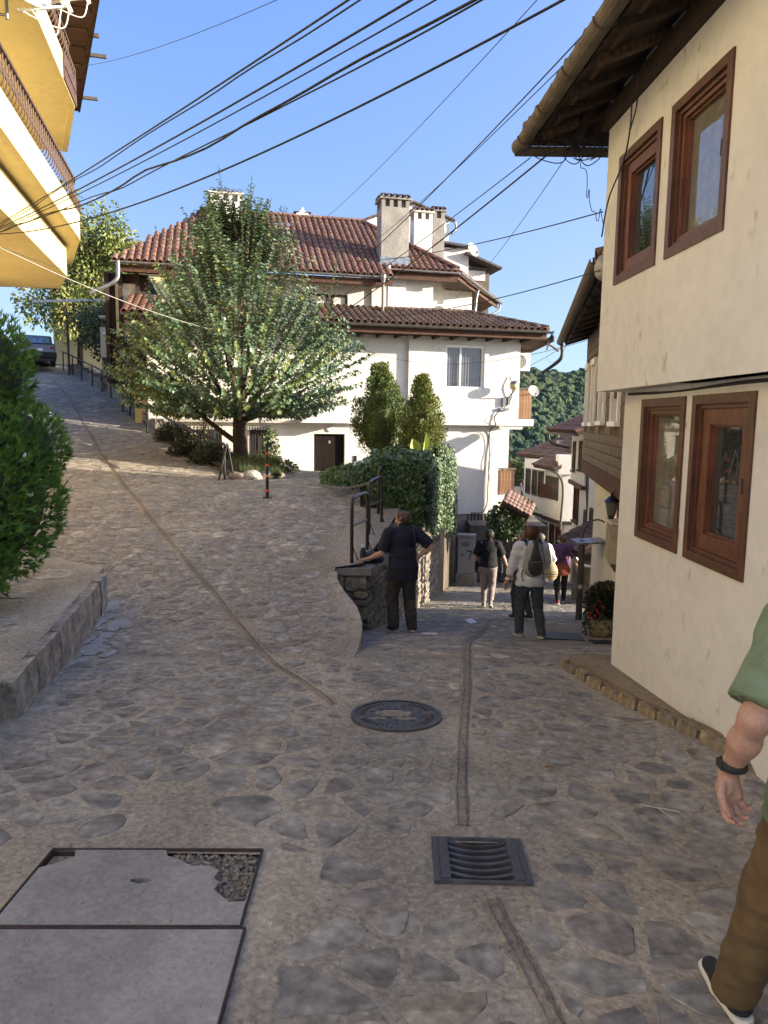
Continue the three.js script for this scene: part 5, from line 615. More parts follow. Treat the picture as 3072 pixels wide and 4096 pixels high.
{ const t = thing('pergola_frame', 'pale blue bar on a rusty post above the road railing', 'frame', [-13.2, 3.4, -30.5]); obj('bar', [beam(V(-1.4, 3.1, 0), V(2.2, 3.25, -0.2), 0.08, 0.1)], M.flash, t); obj('post', [rod(V(0, -0.3, 0), V(0, 3.05, 0), 0.05, 8)], M.rust, t); obj('post', [rod(V(1.9, -0.8, -0.2), V(1.9, 3.15, -0.2), 0.05, 8)], M.rust, t); }
{ // pale gable and dormer behind the chimneys
  const t = thing('gable_house', 'pale gabled house rising behind the chimneys of the white house', 'house', [HOUSE.x, 0, HOUSE.z], HOUSE.th);
  obj('gable_wall', [ext([[-3.0, 6], [1.45, 6], [1.45, 10.6], [-0.2, 11.15], [-3.0, 10.0]], 3).translate(0, 0, -12)], M.white2, t); obj('verge', [beam(V(-3.3, 9.95, -9.02), V(-0.2, 11.22, -9.02), 0.3, 0.07), beam(V(-0.2, 11.22, -9.02), V(1.7, 10.58, -9.02), 0.3, 0.07)], clayOld[1], t); obj('eave_pipe', [tube([V(1.7, 10.5, -8.9), V(1.72, 10.2, -8.9), V(1.55, 10.0, -8.9)], 0.06)], M.zinc, t);
  obj('dormer_wall', [b2(0.4, 1.7, 7.5, 8.95, -8.5, -7)], M.white2, t); obj('dormer_roof', [beam(V(0.3, 9.12, -7.4), V(1.75, 8.98, -7.4), 1.4, 0.08), beam(V(1.5, 8.75, -7.4), V(3.1, 8.2, -7.4), 1.4, 0.08)], M.gutterDark, t); obj('loggia_wall', [b2(1.7, 2.75, 6.4, 8.3, -8.5, -7.3)], M.greywood, t); obj('loft_back_wall', [b2(1.8, 2.55, 7.75, 8.15, -7.3, -7.26)], M.room, t);
}
// ---------- houses further down the lane ----------
function laneHouse(name, label, at, plan, y0, y1, m) { const t = thing(name, label, 'house', at); const L = (g) => g.translate(-at[0], -at[1], -at[2]); obj('wall', L(ext(plan.map(([x, z]) => [x, -z]), y1 - y0).rotateX(-Math.PI / 2).translate(0, y0, 0)), m, t); t.userData.L = undefined; return { t, L }; }
function onWall(t, at, A, B, s0, s1, y0, y1, o = {}) { // window on the wall from plan point A to B (outside is on the left of A>B seen from above towards -x)
  const d = V(B[0] - A[0], 0, B[1] - A[1]), L = d.length(); d.normalize(); const c = V(A[0], 0, A[1]).addScaledVector(d, (s0 + s1) / 2), ry = Math.atan2(-d.z, d.x), n = V(Math.sin(ry), 0, Math.cos(ry)); c.addScaledVector(n, 0.02); const w = win(t, -(s1 - s0) / 2, (s1 - s0) / 2, y0, y1, 0, o); w.position.set(c.x - at[0], (y0 + y1) / 2 - at[1], c.z - at[2]); w.rotation.y = ry; return w;
}
{
  const at = [7, -4.2, -29], { t, L } = laneHouse('bay_house', 'white house with projecting bays, tall narrow windows and slate brown roof', at, [[7.4, -27.1], [6.72, -27.1], [6.42, -28.8], [6.52, -28.85], [6.06, -31.2], [11, -33], [11, -27.1]], -1.9, 0.42, M.white2);
  obj('lower_wall', L(ext([[7.6, 27.6], [7.0, 27.6], [6.55, 31], [11, 33], [11, 27.6]], 4.5).rotateX(-Math.PI / 2).translate(0, -6.4, 0)), M.white2, t); obj('jetty_beam', L(merge([beam(V(7.3, -1.96, -27.1), V(6.7, -1.96, -27.1), 0.14, 0.14), beam(V(6.72, -1.96, -27.1), V(6.42, -1.96, -28.85), 0.14, 0.14), beam(V(6.5, -1.96, -28.85), V(6.05, -1.96, -31.2), 0.12, 0.12)])), M.darkwood, t);
  const g = { fm: M.greywood, fw: 0.06, mull: [0.5], rails: [0.45], gm: M.glass };
  for (const k of [0.25, 0.95, 1.6]) onWall(t, at, [6.06, -31.2], [6.52, -28.85], k, k + 0.5, -1.2, -0.12, g); for (const k of [0.2, 0.62, 1.05]) onWall(t, at, [6.42, -28.8], [6.72, -27.1], k, k + 0.34, -1.15, -0.25, g);
  for (const k of [0.3, 1.0]) onWall(t, at, [6.55, -31], [7.0, -27.6], k, k + 0.55, -3.1, -2.3, g); for (const k of [1.9, 2.6]) onWall(t, at, [6.55, -31], [7.0, -27.6], k, k + 0.5, -3.4, -2.25, { ...g, fm: M.redwood });
  obj('open_shutter', L(merge([bx(0.02, 0.55, 0.42, 6.33, -0.85, -28.3, { ry: 0.9 })])), M.redwood, t);
  obj('chimney_block', L(merge([b2(6.55, 7.3, 0.3, 0.62, -27.6, -27.05), b2(6.52, 7.2, -0.1, 0.62, -27.12, -27.0)])), M.white2, t);
  tiledRoof(t, V(5.75, 0.42, -31.6).sub(V(...at)), V(0.9, 0, 3.0), V(1.6, 0.72, -0.6), [[0, 0], [3.0, 0], [4.6, 2.6], [1.2, 2.6]], clayOld, { deck: M.darkwood, max: 150 }); tiledRoof(t, V(5.95, 0.12, -28.9).sub(V(...at)), V(0.4, -0.02, 1.9), V(1, 0.5, 0), [[0, 0], [2.0, 0], [2.0, 0.9], [0, 0.9]], clayOld, { deck: M.darkwood });
  obj('gutter_pipe', L(merge([tube([V(6.25, 0.05, -27.0), V(6.5, -0.1, -26.98), V(6.68, -0.4, -26.98), V(6.68, -2.2, -26.98)], 0.045, { n: 24, k: 6 })])), M.gutterDark, t); obj('roof_vent', L(merge([cyl(0.12, 0.18, 0.14, 7.3, 1.02, -30.2)])), M.dish, t);
}
{
  const at = [6.4, -3.6, -21.8], { t, L } = laneHouse('tall_white_house', 'tall white house with narrow windows and red tiled eave behind the tile-clad one', at, [[6.2, -20.4], [5.72, -20.6], [6.0, -23.2], [9, -23.4], [9, -20.4]], 0, 1.5, M.white2);
  obj('lower_wall', L(ext([[6.3, 20.3], [5.86, 20.5], [6.12, 23.2], [9, 23.4], [9, 20.3]], 4.6).rotateX(-Math.PI / 2).translate(0, -4.6, 0)), M.white2, t); obj('jetty_beam', L(merge([beam(V(5.72, -0.04, -20.6), V(6.0, -0.04, -23.2), 0.14, 0.12), beam(V(6.2, -0.04, -20.4), V(5.72, -0.04, -20.6), 0.14, 0.12)])), M.redwood, t);
  onWall(t, at, [6.0, -23.2], [5.72, -20.6], 0.5, 0.9, 0.35, 1.25, { fm: M.greywood, sill: 1 }); onWall(t, at, [6.0, -23.2], [5.72, -20.6], 1.7, 2.1, 0.45, 1.3, { fm: M.greywood, sill: 1 }); onWall(t, at, [6.12, -23.2], [5.86, -20.5], 0.3, 1.1, -1.25, -0.15, { fm: M.redwood, mull: [0.33, 0.66], sill: 1 }); onWall(t, at, [6.12, -23.2], [5.86, -20.5], 2.2, 2.5, -1.3, -0.7, { fm: M.greywood }); onWall(t, at, [5.86, -20.5], [6.3, -20.3], 0.12, 0.4, -0.35, 0.75, { fm: M.pvc });
  tiledRoof(t, V(5.3, 1.55, -23.6).sub(V(...at)), V(0, 0, 1), V(1, 0.4, 0), [[0, 0], [3.6, 0], [3.6, 2], [0, 2]], clayMats, { deck: M.oldwood, max: 120 }); obj('gutter', L(merge([halfPipe(V(5.24, 1.52, -23.6), V(5.24, 1.52, -20), 0.06), tube([V(5.3, 1.45, -23.5), V(5.35, 1.2, -23.4), V(5.95, 1.0, -23.2)], 0.04)])), M.gutterDark, t); obj('downpipe', L(merge([rod(V(5.72, 1.4, -20.55), V(5.9, -1.6, -20.5), 0.045, 8)])), M.gutterDark, t);
}
{
  const at = [5.4, -3, -17], { t, L } = laneHouse('cream_house', 'cream walled house with arched gate and small dark porch roof down the lane', at, [[5.9, -15.9], [5.02, -16.1], [5.3, -18.6], [8, -18.6], [8, -15.9]], -3.4, 0.9, M.white2);
  onWall(t, at, [5.3, -18.6], [5.02, -16.1], 0.5, 0.85, -1.0, -0.3, { fm: M.greywood }); onWall(t, at, [5.02, -16.1], [5.9, -15.9], 0.12, 0.42, -0.05, 0.6, { fm: M.darkwood, gm: M.glass });
  obj('stone_plinth', L(merge([b2(4.7, 5.1, -3.6, -1.35, -17.6, -16.0)])), wallStoneMats[2], t); obj('dark_door', L(merge([b2(4.96, 5.0, -3.3, -1.2, -18.5, -17.8)])), M.pitch, t); tiledRoof(t, V(4.35, -1.05, -17.6).sub(V(...at)), V(0, 0, 1), V(1, 0.55, 0), [[0, 0], [1.8, 0], [1.8, 1.0], [0, 1.0]], clayOld, { deck: M.darkwood });
  obj('porch_gutter', L(merge([halfPipe(V(4.3, -1.05, -17.7), V(4.3, -1.1, -15.8), 0.06), tube([V(4.3, -1.15, -16), V(4.45, -1.35, -16), V(4.75, -1.42, -16)], 0.045)])), M.zinc, t); obj('arch', L(merge([clean(new THREE.TorusGeometry(0.42, 0.05, 6, 14, Math.PI)).translate(5.45, -0.35, -15.85)])), M.white2, t);
}
{ const t = thing('canopy_post', 'dark iron post carrying a grey metal canopy in front of the cream house', 'post', [3.52, -2.0, -12.6]); obj('post', [cyl(0.06, 0.055, 2.5, 0, 0.5, 0, { n: 10 })], M.gutterDark, t); obj('sticker', [cyl(0.04, 0.04, 0.006, -0.02, 0.92, 0.062, { rx: 1.57 })], M.curtain, t); obj('canopy', [bx(0.62, 0.03, 0.5, 0.18, 1.74, 0, { rz: 0.06 }), bx(0.06, 0.16, 0.1, 0, 1.66, 0)], M.zinc, t); obj('basket', [tube(Array.from({ length: 9 }, (_, k) => V(0.25 + Math.cos(k * 0.4) * 0.25, 1.8 + Math.sin(k * 0.4) * 0.32, 0)), 0.015)], M.gutterDark, t); }
{ // lean-to porch on the flank of the white house
  const t = thing('porch_roof', 'small lean-to of pinkish clay tiles overhanging the lane', 'roof', [3.62, -0.62, -20.2]); const pink = [[0.46, 0.27, 0.2], [0.42, 0.23, 0.17], [0.5, 0.31, 0.24]].map((c) => mat(c, { map: T.clay, rough: 0.9 }));
  tiledRoof(t, V(0.42, -0.2, 0.3), V(-1.0, 0.52, -0.2), V(0.15, 0.4, -0.7), [[0, 0], [0.85, 0], [0.85, 0.42], [0, 0.42]], pink, { pitch: 0.12, row: 0.16 }); obj('strut', [rod(V(0.4, -0.15, 0.4), V(-0.3, -1.3, -0.2), 0.03), rod(V(0.35, -0.15, 0.3), V(0.4, -0.8, 0.1), 0.025)], M.darkwood, t);
  const w = thing('lane_wall', 'dark overgrown stone garden wall below the white house', 'stone wall', [3.4, -3, -22.5]); obj('wall', [b2(-0.6, 1.9, -1.6, 1.5, -6, -0.5)], mat([0.26, 0.235, 0.2], { map: T.mortar, bump: T.mortarB, bs: 0.03, rough: 1 }), w); for (let r = 0; r < 7; r++) for (let k = 0; k < 6; k++) { const q = obj('wall_stone', [roughBlock(rr(0.3, 0.38), 0.24, 0.1, 0.02, 2)], pick([wallStoneMats[3], stoneMats[7]]), w); q.position.set(-0.38 + k * 0.4 + (r % 2) * 0.12, -1.0 + r * 0.27, -0.49); }
  const r2 = thing('valley_roof', 'long brown tiled roof far down the lane', 'roof', [8, -3.2, -40]); obj('wall', [b2(-2, 6, -4, 0.2, -6, -1)], M.white2, r2); tiledRoof(r2, V(-2.6, 0.1, -0.6), V(1, 0, 0), V(0.1, 1.4, -2.4), [[0, 0], [8, 0], [8, 2.8], [0, 2.8]], clayOld, { max: 100 });
}
{ // grey cabinet with scrawled letters
  const x = 2.52, d = 21.6, t = thing('utility_cabinet', 'grey concrete utility cabinet scrawled with black letters on a stone block', 'cabinet', [x, lane(x, d) - 0.05, -d], -0.18);
  obj('plinth', [bev(0.62, 0.46, 0.42, 0.02, 0.02, 0.2, 0.02)], M.cement, t); const c = document.createElement('canvas'); c.width = 128; c.height = 256; const k = c.getContext('2d'); k.fillStyle = '#8b8d90'; k.fillRect(0, 0, 128, 256); k.strokeStyle = '#17181b'; k.lineWidth = 8; k.font = 'bold 44px sans-serif'; k.fillStyle = '#17181b'; k.fillText('IGF', 20, 60); k.beginPath(); k.moveTo(70, 90); k.lineTo(110, 95); k.lineTo(95, 150); k.moveTo(20, 120); k.lineTo(50, 125); k.stroke(); const ct = new THREE.CanvasTexture(c); ct.colorSpace = THREE.SRGBColorSpace;
  obj('body', [bev(0.5, 1.15, 0.34, 0.015, 0, 1.0, 0)], M.concrete, t); const f = clean(new THREE.PlaneGeometry(0.46, 1.08)).translate(0, 1.0, 0.176); const door = new THREE.Mesh(f, mat([0.9, 0.9, 0.9], { map: ct, rough: 0.8 })); door.name = 'door'; t.add(shade(door)); obj('lid', [bev(0.56, 0.06, 0.42, 0.01, 0, 1.61, 0)], M.concrete, t);
}
// railings up the climbing road
const railRun = (name, label, pts, h, group) => { const t = thing(name, label, 'railing', [pts[0][0], road(pts[0][0], pts[0][1]), -pts[0][1]], 0, group), o = t.position; const P = pts.map(([x, d]) => V(x, road(x, d), -d).sub(o)); for (const p of P) obj('post', [rod(p.clone().add(V(0, -0.1, 0)), p.clone().add(V(rr(-0.03, 0.03), h, 0)), 0.026, 6)], M.iron, t); for (let i = 0; i + 1 < P.length; i++) obj('top_rail', [rod(P[i].clone().add(V(0, h, 0)), P[i + 1].clone().add(V(0, h, 0)), 0.03, 8)], M.iron, t); return t; };
railRun('road_railing', 'dark sloping pipe railing beside the tree at the foot of the climbing road', [[-3.45, 15.5], [-4.35, 17], [-5.52, 19], [-6.9, 21]], 0.76, 'pipe railings along the climbing road'); { const t = thing('rail_brace', 'pair of leaning iron props at the lower end of the road railing', 'brace', [-3.4, road(-3.4, 15.5), -15.5]); obj('prop', [rod(V(-0.16, -0.03, 0.1), V(0.02, 0.78, 0), 0.022)], M.iron, t); obj('prop', [rod(V(0.14, -0.03, -0.1), V(0.02, 0.78, 0), 0.022)], M.iron, t); }
railRun('road_railing', 'dark pipe railing with many posts along the top of the climbing road', [[-7.9, 22.9], [-8.3, 23.6], [-8.78, 24.3], [-9.8, 26], [-10.5, 27], [-11.25, 28], [-12.2, 29.3], [-13.1, 30.6], [-14.1, 32]], 0.8, 'pipe railings along the climbing road');
// low bed wall of stone blocks between road and house
for (const [d0, d1, label] of [[21.2, 22.8, 'short low stone wall at the gap in the railing'], [23.2, 31.5, 'long low stone wall along the top of the climbing road']]) { const x = (d) => interp([15.5, 17, 19, 21, 24.3, 26, 28, 32], [-3.2, -4.1, -5.25, -6.6, -8.45, -9.5, -10.95, -13.8], d) + 0.12; const t = thing('bed_wall', label, 'stone wall', [x(d0), road(x(d0), d0), -d0], 0, 'low stone walls along the climbing road'); let d = d0; while (d < d1) { const w = rr(0.5, 0.8), A = V(x(d), road(x(d), d), -d), B = V(x(d + w), road(x(d + w), d + w), -d - w), q = obj('block', [roughBlock(A.distanceTo(B), 0.62, 0.3, 0.03)], pick(wallStoneMats), t); q.position.copy(A).add(B).multiplyScalar(0.5).sub(t.position); q.position.y += 0.06; q.rotation.y = Math.atan2(-(B.z - A.z), B.x - A.x); d += w; } }
{ // dark hatchback parked up the road
  const x = -15.35, d = 32, t = thing('parked_car', 'dark blue hatchback parked at the top of the climbing road', 'car', [x, road(x, d), -d], 0.5);
  t.scale.setScalar(0.9); const paint = mat([0.02, 0.025, 0.04], { rough: 0.25, clearcoat: 1, clearcoatRoughness: 0.05 }); const side = [[-2.0, 0.3], [-2.05, 0.62], [-1.95, 0.9], [-1.6, 0.98], [-0.9, 1.02], [0.6, 1.0], [1.5, 0.85], [1.9, 0.6], [1.9, 0.32]]; const body = new THREE.ExtrudeGeometry(new THREE.Shape(side.map((p) => new THREE.Vector2(...p))), { depth: 1.5, bevelEnabled: true, bevelSize: 0.08, bevelThickness: 0.08, bevelSegments: 3 }); obj('body', [fin(body).rotateY(Math.PI / 2).translate(-0.75, 0, 0)], paint, t);
  const cab = new THREE.ExtrudeGeometry(new THREE.Shape([[-1.85, 0.95], [-1.35, 1.36], [0.1, 1.4], [0.95, 0.98]].map((p) => new THREE.Vector2(...p))), { depth: 1.2, bevelEnabled: true, bevelSize: 0.06, bevelThickness: 0.1, bevelSegments: 3 }); obj('cabin', [fin(cab).rotateY(Math.PI / 2).translate(-0.6, 0, 0)], paint, t); obj('rear_window', [beam(V(0, 1.02, 1.93), V(0, 1.35, 1.5), 1.15, 0.02)], mat([0.08, 0.12, 0.2], { rough: 0.05, clearcoat: 1 }), t);
  for (const s of [-1, 1]) { const l = obj('tail_light', [bx(0.22, 0.2, 0.05, s * 0.68, 0.78, 2.06)], mat([0.25, 0.015, 0.012], { rough: 0.2 }), t); for (const z of [1.25, -1.25]) { const w = obj('wheel', [cyl(0.3, 0.3, 0.2, s * 0.72, 0.3, z, { rz: Math.PI / 2, n: 20 })], M.rubber, t); obj('rim', [cyl(0.18, 0.18, 0.21, s * 0.73, 0.3, z, { rz: Math.PI / 2, n: 14 })], M.zinc, w); } }
  obj('number_plate', [bx(0.5, 0.12, 0.02, 0, 0.72, 2.12)], M.pvc, t); obj('bumper', [bev(1.68, 0.26, 0.16, 0.05, 0, 0.46, 2.08)], M.rubber, t);
}
{ // house across the street, behind the camera's left shoulder: its sunlit upper wall lights the shaded paving and is mirrored in the near windows
  const t = thing('opposite_house', 'pale plastered house across the street behind the viewer', 'house', [-5.6, 0, 5]); obj('wall', [b2(-6, 0, -0.4, 7.6, -5.5, 7)], M.white2, t); for (const z of [-4, -1.5, 1, 3.5]) for (const y of [1.0, 4.2]) { const w = win(t, -0.5, 0.5, y, y + 1.5, 0, { fm: M.redwood, mull: [0.5] }); w.position.set(0.01, y + 0.75, z); w.rotation.y = Math.PI / 2; }
  tiledRoof(t, V(0.6, 7.55, 7.5), V(0, 0, -1), V(-1, 0.4, 0), [[0, 0], [13.4, 0], [13.4, 3], [0, 3]], clayMats, { max: 0 });
}
// ---------- plants ----------
const leafMat = (o = {}) => mat([1, 1, 1], { vertexColors: true, rough: 0.55, side: THREE.DoubleSide, transmission: 0.22, thickness: 0, ...o });
const LEAF = leafMat(), TREELEAF = leafMat({ rough: 0.36, transmission: 0.12, specularIntensity: 1 }), LEAFD = leafMat({ transmission: 0.1, rough: 0.5 }), NEEDLE = leafMat({ transmission: 0.15, rough: 0.75 });
class Leaves {
  constructor() { this.p = []; this.c = []; }
  tri(a, b, c, col) { this.p.push(a.x, a.y, a.z, b.x, b.y, b.z, c.x, c.y, c.z); for (let i = 0; i < 3; i++) this.c.push(...col); }
  leaf(o, dir, n, L, W, col, fold = 0.18) { // pointed oval leaf folded along its rib
    const s = dir.clone().cross(n).normalize(), P = (t, w, k) => o.clone().addScaledVector(dir, L * t).addScaledVector(s, W * w).addScaledVector(n, -L * k);
    const a = P(0, 0, 0), m = P(0.5, 0, 0), e = P(1, 0, 0.12), l1 = P(0.28, -0.46, -fold * 0.6), l2 = P(0.68, -0.36, -fold * 0.4), r1 = P(0.28, 0.46, -fold * 0.6), r2 = P(0.68, 0.36, -fold * 0.4);
    this.tri(a, l1, l2, col); this.tri(a, l2, e, col); this.tri(a, e, r2, col); this.tri(a, r2, r1, col); }
  blade(o, dir, s, L, W, col) { this.tri(o.clone().addScaledVector(s, -W / 2), o.clone().addScaledVector(s, W / 2), o.clone().addScaledVector(dir, L), col); }
  build(name, m, parent) { const g = raw(this.p, new Float32Array(this.p.length / 3 * 2), this.c); return obj(name, g, m, parent); }
}
const rdir = () => { const z = rr(-1, 1), a = rr(0, 6.283), r = Math.sqrt(1 - z * z); return V(r * Math.cos(a), z, r * Math.sin(a)); };
const vary = (c, k = 0.25) => { const f = 1 + rr(-k, k), g = rr(-k, k) * 0.5; return [c[0] * f * (1 + g), c[1] * f, c[2] * f * (1 - g)]; };
const perp = (d) => { const v = rdir(); return v.addScaledVector(d, -v.dot(d)).normalize(); };

{ // the tree in the bed
  const x = -3.62, d = 18, y0 = road(x, d), t = thing('leafy_tree', 'bushy broad-leaved tree with upright shoots in the bed before the white house', 'tree', [x, y0, -d]);
  const limb = (pts, r0, r1) => { const c = new THREE.CatmullRomCurve3(pts), g = [], n = 8; let a = c.getPoint(0); for (let i = 1; i <= n; i++) { const b = c.getPoint(i / n); g.push(rod(a, b, lerp(r0, r1, (i - 1) / n), 8, lerp(r0, r1, i / n))); a = b; } return merge(g); };
  obj('trunk', [limb([V(0.05, -0.2, 0), V(0.02, 0.4, 0.02), V(0, 0.9, 0), V(0.03, 1.35, 0)], 0.2, 0.15)], M.bark, t);
  const tops = []; for (const [a, r, h, h0] of [[3.3, 1.7, 2.2, 0.45], [2.7, 1.5, 1.9, 1.1], [0.1, 1.7, 1.9, 1.0], [-0.35, 2.0, 1.7, 1.05], [0.6, 1.2, 2.8, 1.2], [1.6, 0.8, 3.2, 1.25], [-1.4, 1.4, 2.3, 1.15], [2.2, 0.7, 3.6, 1.3], [4.2, 1.3, 2.6, 1.2], [5.2, 0.9, 3.4, 1.25], [3.8, 0.5, 4.0, 1.3]]) { const e = V(Math.cos(a) * r, h, -Math.sin(a) * r * 0.8); obj('limb', [limb([V(0, h0, 0), V(e.x * 0.35, lerp(h0, h, 0.25), e.z * 0.35), V(e.x * 0.75, lerp(h0, h, 0.6), e.z * 0.75), e], 0.075, 0.025)], M.bark, t); tops.push(e); }
  const env = (y) => interp([0.95, 1.2, 1.55, 2.0, 2.6, 3.2, 3.8, 4.4, 5.0, 5.6, 6.2], [1.3, 2.3, 3.0, 3.25, 3.2, 2.85, 2.35, 1.85, 1.4, 0.95, 0.4], y);
  const L = new Leaves(), tw = [], G = [[0.115, 0.18, 0.078], [0.085, 0.145, 0.066], [0.155, 0.22, 0.11], [0.12, 0.175, 0.09], [0.15, 0.19, 0.06]];
  for (let s = 0; s < 1700; s++) {
    const y = 1.15 + 4.85 * Math.pow(rnd(), 1.3), a = rr(0, 6.283), R = env(y) * Math.pow(rnd(), 0.42) * (0.86 + 0.28 * vnoise(Math.cos(a) * 2 + 5, y * 1.1, Math.sin(a) * 2)) * 0.9, p = V(Math.cos(a) * R, y, Math.sin(a) * R * 0.85); if (vnoise(p.x * 1.5 + 20, p.y * 1.5, p.z * 1.5) < 0.22 + 0.26 * sst(2.6, 5.2, y)) continue;
    const rise = lerp(0.12, 1.4, sst(1.0, 4.6, y)) + rr(-0.15, 0.15), dir = V(Math.cos(a) * (0.35 + R / 3), rise, Math.sin(a) * (0.35 + R / 3)).normalize(), len = rr(0.45, 0.95) * (y > 3.6 && rnd() < 0.22 ? 1.35 : 1), n = Math.round(len / 0.034), q = p.clone().addScaledVector(dir, -len * 0.5), c0 = pick(G), w0 = perp(dir), w1 = dir.clone().cross(w0);
    const end = q.clone().addScaledVector(dir, len); end.y += len * 0.05; tw.push(rod(q, end, 0.009, 3, 0.003));
    for (let k = 0; k < n; k++) { const o = q.clone().lerp(end, (k + rnd()) / n), sd = w0.clone().multiplyScalar(k % 2 ? 1 : -1).addScaledVector(w1, rr(-0.6, 0.6)).addScaledVector(dir, 0.45).normalize(); sd.y -= 0.15; sd.normalize(); const nn = V(rr(-0.5, 0.8), 1.1, rr(-0.3, 0.9)).addScaledVector(rdir(), 0.35).normalize(), sz = rr(0.07, 0.118); let col = vary(c0, 0.2); if (rnd() < 0.012) col = [0.42, 0.36, 0.05]; L.leaf(o, sd, nn, sz, sz * 0.95, col); }
  }
  for (let k = 0; k < 60; k++) { const a = rr(0, 6.283), r = rr(0, 2.3), p = V(Math.cos(a) * r, rr(4.7, 5.5) - r * 0.75, Math.sin(a) * r), dir = V(Math.cos(a) * 0.22, 1, Math.sin(a) * 0.2).normalize(), len = rr(1.0, 1.75), end = p.clone().addScaledVector(dir, len); tw.push(rod(p, end, 0.01, 4, 0.003)); const w0 = perp(dir), n = Math.round(len / 0.045); for (let q = 0; q < n; q++) L.leaf(p.clone().lerp(end, q / n), w0.clone().multiplyScalar(q % 2 ? 1 : -1).addScaledVector(rdir(), 0.3).add(V(0, -0.25, 0)).normalize(), V(rr(-0.3, 0.3), 0.8, rr(-0.5, 0.5)).normalize(), rr(0.06, 0.09) * (1 - 0.4 * q / n), 0.07 * (1 - 0.3 * q / n), vary(pick(G), 0.2)); }
  L.build('crown', TREELEAF, t); stuff(obj('twigs', tw, M.bark, t));
}
function crownTree(name, label, pos, r, n, G, size, trunkH, group) { // a simpler leafy crown on a trunk
  const t = thing(name, label, 'tree', pos, 0, group), L = new Leaves(), c = V(0, trunkH + r[1] * 0.8, 0); obj('trunk', [rod(V(0, -0.3, 0), V(0.1, trunkH + r[1] * 0.5, 0), 0.16, 8, 0.07)], M.bark, t); for (let k = 0; k < 6; k++) obj('limb', [rod(V(0.05, trunkH * rr(0.6, 1), 0), c.clone().add(V(rr(-0.6, 0.6) * r[0], rr(-0.2, 0.6) * r[1], rr(-0.6, 0.6) * r[2])), 0.06, 6, 0.015)], M.bark, t);
  const clumps = Array.from({ length: 46 }, () => { const u = rdir().multiplyScalar(Math.pow(rnd(), 0.4) * 0.88); return { c: c.clone().add(V(u.x * r[0], u.y * r[1], u.z * r[2])), r: rr(0.22, 0.42) * r[0], k: pick(G) }; });
  for (let i = 0; i < n; i++) { const q = pick(clumps), u = rdir().multiplyScalar(Math.pow(rnd(), 0.5) * q.r), o = q.c.clone().add(u), dir = u.clone().normalize().add(V(0, -0.4, 0)).addScaledVector(rdir(), 0.6).normalize(), s = size * rr(0.7, 1.3); L.leaf(o, dir, perp(dir).add(V(0, 0.7, 0.2)).normalize(), s, s * 0.6, vary(q.k, 0.22)); }
  L.build('crown', LEAF, t); return t;
}
crownTree('fruit_tree', 'yellow-green tree behind the yellow building beside the climbing road', [-14.2, 4.0, -34], [2.7, 3.5, 2.4], 13000, [[0.21, 0.24, 0.05], [0.17, 0.21, 0.05], [0.25, 0.26, 0.06], [0.12, 0.17, 0.045]], 0.17, 1.8);
crownTree('fruit_tree', 'dark drooping tree over the stone outbuilding', [-11.4, 3.4, -30.2], [1.5, 1.35, 1.2], 5000, [[0.06, 0.09, 0.035], [0.085, 0.11, 0.04]], 0.13, 0.9);

function sprays(L, lobes, n, len, cols, mask) { // feathery conifer foliage over ellipsoid lobes
  const tot = lobes.reduce((s, l) => s + l.r[0] * l.r[1], 0);
  for (const l of lobes) for (let i = 0; i < n * l.r[0] * l.r[1] / tot; i++) {
    const u = rdir(), k = 0.72 + 0.28 * Math.pow(rnd(), 0.5) + 0.12 * (vnoise(u.x * 4 + l.c.x * 9, u.y * 4, u.z * 4) - 0.5), o = l.c.clone().add(V(u.x * l.r[0], u.y * l.r[1], u.z * l.r[2]).multiplyScalar(k)); if (mask && !mask(o)) continue;
    const dir = V(u.x / l.r[0], u.y / l.r[1], u.z / l.r[2]).normalize().multiplyScalar(0.75).add(V(0, 0.55, 0)).addScaledVector(rdir(), 0.4).normalize(), s = perp(dir), nn = dir.clone().cross(s), q = len * rr(0.6, 1.3), col = vary(pick(cols), 0.25);
    for (let b = 0; b < 5; b++) { const f = (b - 2) * 0.33, bd = dir.clone().multiplyScalar(Math.cos(f)).addScaledVector(s, Math.sin(f)).addScaledVector(nn, rr(-0.12, 0.12)).normalize(); L.blade(o.clone().addScaledVector(dir, b === 2 ? 0 : q * 0.15 * Math.abs(b - 2)), bd, nn.clone().cross(bd).normalize().addScaledVector(s, 0.3).normalize(), q * (1 - Math.abs(f) * 0.4), q * 0.2, col); }
  }
}
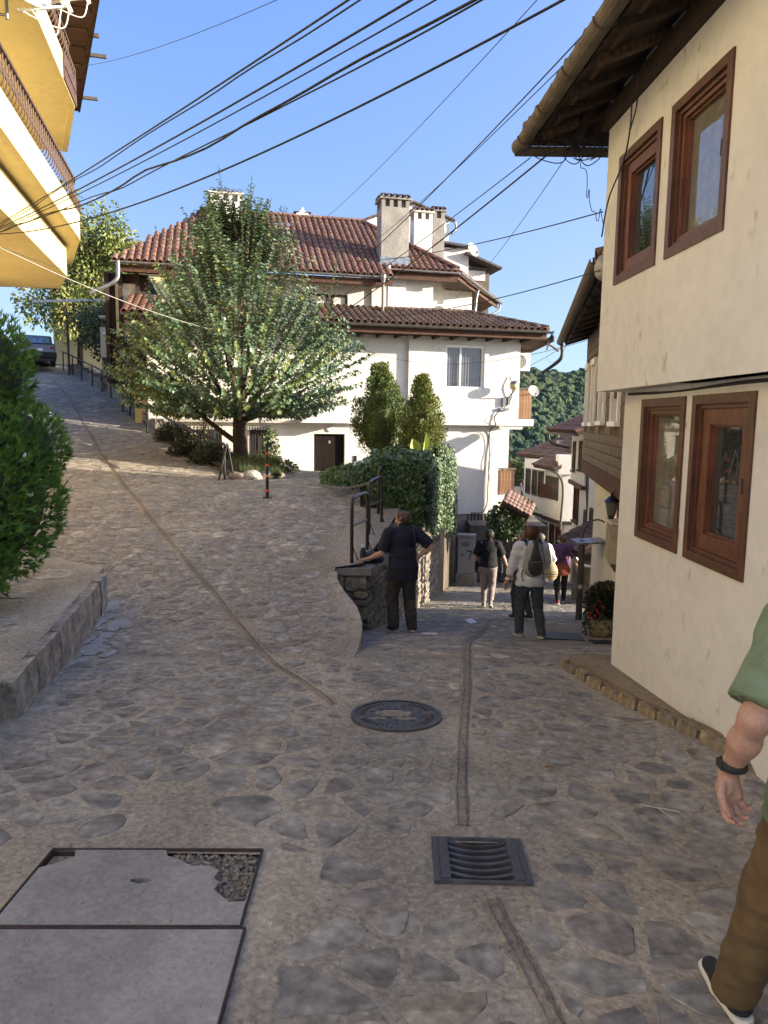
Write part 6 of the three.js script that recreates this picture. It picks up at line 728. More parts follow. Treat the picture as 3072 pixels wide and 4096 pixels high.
{ // conifer bush on the left platform
  const t = thing('conifer_bush', 'deep green feathery conifer bush on the raised pavement', 'bush', [-3.95, -0.05, -6.8]); const o = t.position, l = (x, y, z, a, b, c) => ({ c: V(x, y, z).sub(o), r: [a, b, c] });
  const lobes = [l(-4.25, 1.15, -6.6, 1.0, 1.1, 0.9), l(-3.86, 0.98, -6.95, 0.7, 0.8, 0.62), l(-3.74, 1.48, -7.2, 0.54, 0.5, 0.55), l(-3.9, 2.25, -7.2, 0.4, 0.55, 0.42), l(-4.3, 2.0, -7.0, 0.6, 0.6, 0.55), l(-4.0, 0.45, -6.5, 0.55, 0.5, 0.55), l(-4.9, 1.6, -6.5, 0.9, 1.2, 0.9)]; const L = new Leaves();
  sprays(L, lobes, 21000, 0.085, [[0.065, 0.155, 0.016], [0.05, 0.125, 0.018], [0.09, 0.20, 0.018], [0.13, 0.25, 0.024], [0.07, 0.165, 0.024]]);
  L.build('foliage', NEEDLE, t); obj('stem', [rod(V(0, -0.05, 0), V(-0.05, 1.4, 0), 0.07, 6, 0.04)], M.bark, t); obj('dark_core', lobes.map((q) => { const g = clean(new THREE.IcosahedronGeometry(1, 3)); g.scale(q.r[0] * 0.74, q.r[1] * 0.74, q.r[2] * 0.74).translate(q.c.x, q.c.y, q.c.z); return g; }), mat([0.012, 0.02, 0.006], { rough: 1 }), t);  // last part: added dark solid, coloured as the shade within the foliage
  const f = []; for (let i = 0; i < 75; i++) { const q = pick(lobes), u = rdir(); if (u.z < -0.2) continue; const c = q.c.clone().add(V(u.x * q.r[0], u.y * q.r[1], u.z * q.r[2]).multiplyScalar(0.99)); for (let k = 0; k < 4; k++) f.push(sph(rr(0.008, 0.016), c.x + rr(-0.03, 0.03), c.y + rr(-0.03, 0.03), c.z + rr(-0.02, 0.02), 1, 1, 1, 5)); } stuff(obj('white_flowers', f, mat([0.7, 0.72, 0.72], { rough: 0.8 }), t));
}
// two clipped evergreens behind the creeper
[[[-0.12, 1.0, -17], [0.62, 1.1, 0.6], 1.98, 'taller pointed evergreen shrub behind the creeper'], [[0.8, 0.95, -16.1], [0.5, 0.92, 0.5], 1.7, 'smaller pointed evergreen shrub with yellowish side behind the creeper']].forEach(([p, r, h, label], i) => {
  const t = thing('evergreen_shrub', label, 'shrub', p, 0, 'evergreen shrubs behind the creeper'), L = new Leaves();
  const prof = (y) => interp([0, 0.1, 0.3, 0.55, 0.8, 1], [0.5, 0.85, 1, 0.8, 0.36, 0.06], y), tufts = [];
  for (let k = 0; k < 110; k++) { const y = Math.pow(rnd(), 1.05) * 0.94, a = rr(0, 6.283), q = prof(y) * r[0] * rr(0.5, 0.98); tufts.push({ c: V(Math.cos(a) * q, y * h + 0.12, Math.sin(a) * q), d: V(Math.cos(a) * 0.3, 1, Math.sin(a) * 0.3).normalize(), L: rr(0.28, 0.52) * (1 - 0.35 * y), w: rr(0.11, 0.19), k: pick(i ? [[0.19, 0.23, 0.05], [0.14, 0.19, 0.045], [0.23, 0.24, 0.055]] : [[0.10, 0.16, 0.035], [0.13, 0.19, 0.042], [0.17, 0.21, 0.05]]) }); }
  for (let k = 0; k < 15000; k++) { const f = pick(tufts), t1 = rr(-0.6, 1), u = rdir(), o = f.c.clone().addScaledVector(f.d, f.L * t1 * 0.6).addScaledVector(u, f.w * (1 - 0.7 * Math.max(0, t1)) * Math.pow(rnd(), 0.4)), dir = f.d.clone().addScaledVector(u, 0.8).normalize(); L.leaf(o, dir, perp(dir), rr(0.035, 0.065), rr(0.02, 0.035), vary(f.k, 0.28)); }
  L.build('foliage', LEAF, t); obj('dark_core', [clean(new THREE.LatheGeometry([[0.05, 0], [0.5, 0.1], [0.72, 0.3], [0.6, 0.55], [0.3, 0.78], [0.01, 0.92]].map(([a, b]) => new THREE.Vector2(a * r[0], b * h)), 12))], mat([0.06, 0.08, 0.025], { rough: 1 }), t);  // added core blocks see-through, its dark green mimics shade between the tufts
});
{ // creeper draped over the end of the wall
  const t = thing('wall_creeper', 'dense dark green creeper draped over the retaining wall', 'creeper', [0.6, -0.1, -14.5]); const o = t.position, L = new Leaves(), cols = [[0.035, 0.075, 0.018], [0.045, 0.09, 0.02], [0.06, 0.115, 0.022], [0.03, 0.06, 0.018], [0.10, 0.16, 0.03]];
  const top = (d) => interp([12.9, 13.3, 14, 15.5, 17, 18, 18.6], [0.55, 0.95, 1.1, 1.14, 1.1, 0.95, 0.4], d) + 0.3 * (vnoise(d * 2.2, 4) - 0.5), wid = (d) => 1.15 * sst(12.7, 13.2, d);
  const put = (p, n) => { const dir = V(n.x * 0.4, -0.75, n.z * 0.4).addScaledVector(rdir(), 0.55).normalize(); L.leaf(p, dir, n.clone().addScaledVector(rdir(), 0.35).normalize(), rr(0.05, 0.09), rr(0.045, 0.075), vary(pick(cols), 0.25)); };
  for (let i = 0; i < 13500; i++) { const d = rr(12.95, 18.6), xr = splitX(d) + 0.16 + 0.16 * vnoise(d * 2.5, 8), yb = lerp(0.1, -0.95, sst(13, 18.5, d)) - 0.35 * vnoise(d * 2.4, 30), k = rnd(), bulge = 0.22 * vnoise(d * 2.2, 60) * rnd() + 0.08 * rnd(); let p, n; if (k < 0.62) { const y = lerp(yb, top(d), Math.pow(rnd(), 0.9)); p = V(xr + bulge - 0.12 * sst(0.8, 1.3, y), y, -d); n = V(1, 0.25, 0.3); } else if (k < 0.8) { p = V(rr(xr - wid(d), xr), top(d) + rr(-0.06, 0.06), -d); n = V(0.1, 1, 0.3); } else { p = V(splitX(13) + rr(-0.75, 0.3), rr(-0.1, 1.2), -12.95 - rr(0, 0.12)); p.x += (p.y > 0.9 ? 0.1 : 0); n = V(0.2, 0.25, 1); } put(p.sub(o), n.normalize()); }
  for (let i = 0; i < 1600; i++) { const a = rr(0, 6.283), q = Math.sqrt(rnd()); put(V(-0.55 + Math.cos(a) * 0.75 * q, 0.55 + rr(0, 0.5) * (1 - q * 0.5), -14.6 + Math.sin(a) * 1.2 * q).sub(o), V(Math.cos(a) * 0.4, 0.9, 0.4).normalize()); }
  L.build('leaves', LEAFD, t); const core = []; for (let d = 13.05; d < 18.4; d += 0.3) core.push(b2(splitX(d) - 0.85, splitX(d) + 0.1, -0.15, top(d) - 0.1, -d - 0.32, -d).translate(-o.x, -o.y, -o.z)); obj('dark_filler', core, mat([0.018, 0.022, 0.01], { rough: 1 }), t);  // core boxes are added to block see-through, darkened like the shaded inside
  const b = thing('broad_leaf_plant', 'plant with two large upright yellow-green leaves above the creeper', 'plant', [0.72, 0.95, -15.3]), BL = new Leaves(); BL.leaf(V(-0.02, 0.1, 0), V(-0.25, 0.9, 0.1).normalize(), V(0.2, 0.25, 1).normalize(), 0.42, 0.3, [0.34, 0.42, 0.06]); BL.leaf(V(0.1, 0.1, 0), V(0.15, 1, 0).normalize(), V(0.5, 0, 0.9).normalize(), 0.55, 0.17, [0.36, 0.43, 0.08]); BL.build('leaves', LEAF, b); obj('stalk', [rod(V(0, -0.3, 0), V(-0.02, 0.1, 0), 0.012), rod(V(0.02, -0.3, 0), V(0.1, 0.1, 0), 0.012)], mat([0.12, 0.16, 0.04]), b);
}
{ // planted bed under the tree
  const edge = (d) => interp([15.4, 17, 19, 21, 23], [-3.1, -4.15, -5.3, -6.65, -7.9], d), bed = struct('flower_bed', [smooth(sheet(15.7, 22.4, 24, (d) => edge(d), (d) => -2.2 - 0.25 * (d - 15.7), 14, (x, d) => road(x, d) + 0.05 + 0.1 * vnoise(x * 2, d * 2)))], M.soil);
  const bush = (x, d, r, n, cols, label) => { const t = thing('bed_shrub', label, 'shrub', [x, road(x, d), -d], 0, 'shrubs in the bed'), L = new Leaves(); for (let i = 0; i < n; i++) { const u = rdir(); u.y = Math.abs(u.y); const k = Math.pow(rnd(), 0.45), dir = u.clone().addScaledVector(rdir(), 0.6).normalize(); L.leaf(V(u.x * r[0] * k, u.y * r[1] * k, u.z * r[2] * k), dir, perp(dir).add(V(0, 0.6, 0.3)).normalize(), rr(0.06, 0.1), rr(0.03, 0.06), vary(pick(cols), 0.3)); } L.build('foliage', LEAF, t); obj('stem', [rod(V(0, -0.05, 0), V(0.02, r[1] * 0.6, 0), 0.03, 5)], M.bark, t); };
  const dk = [[0.035, 0.05, 0.02], [0.05, 0.06, 0.025], [0.06, 0.05, 0.028]], gr = [[0.10, 0.15, 0.03], [0.14, 0.19, 0.04], [0.08, 0.12, 0.03]];
  bush(-4.9, 18.6, [0.7, 0.5, 0.5], 1700, dk, 'dark shrub in the bed by the railing posts'); bush(-5.9, 20.3, [0.6, 0.5, 0.5], 1400, dk, 'dark shrub at the upper end of the bed'); bush(-4.15, 17.3, [0.55, 0.5, 0.4], 1200, dk, 'low dark shrub beside the tree trunk'); bush(-2.95, 18.6, [0.25, 1.0, 0.25], 700, gr, 'bright green climber between tree trunk and window'); bush(-2.75, 17.2, [0.7, 0.28, 0.5], 1300, gr, 'low bright ground cover at the lower end of the bed');
  const L = new Leaves(); for (let i = 0; i < 5200; i++) { const d = rr(15.75, 18.6), x = rr(edge(d) + 0.3, -2.25 - 0.2 * (d - 15.7)), o = V(x, road(x, d) + 0.06, -d), dir = V(rr(-0.5, 0.5), 1, rr(-0.4, 0.5)).normalize(); L.blade(o, dir, perp(dir), rr(0.1, 0.28), 0.014, vary(pick([[0.05, 0.08, 0.02], [0.08, 0.11, 0.03], [0.12, 0.12, 0.045]]), 0.3)); } const gl = L.build('grass', NEEDLE); gl.userData = { label: 'rough grass in the bed under the tree', category: 'grass', kind: 'stuff' };
  for (const [x, d, s, c, lab] of [[-2.92, 15.72, 0.2, 1, 'pale boulder at the edge of the grass bed'], [-2.62, 15.85, 0.17, 1, 'second pale boulder at the edge of the grass bed'], [-3.2, 15.62, 0.15, 0, 'brown stone at the lower end of the bed'], [-2.35, 15.95, 0.12, 0, 'small brown stone beside the pale boulders']]) { const g = clean(new THREE.IcosahedronGeometry(s, 2)), p = g.attributes.position; for (let i = 0; i < p.count; i++) { const k = 0.8 + 0.4 * vnoise(p.getX(i) * 9 + x * 7, p.getY(i) * 9, p.getZ(i) * 9); p.setXYZ(i, p.getX(i) * k * 1.3, p.getY(i) * k * 0.7, p.getZ(i) * k); } g.computeVertexNormals(); const o = tag(obj('boulder', [boxUV(g)], c ? mat([0.55, 0.53, 0.48], { map: T.stone, rough: 0.9 }) : wallStoneMats[1]), lab, 'stone', 'stones edging the bed'); o.position.set(x, road(x, d) + 0.06, -d); }
  // canes by the window
  for (const [x, d] of [[-6.2, 21.2], [-5.2, 20.6]]) { const t = thing('climbing_rose', x < -6 ? 'thin climbing plant with bare canes at the left barred window' : 'thin climbing plant with bare canes between the barred window and the shrub', 'climber', [x, road(x, d), -d], 0, 'climbers against the white house'), L2 = new Leaves(), g = []; for (let k = 0; k < 5; k++) { const a = V(rr(-0.15, 0.15), 0, rr(-0.1, 0.1)), b = V(rr(-0.3, 0.3), rr(1.3, 2.1), rr(-0.1, 0.2)); g.push(tube([a, a.clone().lerp(b, 0.5).add(V(rr(-0.1, 0.1), 0, 0)), b], 0.014)); for (let i = 0; i < 50; i++) { const dir = rdir(); L2.leaf(a.clone().lerp(b, rr(0.3, 1)).addScaledVector(rdir(), 0.1), dir, perp(dir), 0.06, 0.04, vary([0.14, 0.15, 0.05], 0.3)); } } obj('canes', g, M.bark, t); L2.build('leaves', LEAF, t); }
}
{ // planter with red flowers at the house corner
  const x = 3.3, d = 10.5, t = thing('flower_planter', 'round stone planter overflowing with dark leaves and red flowers', 'planter', [x, lane(x, d), -d]); obj('tub', [clean(new THREE.LatheGeometry([[0.001, 0], [0.26, 0], [0.31, 0.12], [0.33, 0.3], [0.34, 0.42], [0.31, 0.46], [0.28, 0.42], [0.001, 0.4]].map((p) => new THREE.Vector2(...p)), 20)).translate(0, 0.0, 0)], mat([0.42, 0.35, 0.22], { map: T.stone, bump: T.stoneB, bs: 0.02, rough: 0.95 }), t); obj('soil', [cyl(0.3, 0.3, 0.02, 0, 0.43, 0)], M.soil, t);
  const L = new Leaves(), F = [], fl = []; for (let i = 0; i < 4200; i++) { const u = rdir(), k = Math.pow(rnd(), 0.4), o = V(0.06 + u.x * 0.48 * k, 0.72 + u.y * 0.5 * k, u.z * 0.42 * k); if (o.y < 0.42) { const a = Math.atan2(o.z, o.x); o.x = Math.cos(a) * (0.36 + rnd() * 0.12) + 0.02; o.z = Math.sin(a) * (0.36 + rnd() * 0.1); o.y = rr(0.1, 0.5); if (Math.sin(a) > 0.55 && Math.cos(a) < 0.3 && rnd() < 0.8) continue; } const dir = u.clone().addScaledVector(rdir(), 0.6).normalize(); L.leaf(o, dir, perp(dir).add(V(0, 0.8, 0.4)).normalize(), rr(0.045, 0.075), rr(0.05, 0.07), vary(pick([[0.03, 0.045, 0.018], [0.045, 0.06, 0.02], [0.05, 0.04, 0.022]]), 0.3)); } L.build('foliage', LEAFD, t);
  t.scale.setScalar(0.68);
  const fg = merge(Array.from({ length: 7 }, () => sph(rr(0.013, 0.02), rr(-0.025, 0.025), rr(-0.015, 0.02), rr(-0.02, 0.02), 1, 0.8, 1, 5))), fm = mat([0.55, 0.035, 0.025], { rough: 0.6 }); for (let i = 0; i < 20; i++) { const u = rdir(); u.z = Math.abs(u.z) * 0.9 + 0.1; const f = new THREE.Mesh(fg, fm); f.name = 'flower'; f.position.set(0.06 + u.x * 0.5, 0.72 + u.y * 0.45, u.z * 0.44); t.add(shade(f)); }
}
{ // vines at the porch, greenery by the balconies
  const vine = (p, r, n, label) => { const t = thing('porch_vine', label, 'vine', p, 0, 'vines down the lane'), L = new Leaves(); for (let i = 0; i < n; i++) { const u = rdir(), k = Math.cbrt(rnd()), dir = u.clone().add(V(0, -0.5, 0)).normalize(); L.leaf(V(u.x * r[0] * k, u.y * r[1] * k, u.z * r[2] * k), dir, perp(dir), rr(0.07, 0.11), rr(0.06, 0.1), vary(pick([[0.05, 0.085, 0.02], [0.07, 0.11, 0.025], [0.1, 0.15, 0.03]]), 0.3)); } L.build('leaves', LEAF, t); obj('stem', [rod(V(0, -r[1], 0), V(0.05, r[1] * 0.7, 0), 0.02)], M.bark, t); };
  vine([3.45, -1.0, -20.3], [0.5, 0.55, 0.4], 1500, 'vine hanging under the clay lean-to'); vine([3.95, -0.62, -20.6], [0.4, 0.25, 0.4], 700, 'vine creeping along the top of the lean-to'); vine([5.2, -0.1, -28.2], [0.22, 0.55, 0.25], 500, 'bright vine beside the small plank balcony');
}
{ // wooded hillside across the valley
  const hy = (x, d) => lerp(-95, 66 + 16 * (vnoise(x * 0.006 + 3, 2) - 0.5) - 9 * sst(60, 180, x) , Math.pow(clamp((d - 330) / 420), 0.9)) + 9 * (vnoise(x * 0.012, d * 0.012) - 0.5) * 2;
  struct('wooded_hill', [smooth(sheet(330, 900, 26, () => -500, () => 620, 40, (x, d) => hy(x, Math.min(d, 750)) - 2))], mat([0.02, 0.035, 0.014], { rough: 1 }));
  const shapes = [1, 2, 3].map((k) => { const g = new THREE.IcosahedronGeometry(1, 4), p = g.attributes.position; for (let i = 0; i < p.count; i++) { const v = V().fromBufferAttribute(p, i), n = 0.74 + 0.32 * vnoise(v.x * 2.6 + k * 9, v.y * 2.6, v.z * 2.6) + 0.24 * vnoise(v.x * 7 + k, v.y * 7, v.z * 7); p.setXYZ(i, v.x * n, v.y * n, v.z * n); } const q = clean(g); q.computeVertexNormals(); return q; });
  shapes.forEach((g, s) => { const N = 1700, im = new THREE.InstancedMesh(g, mat([1, 1, 1], { rough: 0.95 }), N), m = new THREE.Matrix4(), c = new THREE.Color(); for (let i = 0; i < N; i++) { const d = 340 + 410 * Math.pow(rnd(), 0.8), x = i % 3 ? rr(0.1 * d, 0.42 * d) : rr(-300, 480), r = rr(3.4, 6.6); m.compose(V(x, hy(x, d) + r * 0.55, -d), new THREE.Quaternion().setFromAxisAngle(V(0, 1, 0), rr(0, 6.28)), V(r, r * rr(0.9, 1.3), r)); im.setMatrixAt(i, m); c.setRGB(...vary(pick([[0.028, 0.052, 0.022], [0.038, 0.064, 0.022], [0.022, 0.042, 0.022], [0.05, 0.07, 0.024]]), 0.2)); im.setColorAt(i, c); } im.name = numbered('forest_trees'); im.userData = { label: ['wooded slope of mixed trees across the valley', 'wooded slope of rounded trees across the valley', 'wooded slope of taller trees across the valley'][s], category: 'forest', kind: 'stuff', group: 'forest across the valley' }; scene.add(shade(im)); });
}
// ---------- people: smooth bodies meshed from tapered capsules ----------
const smin = (a, b, k) => { const h = Math.max(k - Math.abs(a - b), 0) / k; return Math.min(a, b) - h * h * k * 0.25; };
const capd = (px, py, pz, c) => { const bx_ = c.b.x - c.a.x, by = c.b.y - c.a.y, bz = c.b.z - c.a.z, ax = px - c.a.x, ay = py - c.a.y, az = pz - c.a.z, h = clamp((ax * bx_ + ay * by + az * bz) / (bx_ * bx_ + by * by + bz * bz + 1e-9)), dx = ax - bx_ * h, dy = ay - by * h, dz = (az - bz * h) * (c.fz || 1), dx2 = dx * (c.fx || 1); return Math.sqrt(dx2 * dx2 + dy * dy + dz * dz) - lerp(c.ra, c.rb, h); };
const elld = (px, py, pz, e) => { const x = (px - e.c.x) / e.r.x, y = (py - e.c.y) / e.r.y, z = (pz - e.c.z) / e.r.z, k = Math.sqrt(x * x + y * y + z * z); return (k - 1) * Math.min(e.r.x, e.r.y, e.r.z); };
const C = (a, b, ra, rb = ra, o = {}) => ({ a, b, ra, rb, ...o }), E = (c, x, y, z) => ({ c, r: V(x, y, z), e: 1 });
function field(prims, k = 0.03, post) { return (x, y, z) => { let d = 9; for (const p of prims) d = smin(d, p.e ? elld(x, y, z, p) : capd(x, y, z, p), k); return post ? post(d, x, y, z) : d; }; }
function bounds(prims, pad) { const lo = V(9, 9, 9), hi = V(-9, -9, -9); for (const p of prims) { if (p.e) { lo.min(p.c.clone().sub(p.r)); hi.max(p.c.clone().add(p.r)); } else { const r = Math.max(p.ra, p.rb) / Math.min(p.fz || 1, p.fx || 1, 1), q = V(r, r, r); lo.min(p.a.clone().sub(q)).min(p.b.clone().sub(q)); hi.max(p.a.clone().add(q)).max(p.b.clone().add(q)); } } const q = V(pad, pad, pad); return [lo.sub(q), hi.add(q)]; }
function nets(f, lo, hi, cell) { // surface nets
  const nx = Math.ceil((hi.x - lo.x) / cell) + 1, ny = Math.ceil((hi.y - lo.y) / cell) + 1, nz = Math.ceil((hi.z - lo.z) / cell) + 1, F = new Float32Array(nx * ny * nz), id = (i, j, k) => (k * ny + j) * nx + i;
  for (let k = 0; k < nz; k++) for (let j = 0; j < ny; j++) for (let i = 0; i < nx; i++) F[id(i, j, k)] = f(lo.x + i * cell, lo.y + j * cell, lo.z + k * cell);
  const vi = new Int32Array(nx * ny * nz).fill(-1), P = [], ED = [[0, 1], [2, 3], [4, 5], [6, 7], [0, 2], [1, 3], [4, 6], [5, 7], [0, 4], [1, 5], [2, 6], [3, 7]], co = [0, 1, 2, 3, 4, 5, 6, 7].map((c) => [c & 1, (c >> 1) & 1, c >> 2]);
  for (let k = 0; k < nz - 1; k++) for (let j = 0; j < ny - 1; j++) for (let i = 0; i < nx - 1; i++) { const v = co.map(([a, b, c]) => F[id(i + a, j + b, k + c)]); let n = 0, s = [0, 0, 0]; for (const [a, b] of ED) if ((v[a] < 0) !== (v[b] < 0)) { const t = v[a] / (v[a] - v[b]); for (let q = 0; q < 3; q++) s[q] += lerp(co[a][q], co[b][q], t); n++; } if (n) { vi[id(i, j, k)] = P.length; P.push([lo.x + (i + s[0] / n) * cell, lo.y + (j + s[1] / n) * cell, lo.z + (k + s[2] / n) * cell]); } }
  const pos = [], nor = [], e = cell * 0.6, N = P.map(([x, y, z]) => { const a = f(x + e, y, z) - f(x - e, y, z), b = f(x, y + e, z) - f(x, y - e, z), c = f(x, y, z + e) - f(x, y, z - e), l = Math.hypot(a, b, c) || 1; return [a / l, b / l, c / l]; });
  const quad = (a, b, c, d, flip) => { if (a < 0 || b < 0 || c < 0 || d < 0) return; for (const q of flip ? [a, c, b, a, d, c] : [a, b, c, a, c, d]) { pos.push(...P[q]); nor.push(...N[q]); } };
  for (let k = 1; k < nz - 1; k++) for (let j = 1; j < ny - 1; j++) for (let i = 1; i < nx - 1; i++) { const o = F[id(i, j, k)] < 0; if (o !== F[id(i + 1, j, k)] < 0) quad(vi[id(i, j - 1, k - 1)], vi[id(i, j, k - 1)], vi[id(i, j, k)], vi[id(i, j - 1, k)], !o); if (o !== F[id(i, j + 1, k)] < 0) quad(vi[id(i - 1, j, k - 1)], vi[id(i - 1, j, k)], vi[id(i, j, k)], vi[id(i, j, k - 1)], !o); if (o !== F[id(i, j, k + 1)] < 0) quad(vi[id(i - 1, j - 1, k)], vi[id(i, j - 1, k)], vi[id(i, j, k)], vi[id(i - 1, j, k)], !o); }
  const g = raw(pos); g.setAttribute('normal', new THREE.BufferAttribute(new Float32Array(nor), 3)); return g;
}
const sdf = (prims, cell, k, post) => { const [lo, hi] = bounds(prims, cell * 2.5 + 0.01); return nets(field(prims, k, post), lo, hi, cell); };
function ik(a, c, l1, l2, bend) { const d = c.clone().sub(a), L = Math.min(d.length(), (l1 + l2) * 0.999); d.normalize(); const e = a.clone().addScaledVector(d, L), x = (l1 * l1 - l2 * l2 + L * L) / (2 * L), h = Math.sqrt(Math.max(0, l1 * l1 - x * x)), n = bend.clone().addScaledVector(d, -bend.dot(d)).normalize(); return [a.clone().addScaledVector(d, x).addScaledVector(n, h), e]; }
const wrinkle = (amp, f, s) => (d, x, y, z) => d + amp * 0.8 * (vnoise(x * f * 0.55 + y * f * 0.5 + s, y * f * 1.5 - x * f * 0.3, z * f * 0.55) + 0.5 * vnoise(x * f * 1.1 - y * f + s, y * f * 2.4 + s, z * f * 1.2) - 0.75);
function handPrims(w, dir, palm, s, curl, side) { // palm with four jointed fingers and a thumb; dir = along the hand, palm = out of the palm, side = +1 thumb on dir x palm
  dir = dir.clone().normalize(); palm = palm.clone().addScaledVector(dir, -palm.dot(dir)).normalize(); const ac = dir.clone().cross(palm).multiplyScalar(side), P = (f, a, p) => w.clone().addScaledVector(dir, f * s).addScaledVector(ac, a * s).addScaledVector(palm, p * s), out = [C(P(0.0, 0, 0), P(0.045, 0.018, 0), 0.027 * s, 0.027 * s), C(P(0.0, 0, 0), P(0.07, -0.018, 0), 0.026 * s, 0.023 * s), C(P(0.04, 0.02, 0), P(0.085, 0.022, 0), 0.022 * s, 0.018 * s), C(P(0.04, 0, 0), P(0.088, 0.004, 0), 0.022 * s, 0.018 * s)];
  [[0.031, 0.09, 0.070], [0.011, 0.095, 0.078], [-0.010, 0.09, 0.072], [-0.03, 0.082, 0.056]].forEach(([a, f, L], i) => { let p = P(f, a, 0), ang = curl * (0.35 + 0.1 * i); const seg = [0.46, 0.31, 0.23]; seg.forEach((q, j) => { const dn = dir.clone().multiplyScalar(Math.cos(ang)).addScaledVector(palm, Math.sin(ang)).addScaledVector(ac, a * 0.8), e = p.clone().addScaledVector(dn, L * q * s * 1.06); out.push(C(p, e, (0.0096 - j * 0.0009) * s, (0.0089 - j * 0.0009) * s)); p = e; ang += curl * 0.75; }); });
  let p = P(0.02, 0.03, 0.008); for (const [f, a, q, r] of [[0.05, 0.052, 0.018 + 0.01 * curl, 0.0125], [0.078, 0.054, 0.026 + 0.018 * curl, 0.0105], [0.1, 0.046, 0.03 + 0.022 * curl, 0.009]]) { const e = P(f, a, q); out.push(C(p, e, r * s * 1.08, r * s)); p = e; } return out;
}
// o: pose in metres for a 1.75 m body facing -z; feet [x, z, lift, toe-turn], hands [x, y, z]
function person(o) {
  const s = o.h / 1.75, t = thing('person', o.label, 'person', o.at, o.yaw || 0, o.group), gnd = o.ground, cs = Math.cos(o.yaw || 0), sn = Math.sin(o.yaw || 0);
  const gy = (x, z) => { if (!gnd) return 0; const wx = o.at[0] + x * cs + z * sn, wz = o.at[2] - x * sn + z * cs; return gnd(wx, -wz) + 0.012 - o.at[1]; };
  const b = o.build || 1, S = (x, y, z) => V(x * s, y * s, z * s), lean = o.lean || 0, sway = o.sway || 0;
  const hipC = S(sway, 0.93 + (o.dip || 0), 0), chest = S(sway * 0.6, 1.33 + (o.dip || 0), -lean), neck = S(sway * 0.5, 1.49 + (o.dip || 0), -lean * 1.25), head = neck.clone().add(S(o.headX || 0, 0.135, -0.025 + (o.headZ || 0)));
  const feet = [-1, 1].map((q, i) => { const [fx, fz, lift, turn] = o.feet[i], a = V(fx * s, 0, fz * s); a.y = gy(a.x, a.z) + (lift || 0) * s; return { a, ankle: a.clone().add(V(0, 0.085 * s, 0.02 * s)), turn: turn || 0, q, lift: lift || 0 }; });
  const legs = feet.map((f) => { const hip = hipC.clone().add(S(f.q * 0.095, -0.02, 0)), [kn, an] = ik(hip, f.ankle, 0.43 * s, 0.43 * s, V(f.q * 0.08, 0, -1)); return { hip, kn, an, f }; });
  const arms = [-1, 1].map((q, i) => { const sh = chest.clone().add(S(q * 0.185 * (0.6 + 0.4 * b), 0.095, 0)), [x, y, z] = o.hands[i], [el, wr] = ik(sh, S(x, y, z), 0.3 * s, 0.265 * s, (o.elbow && o.elbow[i]) || V(q * 0.5, -0.2, 0.9)); return { sh, el, wr, q }; });
  const torso = (g) => [E(hipC.clone().add(S(0, 0.02, 0.01)), (0.165 * b + g) * s, (0.14 + g) * s, (0.118 * b + g) * s), E(hipC.clone().lerp(chest, 0.45), (0.15 * b + g) * s, (0.2 + g) * s, (0.112 * b + g) * s), E(chest, (0.165 * (0.5 + 0.5 * b) + g) * s, (0.17 + g) * s, (0.108 * b + g) * s), C(chest.clone().add(S(-0.13, 0.085, 0)), chest.clone().add(S(0.13, 0.085, 0)), (0.062 + g) * s)];
  const legP = (l, g, g2 = g) => [C(l.hip, l.kn, (0.082 * (0.6 + 0.4 * b) + g) * s, (0.054 + g) * s), C(l.kn, l.an, (0.053 + g) * s, (0.036 + g2) * s)];
  const body = [...torso(0), ...legs.flatMap((l) => [...legP(l, 0), C(l.an, l.f.a.clone().add(S(Math.sin(l.f.turn) * 0.1, 0.03, -0.11)), 0.034 * s, 0.028 * s)]), ...arms.flatMap((a) => [C(a.sh, a.el, 0.05 * s * b, 0.039 * s), C(a.el, a.wr.clone().lerp(a.el, 0.6), 0.039 * s, 0.04 * s), C(a.wr.clone().lerp(a.el, 0.6), a.wr, 0.039 * s, 0.027 * s)]), C(chest.clone().add(S(0, 0.08, 0)), head.clone().add(S(0, -0.05, 0)), 0.062 * s, 0.052 * s)];
  const bg = [sdf(body, o.cell || 0.016, 0.035)];
  // head: skull, jaw, nose, brow, ears, turned by headYaw
  const hy = o.headYaw || 0, hp = o.headPitch || 0, HD = (x, y, z) => { const v = V(x, y * Math.cos(hp) - z * Math.sin(hp), y * Math.sin(hp) + z * Math.cos(hp)); return head.clone().add(V(v.x * Math.cos(hy) + v.z * Math.sin(hy), v.y, -v.x * Math.sin(hy) + v.z * Math.cos(hy)).multiplyScalar(s)); };
  const hr = (x, y, z) => { const e = E(V(0, 0, 0), 1, 1, 1); return e; };
  const hpv = [C(HD(0, 0.03, -0.012), HD(0, 0.03, 0.03), 0.079 * s, 0.08 * s), C(HD(0, -0.02, -0.03), HD(0, -0.075, -0.062), 0.06 * s, 0.036 * s), C(HD(-0.025, -0.07, -0.04), HD(0.025, -0.07, -0.04), 0.034 * s), C(HD(0, 0.01, -0.092), HD(0, -0.026, -0.112), 0.009 * s, 0.014 * s), C(HD(-0.03, 0.025, -0.078), HD(0.03, 0.025, -0.078), 0.016 * s), C(HD(-0.018, -0.06, -0.088), HD(0.018, -0.06, -0.088), 0.01 * s), C(HD(-0.079, -0.005, 0.01), HD(-0.086, 0.022, 0.018), 0.013 * s), C(HD(0.079, -0.005, 0.01), HD(0.086, 0.022, 0.018), 0.013 * s), C(neck.clone().add(S(0, -0.03, 0)), HD(0, -0.04, 0.01), 0.055 * s, 0.055 * s)];
  bg.push(sdf(hpv, 0.008, 0.018));
